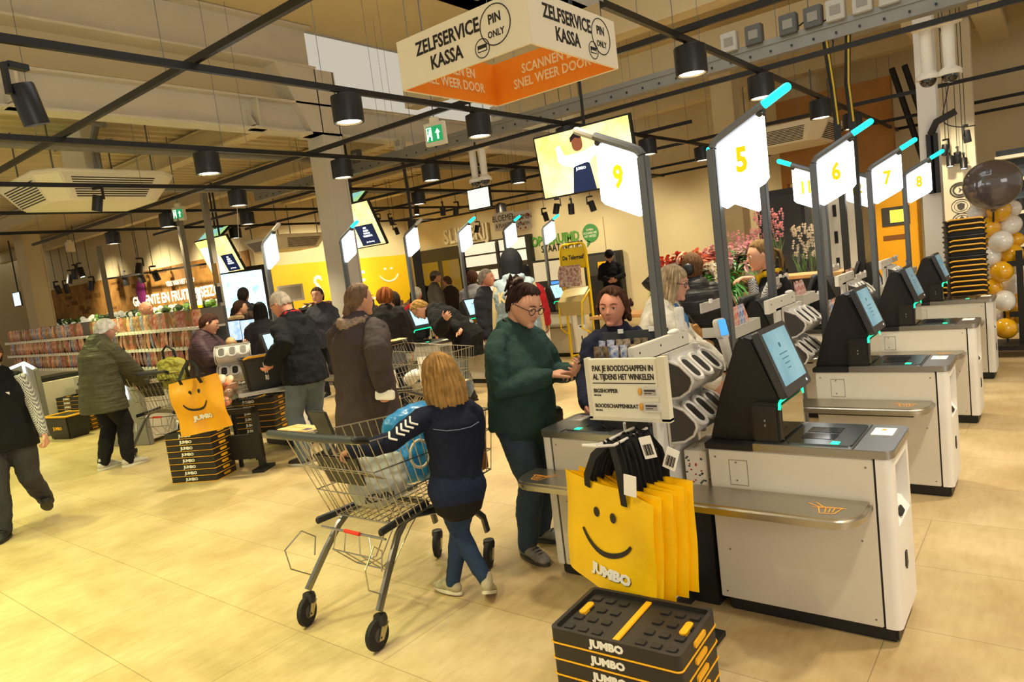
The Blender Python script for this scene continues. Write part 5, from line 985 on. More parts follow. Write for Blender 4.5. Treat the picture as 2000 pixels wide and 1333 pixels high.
# ================= TROLLEYS =================
WIRE=mat('zinc_wire','b9b5a8',.28,1); TUBE=mat('zinc_tube','8f8f8e',.3,1); HND=mat('trolley_handle','3b3d42',.45)
def make_trolley(sign=False):
    t=thing('shopping_trolley','x','trolley')
    c=lambda x,y: V((x,y))
    def side(u,v,s):   # u 0 rear..1 front, v 0 bottom..1 top
        b=V((s*.25,.2,.5)).lerp(V((s*.2,.98,.53)),u); p=V((s*.275,.02,.95)).lerp(V((s*.225,1.02,.875)),u); return b.lerp(p,v)
    q=M(); r=.0028
    for s in (-1,1):
        for v in (0,.33,.66,1): q.tube([side(0,v,s),side(1,v,s)],.0042 if v in (0,1) else .0032,6)
        for k in range(19): q.tube([side(k/18,0,s),side(k/18,1,s)],r,5)
        q.tube([side(0.0,1,s),side(0.0,1,s)+V((0,-.02,.03))],.006,6)
    for k in range(11):
        x=-1+2*k/10; q.tube([V((.2*x,.98,.53)),V((.225*x,1.02,.875))],r,5)
        a=V((.25*x,.2,.5));b=V((.275*x,.02,.95)); q.tube([a,b],r,5); q.tube([V((.25*x,.2,.5)),V((.2*x,.98,.53))],r,5)
    for k in range(14):
        u=k/13; q.tube([side(u,0,-1),side(u,0,1)],r,5)
    for v in (0,.33,.66,1): q.tube([side(1,v,-1),side(1,v,1)],.004,6); q.tube([side(0,v,-1),side(0,v,1)],.0035,6)
    q.build('basket',WIRE,t)
    h=M().limb([(-.33,-.03,.985),(-.1,-.045,.985),(.1,-.045,.985),(.31,-.03,.985)],[.017,.021,.021,.017],12); h.build('handle',HND,t)
    q=M()
    for s in (-1,1): q.limb([(s*.31,-.03,.985),(s*.30,.03,.97),(s*.28,.06,.95)],[.018,.018,.014],10); 
    q.build('handle_bracket',K,t)
    # child seat flap and grid
    q=M(); 
    for k in range(9): x=-.2+.05*k; q.tube([(x,.07,.93),(x,.10,.78),(x,.19,.73)],r,5)
    q.tube([(-.22,.10,.78),(.22,.10,.78)],.004,6); q.tube([(-.22,.19,.73),(.22,.19,.73)],.004,6); q.build('child_seat',WIRE,t)
    q=M(); q.hexa([(-.13,.135,.70),(.13,.135,.70),(.13,.15,.70),(-.13,.15,.70),(-.17,.075,.86),(.17,.075,.86),(.17,.09,.86),(-.17,.09,.86)]); q.build('seat_flap',DKGREY,t,bevel=.006)
    M().hexa([(.04,.0,.93),(.20,.0,.93),(.21,.015,.93),(.03,.015,.93),(.03,-.02,1.10),(.21,-.02,1.10),(.21,-.005,1.10),(.03,-.005,1.10)]) 
    # frame tubes
    for s in (-1,1):
        q=M(); P=[(s*.265,.0,.17),(s*.24,.12,.33),(s*.22,.21,.44),(s*.21,.28,.49),(s*.205,.36,.495),(s*.2,.6,.44),(s*.2,.78,.37),(s*.2,.86,.29),(s*.2,.88,.2)]
        q.ring(P,[(.014,.022)]*len(P),8,side=(1,0,0)); q.build('frame_tube',TUBE,t)
        q=M(); q.limb([(s*.235,.10,.5),(s*.21,.3,.505),(s*.2,.45,.515)],[(.012,.02)]*3,8,(1,0,0)); q.build('basket_support',K,t)
        q=M(); q.tube([(s*.25,.05,.22),(s*.29,-.06,.30),(s*.30,-.07,.40),(s*.27,.02,.47),(s*.25,.08,.42),(s*.25,.06,.33)],.004,6); q.build('stacking_loop',WIRE,t)
    q=M(); q.tube([(-.24,.12,.46),(.24,.12,.46)],.006,6); q.tube([(-.2,.5,.46),(.2,.5,.46)],.006,6)
    for x in (-.12,-.05,.05,.12): q.tube([(x,.12,.46),(x*1.2,.1,.36),(x*1.1,.22,.24),(x*.6,.3,.25),(x*.7,.42,.38),(x*.8,.5,.46)],.0035,6)
    q.tube([(-.13,.22,.24),(.13,.22,.24)],.0035,6); q.tube([(-.15,.1,.36),(.15,.1,.36)],.0035,6); q.build('lower_rack',WIRE,t)
    M().tube([(-.05,.115,.465),(.06,.115,.462)],.010,8).build('red_grip',mat('grip_red','d8301c',.5),t)
    for x,y,rz in ((-.265,.0,20),(.265,0,8),(-.2,.88,30),(.2,.88,24)):
        ca=bpy.data.objects.new('caster',M().lathe([(.0,.155),(.03,.15),(.034,.13),(.03,.105),(.0,.105)],16,c=(0,0,0),cap=False).mesh('caster',K)); C.objects.link(ca); ca.parent=t; ca.location=(x,y,0); ca.rotation_euler=(0,0,math.radians(rz))
        f=M()
        for s in (-1,1): f.prism([(-.02,.11),(.03,.11),(-.02,.045),(-.05,.05)],(-.002,.002),T(s*.022,0,0)@frame((0,0,0),(0,1,0),(0,0,1)))
        f.tube([(-.024,-.035,.0625),(.024,-.035,.0625)],.006,8); f.build('fork',mat('fork_zinc','b8ae90',.35,.9),ca,smooth=False)
        M().lathe([(.0,-.013),(.055,-.015),(.069,-.012),(.072,-.006),(.072,.006),(.069,.012),(.055,.015),(.0,.013)],28,mx=T(0,-.035,.072)@RY(90),cap=False).build('wheel',RUB,ca); M().lathe([(.0,-.0165),(.032,-.0165),(.032,.0165),(0,.0165)],18,mx=T(0,-.035,.072)@RY(90),cap=False).build('hub',DKGREY,ca)
    return t
def add_placard(t,y=-.045):
    m=M().hexa([(-.26,-.03,1.005),(-.02,-.03,1.005),(-.02,.09,1.0),(-.26,.09,1.0),(-.26,-.03,1.009),(-.02,-.03,1.009),(-.02,.09,1.004),(-.26,.09,1.004)]).build('placard',mat('placard_orange','eda23a',.5,var=.35,vscale=14,col2='f4dfae'),t,smooth=False)
    M().box((-.09,-.01,1.0075),(-.05,.02,1.0095)).build('coin_slot',mat('slot_purple','5a4a78',.4),m,smooth=False)
    M().hexa([(-.02,.03,.98),(.09,.03,.98),(.09,.045,.98),(-.02,.045,.98),(-.03,-.01,1.10),(.10,-.01,1.10),(.10,.005,1.10),(-.03,.005,1.10)]).build('clip_board',DKGREY,t,bevel=.004)
tr=make_trolley(); tb=[dup(tr) for _ in range(2)]
tr.location=(-2.76,1.90,0); tr.rotation_euler=(0,0,math.radians(1)); tr['label']='nearest wire shopping trolley with orange placard on its handle, beside the girl in denim'; add_placard(tr)
G='wire shopping trolleys'; tr['group']=G
for o,l,rz,lb in ((tb[0],(-5.88,5.12,0),-84,'wire shopping trolley with white advert board, in front of the bending woman'),(tb[1],(-8.02,3.42,0),28,'wire shopping trolley pushed by the white-haired man, with a yellow-green bag on it')):
    o.location=l; o.rotation_euler=(0,0,math.radians(rz)); o['label']=lb; o['group']=G
add_placard(tb[0])
ab=M().box((.23,.62,.56),(.235,.98,.85)).build('advert_board',PAPER,tb[0],smooth=False); f=frame((.238,.8,.7),(0,1,0),(0,0,1)); text('LEKKER\nVERSMARKT',.06,mat('letter_brown','6a4a3a',.7),f@T(0,.03,0),ab,.85,.001); M().ball((.24,.70,.62),(.004,.03,.03)).build('fruit_print',mat('print_orange','d07a3a',.6),ab)
# goods in the nearest trolley
def soft_bag(name,label,cat,loc,rz,sx,sy,sz,m,fold=.03,top=1.0,tilt=0):
    t=thing(name,label,cat,loc,math.radians(rz)); q=M(); q.limb([(0,0,sy*.6),(0,0,sz*.5),(0,0,sz*.93)],[(sx/2,sy/2),(sx/2*1.05,sy/2*1.1),(sx/2*top,sy/2*.7)],18,(1,0,0)); remesh(q,'body',m,t,.008,3,.5,fold,.06); return t
bb=soft_bag('carrier_bag','bright blue carrier bag with pale loop print inside the nearest trolley','bag',(-2.74,2.52,.55),80,.42,.20,.40,mat('bag_blue','2f93d0',.3,var=.1,spec=.6))
q=M()
for cx,cz,r in ((-.08,.2,.06),(.02,.19,.05),(.09,.22,.06)): q.ring([(cx+r*math.cos(k*PI/10),-.115,cz+r*1.2*math.sin(k*PI/10)) for k in range(20)],.008,6,closed=True)
q.build('print',mat('print_pale','cfc2a8',.5),bb)
gb=soft_bag('carrier_bag','grey plastic bag with dark lettering at the back of the nearest trolley','bag',(-2.76,2.22,.505),50,.30,.18,.27,mat('bag_grey','a9ab9e',.35,var=.15))
text('KEVIN',.06,INK,frame((.0,-.118,.10),(1,0,0),(0,0,1)),gb,.9,.001); tag(gb,gb['label'],'bag')
bx=thing('packed_box','brown printed box standing in the front of the nearest trolley','box',(-2.66,2.80,.545),.1); M().box((-.09,-.06,0),(.09,.06,.25)).build('body',mat('box_brown','a06a3a',.6,var=.25,vscale=20),bx,bevel=.003); text('THEE',.05,PAPER,frame((.0915,0,.16),(0,1,0),(0,0,1)),bx,.8); M().box((.0,-.058,.25),(.088,.058,.254)).build('side_print',mat('box_grey','5a5a5c',.5),bx,smooth=False)
sb=soft_bag('shoulder_bag','crumpled yellow-green bag lying on the trolley of the white-haired man','bag',(-8.22,3.86,.68),20,.42,.24,.36,mat('bag_lime','a39c3c',.7,var=.15),.04)
M().box((-.07,-.15,.16),(.07,-.14,.175)).build('zip',K,sb); M().tube([(-.1,0,.3),(-.08,-.02,.5),(0,-.03,.56),(.08,-.02,.5),(.1,0,.3)],.014,6).build('strap',K,sb)
for i,(x,y,z,l,c) in enumerate([(-5.5,5.05,.53,'white packaged food in the trolley in front of the bending woman','e9e4da'),(-5.25,5.2,.53,'pale green packaged food in the same trolley near its advert board','c4cfa0')]): tag(M().limb([(x,y,z+.07),(x+.1,y,z+.12)],[.07,.06],10).build('food_pack',mat('pack_'+c,c,.5),bevel=0),l,'food packet')
# ================= CRATES AND BAGS =================
CR=mat('crate_black','26231f',.5); CY=mat('crate_yellow','e9ab14',.45)
def make_crate(first=False):
    t=thing('folding_crate','x','crate'); L_,D,hh=.49,.33,.058
    q=M(); q.prism(rrect(L_,D,.02),(0,hh)); 
    o=q; 
    b=M(); po=rrect(L_,D,.02);pi=rrect(L_-.03,D-.03,.015); n=len(po)
    b.add([(x,y,0) for x,y in po]+[(x,y,hh) for x,y in po]+[(x,y,hh) for x,y in pi]+[(x,y,hh-.018) for x,y in pi],[tuple(range(n-1,-1,-1)),tuple(range(3*n,4*n))]+[(i,(i+1)%n,n+(i+1)%n,n+i) for i in range(n)]+[(n+i,n+(i+1)%n,2*n+(i+1)%n,2*n+i) for i in range(n)]+[(2*n+i,2*n+(i+1)%n,3*n+(i+1)%n,3*n+i) for i in range(n)])
    b.build('body',CR,t,ang=30)
    M().ring([(x*1.0,y*1.0,.004) for x,y in rrect(L_+.004,D+.004,.02)],.0032,6,closed=True).build('yellow_rim',CY,t)
    for s in (-1,1):
        M().prism(rrect(.10,.022,.01),(-.004,.004),T(s*(L_/2+.003),0,.035)@RX(0)@frame((0,0,0),(0,1,0),(0,0,1))).build('side_grip',CY,t,smooth=False)
    text('JUMBO',.037,mat('crate_letters','efece2',.6),frame((-.02,-D/2-.001,.032),(1,0,0),(0,0,1)),t,1.1,.002)
    if first:
        q=M(); 
        for i in range(8):
            for j in range(4):
                if abs(i-3.5)<.6: continue
                M().prism(rrect(.036,.036,.008),(hh-.019,hh-.012),T(-.195+i*.0557,-.108+j*.072,0)).build('lid_pad',mat('crate_dark','1c1a18',.55),t,bevel=.002)
        M().box((-.012,-.15,hh-.018),(.012,.15,hh-.010)).build('centre_bar',CY,t,bevel=.002)
        for s in (-1,1): M().prism(rrect(.026,.085,.012),(hh-.018,hh-.006),T(s*.195,.02,0)).build('lid_handle',CY,t)
        for i in range(6): M().ball((-.17+i*.068,-.135,hh-.016),(.006,.006,.004),8,5).build('lid_clip',CY,t)
    return t
c_top=make_crate(True); c_mid=make_crate(False)
def crate_stack(x,y,rz,n,step,grp,what,top=True,z0=0):
    for k in range(n):
        src=c_top if (k==n-1 and top) else c_mid
        o=dup(src,(x,y,z0+k*step),math.radians(rz)); 
        pos='topmost' if k==n-1 else ('lowest' if k==0 else ['second','third','fourth','fifth','sixth','seventh','eighth'][n-2-k]+' from the top')
        o['label']='black folding crate, %s in the stack %s'%(pos,what); o['group']=grp; o['category']='crate'
crate_stack(-1.24,2.03,3,6,.0605,'folding crates under the yellow bags','under the nearest bags')
crate_stack(-6.58,3.22,27,8,.0605,'folding crates under the left bag','under the left bag')
crate_stack(-6.62,4.18-.25,30,6,.0605,'folding crates behind the black stand','behind the black stand',True,.28)
crate_stack(-11.72,4.02,20,9,.0605,'folding crates by the left trolley','by the left grey checkout')
bpy.data.objects.remove
for o in (c_top,c_mid):
    for ch in list(o.children):
        bpy.data.objects.remove(ch)
    bpy.data.objects.remove(o)
YB=mat('bag_yellow','fccb00',.42,var=.06,vscale=5,bump=.25,bscale=9,spec=.5); YB2=mat('bag_orange_yellow','f2ab10',.45,var=.08,vscale=5,bump=.3,bscale=10); BK=mat('bag_print_black','28221c',.6); STRAP=mat('bag_strap_black','17161a',.7); TAGW=mat('label_white','f3f1ea',.6)
def make_bag(w_=.47,h_=.44,d=.016,crumple=.006,seed=1,m=YB,face=True):
    """hanging flat carrier bag; origin at the middle of its top edge"""
    t=thing('shopping_bag','x','bag'); rn=random.Random(seed); ph=[rn.random()*6 for _ in range(4)]
    def wv(x,z): return crumple*(math.sin(x*14+ph[0]+z*5)+.7*math.sin(z*17+ph[1]+x*6)+.5*math.sin(x*31+ph[2]))
    q=M(); nx,nz=22,18
    for s in (-1,1): q.grid(lambda u,v:V(((u-.5)*w_*(1+.02*v),s*d*(.3+.7*min(1,4*v))*(1-abs(2*u-1)**8)+wv((u-.5)*w_,-v*h_),-v*h_+.004*math.sin(u*9+ph[3]))),nx,nz)
    b=q.build('body',m,t,ang=80); b.modifiers.new('w','WELD').merge_threshold=.002
    fy=lambda x,z:-d-.002+wv(x,z)
    if face:
        q=M()
        for sx in (-.045,.04):
            q=M(); q.add([(sx+(.016)*math.cos(k*PI/8),fy(sx,-.12)-.001,-.12+.021*math.sin(k*PI/8)) for k in range(16)],[tuple(range(16))]); q.build('eye_print',BK,t,smooth=False)
        q=M(); n=22; vs=[]
        for k in range(n+1):
            a=math.radians(205+130*k/n); th=.006+.006*math.sin(PI*k/n); 
            for rr in (.135-th,.135+th): x=.0+rr*1.0*math.cos(a); z=-.18+rr*.92*math.sin(a)+.02; vs.append((x,fy(x,z)-.0015,z))
        q.add(vs,[(2*k,2*k+1,2*k+3,2*k+2) for k in range(n)]); q.build('smile_print',BK,t,smooth=False)
        lx=.03
        for dx,dz,mm,dy in ((.002,-.002,BK,0),(0,0,PAPER,-.001)): 
            tx=text('JUMBO',.055,mm,frame((lx+dx,0,-.36+dz),(1,0,0),(0,0,1)),t,1.1,.0035)
            for v in tx.data.vertices: v.co.y=fy(v.co.x,v.co.z)-.0012+dy+v.co.y*.5
    for s in (-1,1):
        q=M(); P=[(-.095,s*d,-.03),(-.09,s*d*1.5,.02),(-.055,s*.02,.11),(-.01,0,.165),(.03,0,.165),(.075,s*.02,.10),(.095,s*d*1.5,.02),(.10,s*d,-.05)]; q.ring(P,[(.017,.0022)]*len(P),6,side=(1,0,0)); q.build('handle',STRAP,t)
    return t
b0=make_bag(); b1=make_bag(seed=5,face=False)
BW=V((-1.41,2.24,.765))
for k in range(8):
    o=b0 if k==0 else dup(b1)
    o.location=BW+V((.010*k,.024*k,.004*math.sin(k*2.0)+(.0 if k<4 else .008))); o.rotation_euler=(math.radians(0),math.radians([7,5,8,4,6,3,5,2][k]),math.radians([-14,-12,-16,-11,-14,-10,-13,-12][k])); o['group']='yellow bags hanging from the packing stand'
    o['label']='frontmost yellow shopping bag with smiling face print, hanging over the near crates' if k==0 else 'yellow shopping bag hanging %s behind the smiling front bag'%['','directly','second','third','fourth','fifth','sixth','last in line'][k]
b1_children=list(b1.children)
for ch in b1_children: bpy.data.objects.remove(ch)
bpy.data.objects.remove(b1)
for i,(x,y,z,rx,ry,l) in enumerate([(-1.27,2.17,.80,5,8,'white hang tag dangling on the front yellow bag'),(-1.17,2.32,.865,0,20,'white barcode tag on the black bag straps'),(-1.235,2.27,.92,0,-14,'upper white barcode tag beside the black bag straps')]):
    tg=tag(M().prism(rrect(.052,.085,.003),(-.0006,.0006),T(x,y,z)@RY(ry)@RX(rx)@frame((0,0,0),(1,0,0),(0,0,1))).build('hang_tag',TAGW,smooth=False),l,'tag')
    if i:
        q=M()
        for k in range(9): q.box((-.018+.004*k,-.002,-.03),(-.0165+.004*k+.001*(k%3),-.0012,.012),T(x,y,z)@RY(ry))
        q.build('barcode',INK,tg,smooth=False)
# packing stand with sign
t=thing('packing_sign_stand','cream sign stand reading PAK JE BOODSCHAPPEN IN with black pole, behind the yellow bags','sign',(-1.41,2.52,0))
M().box((-.035,-.03,0),(.035,.03,1.2)).build('pole',KM,t,smooth=False); M().box((-.25,-.12,0),(.25,.12,.02)).build('base',K,t)
pn=M().box((-.18,-.058,.975),(.18,-.032,1.225)).build('sign_panel',mat('sign_cream','f1ecd6',.5),t,bevel=.003); M().box((-.185,-.064,.97),(-.17,-.03,1.23)).box((.15,-.064,.97),(.185,-.03,1.23)).box((-.185,-.064,.965),(.185,-.03,.98)).build('sign_frame',mat('sign_frame','e2dcc6',.5),pn,smooth=False)
f=lambda x,z:frame((x,-.0595,z),(1,0,0),(0,0,1))
text('PAK JE BOODSCHAPPEN IN',.034,INK,f(-.01,1.185),pn,.68,.0006); text('AL TIJDENS HET WINKELEN',.034,INK,f(-.01,1.149),pn,.67,.0006); M().box((-.155,-.061,1.122),(.135,-.059,1.125)).build('line',INK,pn,smooth=False)
text('BIGSHOPPER',.024,INK,f(-.155,1.09),pn,.85,.0003,align='LEFT'); text('PER STUK',.01,INK,f(-.155,1.071),pn,.8,align='LEFT'); text('BOODSCHAPPENKRAT',.024,INK,f(-.155,1.026),pn,.82,.0003,align='LEFT'); text('PER STUK',.01,INK,f(-.155,1.007),pn,.8,align='LEFT')
for z in (1.09,1.028):
    M().prism(rrect(.07,.04,.003),(0,.01),f(.115,z)).build('price_label',mat('label_plastic','d8d5cd',.45),pn); M().prism(rrect(.054,.026,.002),(.01,.0108),f(.112,z)).build('price_display',mat('epaper','b4ada6',.5),pn,smooth=False); M().box((.088,-.0715,z+.003),(.136,-.0705,z+.009)).box((.088,-.0715,z-.006),(.12,-.0705,z-.003)).build('price_text',INK,pn,smooth=False); M().ball((.063,-.062,z),(.008,.004,.016),10,6).build('price_flag',mat('flag_orange','e8a53a',.5),pn)
q=M()
for s in (-1,1): q.tube([(.03*s+.03,-.03,.93),(.03*s+.03,-.30,.935),(.03*s+.03,-.42,.965)],.006,6)
q.tube([(.0,-.42,.965),(.06,-.42,.965)],.006,6); q.build('bag_hook',mat('hook_white','dcd9d0',.4),t)
# things on the near till
t=thing('receipt_unit','white receipt unit with black base on the till under sign 9','till accessory',(-1.74,3.0,.79)); M().box((-.085,-.07,.0),(.085,.07,.05)).build('base',K,t); M().box((-.08,-.065,.05),(.08,.065,.11)).box((.03,.0,.11),(.07,.04,.15)).build('body',mat('printer_white','d9d5c8',.5),t,bevel=.006); M().ball((-.04,0,.115),(.05,.04,.02)).build('paper_roll',PAPER,t); M().box((.03,-.083,-.005),(.10,-.073,.04)).build('price_label',TAGW,t,bevel=.002); M().box((.038,-.0845,.004),(.092,-.083,.032)).build('price_display',mat('epaper','b4ada6'),t,smooth=False)
t=thing('card_terminal','small black payment terminal on a stalk left of the packing sign','payment terminal',(-1.84,2.93,.79)); M().tube([(0,0,0),(0,0,.08)],.006,6).tube([(0,0,.02),(.04,0,.0)],.005,6).build('stalk',K,t); M().prism([(-.03,0),(.025,0),(.03,.05),(.03,.12),(-.02,.13),(-.045,.07)],(-.02,.02),T(0,0,.08)@frame((0,0,0),(1,0,0),(0,0,1))).build('body',K,t,bevel=.004)
t=thing('gift_box','patterned gift box standing low between the two nearest tills','box',(-1.325,3.0,.45),0); M().box((-.05,-.14,0),(.055,.14,.28)).build('body',mat('gift_paper','e7dfcf',.6),t,bevel=.002); q=M(); DOT=[mat('dot_%d'%i,c,.6) for i,c in enumerate(('2c4a44','b5413c','3a3432'))]
for k in range(60):
    q.cur=k%3; z=.02+RND.random()*.24; y=-.13+RND.random()*.26; s=RND.choice((0,1))
    if s: q.ball((.056,y,z),(.001,.006,.004),6,4)
    else: q.ball((-.045+RND.random()*.09,-.1405,z),(.006,.001,.004),6,4)
q.build('dots',DOT,t)
tag(M().box((-1.40,2.86,0),(-1.27,3.2,.45)).build('low_shelf',K,bevel=.005),'black low shelf block between the two nearest tills','shelf')
# ---- left bag stand
t=thing('bag_stand','black metal stand beside the left crate stack','stand',(-6.3,3.5,0),math.radians(30)); q=M(); q.box((-.3,-.03,0),(-.25,.03,1.0)).box((.15,-.03,0),(.2,.03,.62)).box((-.3,-.03,.57),(.2,.03,.62)).box((-.3,-.02,.12),(.2,.02,.36)).box((-.34,-.12,0),(-.2,.12,.03)).box((.12,-.12,0),(.24,.12,.03)); q.build('frame',KM,t,smooth=False)
lb=make_bag(.50,.50,.05,.022,9,YB2); lb.location=(-6.24,3.10,1.0); lb.rotation_euler=(0,math.radians(-6),math.radians(30)); lb['label']='crumpled orange-yellow shopping bag with smile print hanging above the left crates'; lb['category']='bag'
tag(soft_bag('shopping_bag','half-folded yellow and black bag hanging behind the left grey checkout panel','bag',(-10.2,4.0,.55),20,.22,.12,.42,YB2,.03),'small yellow bag hanging just left of the man in green, behind him','bag')
# wire basket of flat breads
t=thing('bread_basket','wire basket heaped with bags of flat bread under the left scanner rack','basket',(-6.72,3.62,.62),math.radians(20)); q=M()
for k in range(9): x=-.2+.05*k; q.tube([(x,-.15,.0),(x,-.17,.22)],.003,5).tube([(x,.15,0),(x,.17,.22)],.003,5).tube([(x,-.15,0),(x,.15,0)],.003,5)
for z in (0,.075,.15,.22): q.tube([(-.22,-.15-.02*z/.22,z),(.22,-.15-.02*z/.22,z),(.22,.15,z),(-.22,.15,z)],.0035,5,True)
q.build('wires',WIRE,t); each([M().cbox((sx*.185,sy*.125,-.31),(.03,.03,.62)) for sx in (-1,1) for sy in (-1,1)],'leg',KM,t,smooth=False)
BR=[mat('bread_%d'%i,c,.5,var=.3,vscale=14,col2=d) for i,(c,d) in enumerate((('d98a4a','f0d9c0'),('e8b78a','c9502e'),('c9743c','f3e6d6')))]
for k in range(13):
    a=RND.random()*6; x=-.15+.3*RND.random(); y=-.1+.2*RND.random(); z=.66+.26*(k/13); c=V((-6.72,3.62,0)); 
    q=M(); q.ball((0,0,0),(.085,.07,.028),12,7); o=tag(q.build('bread_bag',BR[k%3]),'packed flat bread heaped in the wire basket under the left scanner rack','bread','flat bread bags in the wire basket'); o.location=c+V((x,y,z)); o.rotation_euler=(RND.uniform(-.8,.8),RND.uniform(-.8,.8),a)
t=thing('bread_loaf','sliced loaf in clear bag held by the woman in the purple-brown coat','bread',(-7.53,4.26,1.13),math.radians(-35)); q=M(); q.limb([(-.10,0,0),(.0,0,.03),(.12,0,.07)],[(.055,.06)]*3,12,(0,1,0)); q.build('loaf',mat('loaf','c98a4a',.6,var=.3,vscale=12,col2='e9cfa0'),t)
# black basket on the left till shelf, with yellow handles
def make_basket(label,loc,rz,s=1):
    t=thing('shopping_basket',label,'basket',loc,math.radians(rz)); q=M(); po=rrect(.44,.30,.04);pb=rrect(.36,.22,.03); n=len(po)
    q.add([(x,y,0) for x,y in pb]+[(x,y,.24) for x,y in po]+[(x*.94,y*.92,.24) for x,y in po]+[(x*.93,y*.9,.01) for x,y in pb],[tuple(range(n-1,-1,-1)),tuple(range(3*n,4*n))]+[(i,(i+1)%n,n+(i+1)%n,n+i) for i in range(n)]+[(n+i,n+(i+1)%n,2*n+(i+1)%n,2*n+i) for i in range(n)]+[(2*n+i,2*n+(i+1)%n,3*n+(i+1)%n,3*n+i) for i in range(n)])
    q.build('body',K,t); M().ring([(x,y,.235) for x,y in rrect(.45,.31,.045)],.010,8,closed=True).build('rim',K,t)
    M().tube([(.2,-.16,.24),(.16,-.17,.25),(.0,-.175,.25),(-.16,-.17,.25),(-.2,-.16,.24)],.009,6).build('handle',CY,t)
    return t
bk=make_basket('black shopping basket with cut-out letters, steadied by the man in navy jacket',(-6.45,3.95,.742),65); bk.scale=(1.0,1.0,1.35); text('UL\n'+'W\nRI',.05,PAPER,frame((-.0,-.152,.13),(1,0,0),(0,-.17,1)),bk,.8,.002); tag(M().limb([(-6.27,4.12,1.1),(-6.12,4.16,1.12)],[.03,.025],8).build('banana',mat('yellow_fruit','d8a02c',.5)),'yellow fruit pack sticking out of the black basket','fruit')
t=thing('packing_table','small steel packing table under the black basket','table',(-6.45,3.95,0),math.radians(65)); M().box((-.3,-.2,.70),(.3,.2,.74)).build('top',STEEL,t,bevel=.006); each([M().cbox((sx*.26,sy*.16,.35),(.03,.03,.7)) for sx in (-1,1) for sy in (1,)],'leg',GREY,t,smooth=False)
bn=thing('storage_bin','black storage bin with yellow rim between the employee and the man in green','bin',(-11.35,3.72,0),math.radians(15)); M().hexa([(-.2,-.15,0),(.2,-.15,0),(.2,.15,0),(-.2,.15,0),(-.25,-.19,.33),(.25,-.19,.33),(.25,.19,.33),(-.25,.19,.33)]).build('body',K,bn,bevel=.015); M().ring([(x,y,.335) for x,y in rrect(.51,.39,.03)],.014,8,closed=True).build('rim',CY,bn); text('JUMBO',.06,CY,frame((0,-.172,.16),(1,0,0),(0,-.11,1)),bn,1,.003)
# cardboard boxes near the navy man
CB=mat('cardboard','b98d54',.75,var=.12)
for i,(x,y,z,sx,sy,sz,l) in enumerate([(-5.28,4.18,0,.34,.3,.42,'lower cardboard box behind the legs of the man in navy'),(-5.40,4.16,.42,.2,.16,.3,'upright cardboard box on top of the lower one behind the man in navy')]):
    t=thing('cardboard_box',l,'box',(x,y,z),.25*i+.2); M().box((-sx/2,-sy/2,0),(sx/2,sy/2,sz)).build('body',CB,t,bevel=.004); M().box((-sx*.3,-sy/2-.002,sz*.8),(sx*.3,-sy/2,sz*.82)).build('hand_slot',mat('slot_dark','1f1b18'),t,smooth=False)
# ---- tall basket stack on the right
sbk=None
for k in range(25):
    if sbk is None: o=sbk=make_basket('x',(0,0,0),0)
    else: o=dup(sbk)
    o.location=(-.80+.004*math.sin(k*3),8.85,.02+.054*k); o.scale=(.8,1,1.0) if k==0 else sbk.scale; o.rotation_euler=(0,0,math.radians(12+(180 if k in (17,21) else 0)+RND.uniform(-3,3))); o['group']='tall stack of shopping baskets'
    n=25-k; o['label']='topmost black basket with yellow handle in the tall stack by the balloons' if n==1 else 'black yellow-handled basket, %s from the top of the tall stack by the balloons'%('%dth'%n if n>3 else ('second','third')[n-2]); o['category']='basket'
# ================= TILL SNACKS =================
def ordinal(n): return ['first','second','third','fourth','fifth','sixth','seventh','eighth','ninth','tenth','eleventh','twelfth','thirteenth','fourteenth'][n]
SN=[mat('snack_%d'%i,c,.3,var=.45,vscale=45,col2=d) for i,(c,d) in enumerate((('d8431f','f2e2d0'),('5a3a26','c9b8a0'),('2f5fae','e8e6ee'),('b0282c','eadfd5'),('8d8a88','f4f0ea'),('3a2a22','a08a6a'),('e0762a','f4d9c0')))]
def snack_mesh():
    q=M(); q.grid(lambda u,v:V(((u-.5)*.045*(1-.12*math.sin(v*PI)),.011*math.sin(PI*u)*math.sin(PI*v)**.5,(v-.5)*.15)),6,8); q.grid(lambda u,v:V(((u-.5)*.045*(1-.12*math.sin(v*PI)),-.011*math.sin(PI*u)*math.sin(PI*v)**.5,(v-.5)*.15)),6,8); return q
SNM=[snack_mesh().mesh('snack_pack',m) for m in SN]
def snack_rack(x,y,z,n,rows,where,grp,cols,rz=0,fc='c9c5bb',w_=.05):
    t=thing('snack_rack','small snack rack '+where,'rack',(x,y,z),rz,'snack racks at the tills'); q=M(); L_=n*w_+.06
    q.box((-.03,-.08,-.10),(L_,.12*rows,-.09)).box((-.03,-.08,-.10),(-.02,.12*rows,-.03)).box((L_-.01,-.08,-.10),(L_,.12*rows,-.03)).box((-.03,.12*rows-.01,.06),(L_,.12*rows,.12)).box((-.03,-.085,-.10),(L_,-.08,-.03)); q.build('frame',mat('rack_'+fc,fc,.5),t,smooth=False)
    M().box((L_/2-.02,.0,-z),(L_/2+.02,.04,-.1)).build('post',GREY,t,smooth=False)
    for k in (.2,.7): M().box((L_*k,.12*rows-.025,.11),(L_*k+.03,.12*rows-.012,.135)).build('price_clip',TAGW,t,smooth=False)
    for j in range(rows):
        for i in range(n):
            o=bpy.data.objects.new('snack_pack',SNM[cols[(i//2+j)%len(cols)]]); C.objects.link(o); o.location=V((x,y,z))+RZ(math.degrees(rz))@V((.01+i*w_,-.03+.1*j,.0+.02*j)); o.rotation_euler=(RND.uniform(-.25,.05),RND.uniform(-.12,.12),rz+RND.uniform(-.3,.3)); tag(o,'small foil snack packs '+where,'snack',grp)
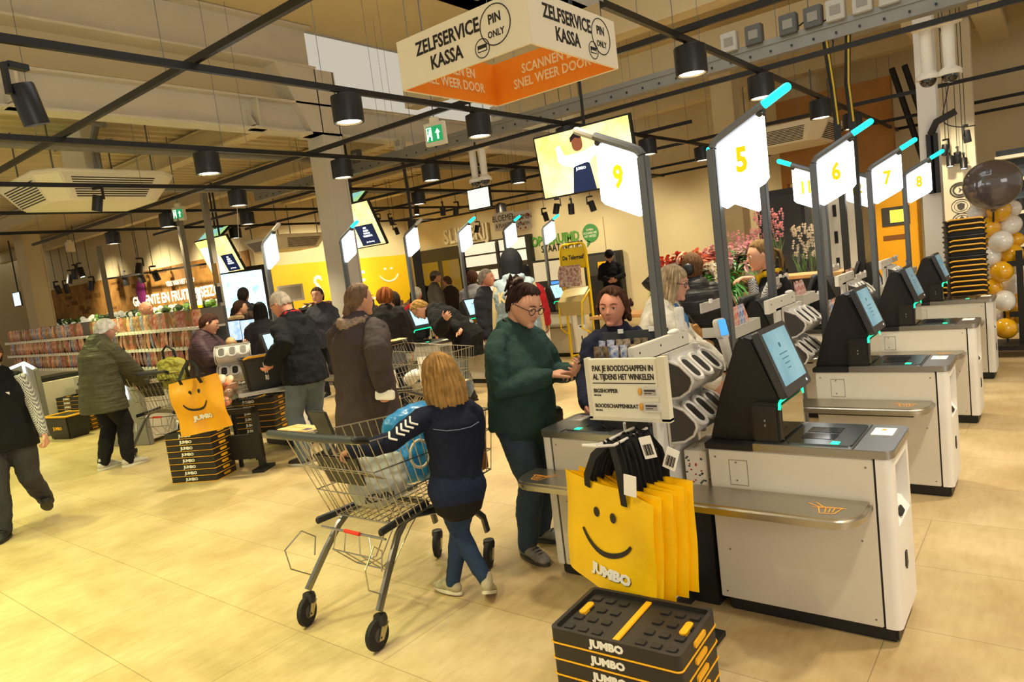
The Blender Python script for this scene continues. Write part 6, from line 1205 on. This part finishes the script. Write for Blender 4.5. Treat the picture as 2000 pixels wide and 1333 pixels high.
snack_rack(-2.05,3.30,1.08,6,2,'below the face of the girl in navy','snack bags below the girl',[5,2,1],.25,'3c4046')
for x,y,z,n,w_,g_,c_ in ((-1.43,3.86,1.0,7,'left of the screen under sign 6','snack bags beside the near screen',[1,4,1,5]),(-1.60,4.02,1.17,7,'behind the pole of sign 5, orange and blue','orange and blue snack packs',[0,0,2]),(-1.44,5.62,1.02,7,'just right of the pole of sign 6','snack packs by sign 6',[1,2,0]),(-1.44,7.36,1.05,7,'right of the pole of sign 7','snack packs by sign 7',[2,6,4]),(-1.62,5.5,1.2,5,'just left of the pole of sign 6, all red','red bars by the pole of sign 6',[3]),(-1.66,7.3,1.15,6,'behind the two black cable posts','snack packs behind the cable posts',[6,3]),(-1.42,9.1,1.1,5,'at the pole of sign 8','blue packs by sign 8',[2,4])):
    snack_rack(x,y,z,n,1,w_,g_,c_,math.radians(90),'c9c5bb')
snack_rack(-7.42,6.0,1.02,6,1,'left of the bright screen in the left row','snack packs in the left row',[1,3,5],math.radians(60),'c9c5bb')
# bottle on the partition, white cloth bits
t=thing('tub','white cylindrical tub standing on the nearest white partition','tub',(-1.42,3.05,1.255),0); M().lathe([(0,0),(.022,0),(.023,.09),(.022,.105),(.018,.112),(0,.112)],20,cap=False).build('body',mat('tub_white','e9e8e4',.4,var=.2,vscale=30),t)
tag(M().ball((-1.42,2.97,1.262),(.02,.05,.012)).build('crumpled_tissue',PAPER),'crumpled white tissue on top of the nearest white partition','tissue')
tag(M().ball((-1.42,4.75,1.262),(.02,.06,.012)).build('crumpled_tissue',PAPER),'crumpled white tissue on the partition beside sign 6','tissue')
# ================= BALLOONS =================
BALW=mat('balloon_white','efece6',.16,coat=.6,spec=.6); BALY=mat('balloon_yellow','f0b412',.14,coat=.8,spec=.6); BALK=mat('balloon_graphite','5a5150',.12,coat=1)
fr=thing('balloon_stand','black metal balloon and basket stand at the right edge','stand',(-.45,9.45,0)); q=M(); q.box((-.35,-.25,.08),(.35,.25,.13)).box((.06,-.06,.1),(.12,0,1.15)).box((-.02,-.05,.98),(.4,-.02,1.04)).box((-.02,-.05,.42),(.4,-.02,.48)).box((-.32,-.2,0),(-.24,-.1,.1)).box((.2,-.2,0),(.28,-.1,.1)).box((-.38,.02,.1),(-.34,.06,1.1)).box((-.38,.02,.98),(-.05,.06,1.02)); q.build('frame',KM,fr,smooth=False)
z1=lambda x,y:(1840+x/3.33,300+y/3.33)
BL=[(237,385,64,0,9.6),(370,375,70,1,9.5),(460,360,50,0,9.8),(300,485,68,1,9.5),(440,465,66,0,9.6),(215,465,45,0,9.9),(380,575,68,0,9.45),(480,560,48,1,9.7),(285,585,50,1,9.8),(310,675,66,0,9.5),(447,660,70,1,9.6),(388,770,68,1,9.45),(285,785,45,0,9.9),(330,870,60,1,9.5),(450,855,68,0,9.7),(405,960,66,0,9.45),(490,940,40,1,9.8),(355,1060,52,0,9.6),(455,1055,60,1,9.6),(415,1140,66,1,9.4),(490,1130,36,0,9.7),(490,745,42,0,9.8)]
def balloon(c,r,m,name,label,grp):
    t=bpy.data.objects.new(name,M().ball((0,0,0),r,24,16,None,lambda d,p:V((p.x*(1+.06*d.z),p.y*(1+.06*d.z),p.z*1.08))).mesh(name,m)); C.objects.link(t); t.location=c; tag(t,label,'balloon',grp)
    M().ball((0,0,-r*1.1),(r*.09,r*.09,r*.07),8,6).build('knot',m,t); return t
HT=['at the very top','near the top','in the upper part','at mid height','in the lower part','near the bottom','at the very bottom']
for i,(x,y,r,k,Y) in enumerate(BL):
    p=at(*z1(x,y),Y); dep=.776*Y-.6217*p.x-.105*(p.z-EYE); o=balloon(p,r/3.33*dep/FPX,BALY if k else BALW,'balloon','%s balloon %s of the balloon column, %s'%('yellow' if k else 'white',HT[min(6,int((y-330)/125))],'on its left side' if x<320 else ('in its middle' if x<420 else 'on its right side')),'balloons of the column at the right'); o.rotation_euler=(RND.uniform(-1,1),RND.uniform(-1,1),0)
p=at(*z1(325,205),9.3); o=balloon(p,.27,BALK,'foil_balloon','big dark grey round balloon on top of the balloon column',None); o.scale=(1.02,.7,.92)
tag(M().tube([p+V((0,0,-.28)),V((p.x-.02,9.5,1.4)),V((-.5,9.52,.13))],.01,6).build('balloon_pole',KM),'thin pole inside the balloon column','pole')
# ================= PLANTS AND FLOWERS =================
POT=mat('pot_terracotta','c4703c',.7); POTW=mat('pot_white','e6e2d8',.5); SOIL=mat('soil','3a2a1c',.9)
LF=[mat('leaf_%d'%i,c,.45,var=.3,vscale=20) for i,c in enumerate(('2f7a2c','4f9a3a','87a86a','1f5a2a'))]
FL=[mat('flower_%d'%i,c,.5,var=.25,vscale=20) for i,c in enumerate(('d84a35','f0b4b8','f3e6d2','e88a6a'))]
def leafq(q,b,d,l,w_,droop=.4):
    d=V(d).normalized(); s=d.cross(V((0,0,1))); s=s.normalized() if s.length>1e-3 else V((1,0,0)); p=[V(b)+d*l*f+V((0,0,-droop*l*f*f)) for f in (0,.35,.7,1)]; ws=(.15,1,.8,.05); vs=[]
    for a,k in zip(p,ws): vs+=[a-s*w_*k/2,a+s*w_*k/2]
    q.add(vs,[(0,1,3,2),(2,3,5,4),(4,5,7,6)])
def plant(p,kind,s,label,pot=POT,leaf=0,fl=None,nl=70,seed=0,cat='potted plant'):
    t=thing('potted_plant',label,cat,p,0,'potted plants on the flower stand'); rn=random.Random(seed)
    M().lathe([(.0,0),(.05*s,0),(.07*s,.11*s),(.075*s,.11*s),(.075*s,.13*s),(.06*s,.13*s),(.0,.12*s)],16,cap=False).build('pot',pot,t)
    q=M()
    for k in range(nl):
        a=rn.random()*2*PI; el=rn.uniform(.1,1.3)
        if kind=='palm': b=V((0,0,.13*s+rn.random()*.1*s)); leafq(q,b,(math.cos(a)*math.cos(el),math.sin(a)*math.cos(el),math.sin(el)),rn.uniform(.2,.42)*s,.035*s,.7)
        else:
            r=rn.uniform(.02,.15)*s; b=V((r*math.cos(a),r*math.sin(a),.14*s+rn.random()*.24*s)); leafq(q,b,(math.cos(a),math.sin(a),rn.uniform(-.2,.7)),rn.uniform(.08,.15)*s,.055*s,.3)
    for k in range(5): q.tube([(0,0,.12*s),(rn.uniform(-.06,.06)*s,rn.uniform(-.06,.06)*s,.3*s)],.005*s,5)
    q.build('foliage',LF[leaf],t,smooth=False)
    if fl is not None:
        q=M()
        for k in range(56):
            a=rn.random()*2*PI; r=rn.uniform(0,.17)*s; b=V((r*math.cos(a),r*math.sin(a),.3*s+rn.random()*.2*s))
            for j in range(5): aa=j*2*PI/5; leafq(q,b,((math.cos(aa),math.sin(aa),.35) if k%2 else (math.cos(aa),-.3,math.sin(aa))),.06*s,.042*s,.3)
        q.build('blossom',FL[fl],t,smooth=False)
    return t
TBL=mat('table_wood','b98a55',.6,var=.2)
for (x0,x1,y,z,l) in ((-4.6,-2.0,7.6,.92,'low wooden flower table behind the woman in the quilted jacket'),(-3.9,-1.9,8.6,1.15,'upper wooden flower shelf with pots behind the employee')):
    t=thing('flower_table',l,'table',((x0+x1)/2,y,0)); L_=(x1-x0)/2; M().box((-L_,-.28,z-.04),(L_,.28,z)).build('top',TBL,t,bevel=.004); 
    for sx in (-1,1):
        for sy in (-1,1): M().box((sx*L_*.95-.025,sy*.22-.025,0),(sx*L_*.95+.025,sy*.22+.025,z-.04)).build('leg',KM,t,smooth=False)
for i,(px,Y,z,kind,s,lf,fl,l) in enumerate([(1305,7.5,.92,'bush',1.0,2,None,'grey-green variegated plant low at the left of the flower table'),(1308,7.85,.92,'bush',1.2,1,0,'red poinsettia at the left of the flower table'),(1342,7.95,.92,'bush',1.3,0,0,'tall red poinsettia behind the head of the quilted jacket woman'),(1372,7.7,.92,'bush',1.3,0,3,'salmon flowering plant right of the quilted jacket woman'),(1398,7.5,.92,'bush',1.0,1,2,'small plant with white flowers and terracotta pot on the flower table'),(1418,7.9,.92,'palm',1.4,0,1,'tall green palm with pink flowers left of the pole of sign 5'),(1440,8.55,1.15,'palm',1.15,0,None,'green palm in terracotta pot right of the pole of sign 5'),(1465,8.5,1.15,'bush',.9,2,1,'pale pink flowering plant on the upper flower shelf'),(1490,8.6,1.15,'bush',.9,3,2,'plant with white flowers on the upper flower shelf'),(1325,7.4,.92,'bush',.9,1,2,'light green leafy plant at the front of the flower table')]):
    p=at(px,560,Y); plant((p.x,Y,z),kind,s,l,POT if i in (2,4,6) else POTW,lf,fl,130,i)
for i,(px,py,Y,l,f) in enumerate([(1452,490,9.4,'bunch of pink orchids in clear wrap hanging behind the employee',1),(1580,480,9.6,'bright bunch of white and pink flowers in a rack right of the employee',2),(1500,450,9.8,'small bunch of pink flowers above the employee',1)]):
    p=at(px,py,Y); t=thing('flower_bunch',l,'flowers',(p.x,Y,p.z-.25),0,'flower bunches on the rack'); q=M(); rn=random.Random(i+5)
    for k in range(90):
        b=V((rn.uniform(-.2,.2),rn.uniform(-.08,.08),.1+rn.random()*.42)); 
        for j in range(5): aa=j*2*PI/5; leafq(q,b,(math.cos(aa)*.8,-.4,math.sin(aa)),.035,.028,0)
    q.build('blossom',FL[f],t,smooth=False); q=M()
    for k in range(40): leafq(q,(rn.uniform(-.15,.15),rn.uniform(-.06,.06),-.12),(rn.uniform(-.4,.4),rn.uniform(-.2,.2),1),rn.uniform(.2,.36),.02,0)
    q.build('stems',LF[2],t,smooth=False); M().box((-.22,-.1,-.3),(.22,.1,-.12)).box((-.2,.08,-1.6),(-.17,.1,-.3)).box((.17,.08,-1.6),(.2,.1,-.3)).build('bucket_rack',KM,t,smooth=False)
spot('flower_spot_light',(-3.2,8.6,3.1),90,(1,.9,.75),70); spot('flower_spot_light',(-2.4,9.0,3.1),70,(1,.9,.75),60)
# ================= BACK AREA UNITS =================
p=at(1757,470,13.0); t=thing('yellow_cabinet','tall yellow cabinet with small screen between signs 7 and 8','cabinet',(p.x,13.0,0)); M().box((-.3,-.2,0),(.3,.2,2.2)).build('case',mat('cabinet_yellow','e3a212',.5),t,bevel=.01); M().box((-.2,-.215,1.55),(.2,-.2,1.85)).build('screen_bezel',DKGREY,t,smooth=False); M().box((-.08,-.222,1.6),(.15,-.215,1.8)).build('display',mat('display_yellow_green','d9d24a',.4,emit=.8),t,smooth=False); M().box((-.2,-.206,1.32),(.18,-.2,1.4)).build('print_band',mat('brown_print','7a4a1a',.6),t,smooth=False)
p=at(1535,450,11.0); t=thing('dark_cabinet','tall dark grey cabinet behind the employee with the yellow scarf','cabinet',(p.x,11.0,0)); M().box((-.34,-.2,0),(.34,.2,2.3)).build('case',mat('cabinet_dark','2b2c2f',.5),t,bevel=.01); M().box((-.3,-.21,.1),(.3,-.2,2.2)).build('door',mat('cabinet_dark_door','34363a',.45),t,smooth=False); M().box((.2,-.23,1.2),(.23,-.21,1.4)).build('handle',GREY,t,smooth=False)
p=at(1635,440,11.5); t=thing('key_panel','white wall panel with rows of dark keys right of the employee','panel',(p.x,11.5,0)); M().box((-.27,-.03,.3),(.27,.03,2.2)).box((-.25,-.03,0),(-.2,.03,.3)).box((.2,-.03,0),(.25,.03,.3)).build('board',PANEL,t,smooth=False)
for i in range(3):
    for j in range(3): M().box((-.16+.12*i,-.04,1.0+.4*j),(-.11+.12*i,-.03,1.18+.4*j)).build('key',K,t,smooth=False)
t=thing('wood_bulkhead','plywood bulkhead and dark stair frame above the right-hand aisle','bulkhead',(-3.0,14.6,0)); M().box((-1.3,-.1,2.6),(.7,.1,4.2)).box((-1.3,-.1,0),(-1.2,.1,2.6)).build('boards',mat('plywood','b5803f',.6,var=.15,vscale=3),t,smooth=False); 
for dx in (.75,.95): M().tube([(dx,-.15,4.3),(dx+.5,-.15,2.2)],.05,6).build('dark_brace',KM,t)
# vending machines in the back wall
for px,l in ((1075,'dark built-in machine with small blue screen left of the news stand'),(1182,'dark built-in machine with yellow sticker right of the news stand')):
    p=at(px,540,15.9); t=thing('wall_machine',l,'machine',(p.x,15.98,0),0,'machines built into the back wall'); M().box((-.55,-.2,0),(.55,0,1.74)).build('case',mat('machine_black','242326',.4),t,bevel=.01)
    M().box((-.45,-.21,1.15),(.45,-.2,1.68)).build('panel_white',PANEL if px<1100 else DKGREY,t,smooth=False); M().box((.05,-.222,.95),(.35,-.2,1.12)).build('display',mat('machine_blue','3a78e0',.3,emit=1.2),t,smooth=False)
    if px>1100: M().box((-.1,-.222,1.25),(.25,-.21,1.5)).build('yellow_sticker',YEL,t,smooth=False)
# newspaper stand
t=thing('newspaper_stand','yellow newspaper stand with De Telegraaf sign','newspaper stand',(-6.22,9.62,0),math.radians(-6)); TY=mat('stand_yellow','e6c100',.4); q=M()
for s in (-1,1):
    q.tube([(s*.27,0,0),(s*.27,0,1.75),(s*.24,0,1.86),(s*.18,0,1.9),(0,0,1.9)],.022,8); q.tube([(s*.27,.0,1.15),(s*.24,-.22,.95),(s*.22,-.25,.55),(s*.27,0,.4)],.014,6); q.tube([(s*.27,0,.05),(s*.27,.3,.03)],.018,6)
q.build('frame',TY,t); M().box((-.25,-.015,1.5),(.25,.015,1.84)).build('sign',TY,t,bevel=.01); text('De Telegraaf',.1,INK,frame((0,-.018,1.68),(1,0,0),(0,0,1)),t,.85,.003,shear=.12)
M().hexa([(-.24,-.2,.75),(.24,-.2,.75),(.24,.0,.75),(-.24,.0,.75),(-.24,-.24,.98),(.24,-.24,.98),(.24,.02,1.2),(-.24,.02,1.2)]).build('pocket',mat('pocket_clear','b9a46a',.3),t,smooth=False)
for k in range(4): o=tag(M().box((-.2,-.17+.02*k,.8),(.2,-.155+.02*k,1.05+.03*k)).build('newspaper',mat('newsprint','d9cbb8',.7,var=.5,vscale=25,col2='8a3a34'),smooth=False),'newspapers standing in the pocket of the yellow news stand','newspaper','newspapers in the yellow stand'); o.location=(-6.22,9.58,.42)
# pastry tables behind
for i,(x,y,w_,l) in enumerate([(-8.2,11.0,1.6,'bread and pastry display table behind the news stand'),(-10.0,12.4,1.8,'bakery display table behind the hooded person'),(-13.0,12.0,2.2,'display table in front of the liquor shop')]):
    t=thing('display_table',l,'table',(x,y,0)); M().box((-w_/2,-.4,.1),(w_/2,.4,.95)).build('body',mat('display_wood','8a5a34',.6,var=.25),t,bevel=.01); q=M(); rn=random.Random(i)
    for k in range(60): q.ball((rn.uniform(-w_/2,w_/2)*.95,rn.uniform(-.35,.3),.98+rn.random()*.14),(.08,.06,.05),8,5)
    o=q.build('pastries',BR[i%3],t); o['kind']='stuff'
# ================= LEFT: STAFFED TILLS, CANDY SHELVES, PRODUCE =================
GRT=mat('till_grey','8c8983',.45,.2)
for x,y,l,hd in ((-12.25,3.55,'grey staffed checkout with lit edge at the left, behind the employee',.0),(-9.35,3.72,'grey staffed checkout just right of the man in the green coat',.0)):
    t=thing('staffed_checkout',l,'checkout',(x,y,0),math.radians(18)); M().prism([(-.35,0),(.35,0),(.30,1.02),(.1,1.12),(-.25,1.05)],(-.04,.04),frame((0,0,0),(1,0,0),(0,0,1))).build('side_panel',GRT,t,bevel=.01)
    M().box((-.3,.04,.05),(.3,.8,.8)).build('counter',mat('counter_cream','ded6c4',.5),t,bevel=.01); M().box((-.28,.05,.8),(.28,.8,.86)).build('belt',K,t,smooth=False); M().tube([(-.25,-.03,1.06),(.1,-.03,1.13),(.28,-.03,1.04)],.022,6).tube([(.1,-.045,1.1),(.12,-.045,.6)],.018,6).build('light_strip',mat('led_white','eef6ff',.4,emit=3),t); M().box((-.22,-.05,.55),(.05,-.042,.95)).build('side_window',mat('window_blue_green','4f8a96',.3,emit=.3,var=.5,vscale=6,col2='9bb04a'),t,smooth=False)
    q=M(); q.box((.35,.5,.62),(1.6,.62,.8)); q.build('belt_front',PANEL,t,bevel=.006); q=M(); each([M().box((.42,.494,.66),(.55,.5,.70)),M().box((1.4,.494,.66),(1.53,.5,.70))],'vent',DKGREY,t,smooth=False); M().box((.35,.5,.0),(1.6,.6,.6)).build('lower_front',GRT,t,smooth=False)
for i,(px,l) in enumerate([(458,'left one of the two till monitors by the leftmost sign'),(487,'right one of the two till monitors by the leftmost sign')]):
    p=at(px,640,5.6); t=thing('till_monitor',l,'monitor',(p.x,5.6,0),math.radians(25),'till monitors'); M().box((-.15,0,1.05),(.15,.03,1.38)).build('case',K,t,bevel=.005); M().box((-.135,-.004,1.07),(.135,0,1.36)).build('display',mat('monitor_blue','8fb8e8',.3,emit=.9,var=.4,vscale=12,col2='dfeaf6'),t,smooth=False); M().box((-.02,.01,.0),(.02,.04,1.1)).build('stand',GREY,t,smooth=False)
def candy_shelf(p0,p1,y,levels,what,grp):
    t=thing('candy_shelf','long shelf packed with colourful candy bags '+what,'shelf',((p0+p1)/2,y,0)); L_=(p1-p0)/2; M().box((-L_,.0,.0),(L_,.4,levels[0])).build('base',mat('shelf_cream','cfc8ba',.5),t,bevel=.004); M().box((-L_,.36,levels[0]),(L_,.4,levels[-1]+.25)).build('back',GREY,t,smooth=False)
    for z in levels: M().box((-L_,-.02,z-.03),(L_,.36,z)).build('board',PANEL,t,smooth=False); q=M(); n=int(L_*2/.12); [q.box((-L_+.12*k+.02,-.026,z-.03),(-L_+.12*k+.10,-.02,z+.02)) for k in range(n)]; q.build('price_strip',TAGW,t,smooth=False)
    x=p0+.1
    for z in levels:
        x=p0+.1
        while x<p1-.1:
            w_=.11; k=RND.randrange(7); o=bpy.data.objects.new('candy_bag',CANDY[k]); C.objects.link(o); o.location=(x,y+.06,z+.13); o.rotation_euler=(RND.uniform(-.12,.12),RND.uniform(-.08,.08),RND.uniform(-.3,.3)); tag(o,'colourful candy bags standing on the shelf '+what,'candy',grp); x+=w_+RND.random()*.02
def pillow(m): 
    q=M(); q.grid(lambda u,v:V(((u-.5)*.10,.028*math.sin(PI*u)*math.sin(PI*v)**.5,(v-.5)*.24)),6,6); q.grid(lambda u,v:V(((u-.5)*.10,-.028*math.sin(PI*u)*math.sin(PI*v)**.5,(v-.5)*.24)),6,6); return q.mesh('candy_bag',m)
CANDY=[pillow(mat('candy_%d'%i,c,.35,var=.6,vscale=22,col2=d)) for i,(c,d) in enumerate((('c22a24','f0c9a8'),('d8622a','f5e0b8'),('8a2f3a','e8d2c0'),('3f5f9a','d8d0d4'),('b9443a','6f8a3a'),('7a4a2f','e2b98a'),('c9a08a','a8322c')))]
candy_shelf(-13.2,-9.3,4.85,(.80,1.08,1.36),'behind the woman holding bread','candy bags behind the woman with bread')
candy_shelf(-17.6,-13.5,4.9,(.80,1.08,1.36),'behind the employee at the left','candy bags at the far left')
# produce shelf under the wood panel
t=thing('produce_shelf','long dark produce shelf with green and white vegetables under the wood panel','shelf',(-24,9.9,0)); M().box((-7,0,0),(7,.45,1.35)).build('body',mat('produce_black','26221d',.6),t,smooth=False); q=M(); rn=random.Random(4)
for k in range(520): q.cur=k%3; q.ball((rn.uniform(-7,7),rn.uniform(.0,.4),1.38+rn.random()*.35),(.11,.09,.09),6,4)
o=q.build('vegetables',[mat('veg_green','5f8a34',.6),mat('veg_white_glow','f1edcf',.6,emit=.25),mat('veg_dark','2c4420',.6)],t); o['kind']='stuff'  # white vegetables carry a faint emission, brightness put into the material
for px,py,l,tx in ((103,625,'white price board left above the produce shelf','1.0'),(382,583,'white price board right above the produce shelf',' .0')):
    p=at(px,py,9.85); t=tag(M().box((p.x-.35,9.83,p.z-.28),(p.x+.35,9.85,p.z+.28)).box((p.x-.02,9.84,p.z-.9),(p.x+.02,9.86,p.z-.28)).build('price_board',PAPER,smooth=False),l,'price board','price boards over the produce'); text(tx,.3,INK,frame((p.x+.05,9.825,p.z+.02),(1,0,0),(0,0,1)),t,.7,.004); M().box((p.x-.35,9.82,p.z-.28),(p.x+.35,9.83,p.z-.2)).build('yellow_band',YEL,t,smooth=False)
t=thing('fruit_counter','low counter heaped with orange fruit at the far left','counter',(-19.5,8.1,0)); M().box((-3,-.4,0),(2.5,.4,1.1)).build('body',mat('counter_white','e9e2d0',.5),t,bevel=.01); q=M()
for k in range(200): q.ball((rn.uniform(-2.9,2.4),rn.uniform(-.35,.3),1.13+rn.random()*.14),(.09,.08,.07),7,5)
o=q.build('fruit',mat('fruit_orange','d86f34',.5,var=.3,vscale=4,col2='e8c08a'),t); o['kind']='stuff'
t=thing('grey_shelf','grey shelf unit with red packs left of the man in navy','shelf',(-9.9,7.35,0),math.radians(-8)); M().box((-.9,0,0),(.9,.45,.7)).box((-.9,0,1.0),(.9,.45,1.03)).box((-.9,0,1.35),(.9,.45,1.39)).box((-.9,.4,.7),(.9,.45,1.4)).box((-.9,0,.7),(-.86,.45,1.35)).box((0,0,.7),(.04,.45,1.35)).box((.86,0,.7),(.9,.45,1.35)).build('frame',GREY,t,smooth=False)
for k in range(16): o=bpy.data.objects.new('candy_bag',CANDY[(0,2,4,6)[k%4]]); C.objects.link(o); o.location=V((-9.9,7.35,0))+RZ(-8)@V((-.8+.105*k,.12,1.42)); o.rotation_euler=(1.2,0,RND.random()*3); tag(o,'red packs lying on top of the grey shelf unit','candy','red packs on the grey shelf')
t=thing('wall_board','small white notice frame on the yellow wall beside the leftmost sign','notice',at(568,573,9.9)); M().box((-.3,0,-.2),(.3,.03,.2)).build('frame',PANEL,t,smooth=False); M().box((-.25,-.006,-.15),(.25,0,.15)).build('sheet',mat('sheet_grey','bdb7ac',.6),t,smooth=False); t.rotation_euler=(0,0,math.radians(50)); M().box((-.02,0.01,-1.6),(.02,.03,-.2)).build('stand',GREY,t,smooth=False)
# right: shelf beyond the badge wall, badges, glass
t=thing('wall_shelf','wall shelf with dark jars and plants at the right edge behind the balloons','shelf',(-.15,13.2,0)); M().box((-.6,.3,0),(1.2,.36,2.5)).build('back',mat('shelf_back','3f4a55',.6),t,smooth=False)
for z in (1.0,1.5,2.0,2.35): M().box((-.6,0,z),(1.2,.3,z+.05)).build('board',mat('shelf_light','e9dfc6',.6,emit=.0),t,smooth=False)
M().box((-.6,0,0),(1.2,.3,.6)).build('base',TBL,t,smooth=False)
for i in range(12): z=(1.05,1.55,2.05)[i%3]; o=tag(M().lathe([(0,0),(.06,0),(.06,.16),(.045,.18),(0,.18)],12,cap=False).build('jar',(BOT[i%4],K)[i%2]),'jars on the wall shelf at the right edge','jar','jars on the right shelf'); o.location=(-.6+.14*i,13.32,z)
spot('shelf_light',(-.2,11.6,3.3),110,(1,.9,.7),70,(math.radians(35),0,0))
o=tag(M().box((-1.42,12.385,1.0),(-.93,12.398,2.3)).build('badge_panel',MATS['wall_pale'],smooth=False),'pale wall strip with three round printed badges left of the balloons','wall badges'); BD=mat('badge_grey','4a4540',.7)
for px,py,k in ((1875,371,0),(1877,403,1),(1879,430,2)):
    p=at(px,py,12.38); f=frame(p,(1,0,0),(0,0,1)); q=M(); r=.12
    q.ring([f@V((r*math.cos(a*PI/16),r*.85*math.sin(a*PI/16),0)) for a in range(32)],.012 if k==0 else .005,5,closed=True); q.ring([f@V((r*.7*math.cos(a*PI/16),r*.6*math.sin(a*PI/16),0)) for a in range(32)],.012 if k==0 else .003,5,closed=True)
    if k==2: q.prism([(-.07,-.02),(.07,-.02),(.085,.05),(.04,.015),(0,.065),(-.04,.015),(-.085,.05)],.004,f)
    if k==1: q.prism([(-.04,-.03),(0,-.06),(.04,-.03),(.05,.03),(0,.05),(-.05,.03)],.004,f)
    if k==0: q.prism([(-.02,-.04),(.03,.0),(-.02,.04),(-.005,.0)],.004,f)
    q.build('badge',BD,o)
GLS=mat('clear_glass','f2f4f2',.02,trans=1,spec=.5)
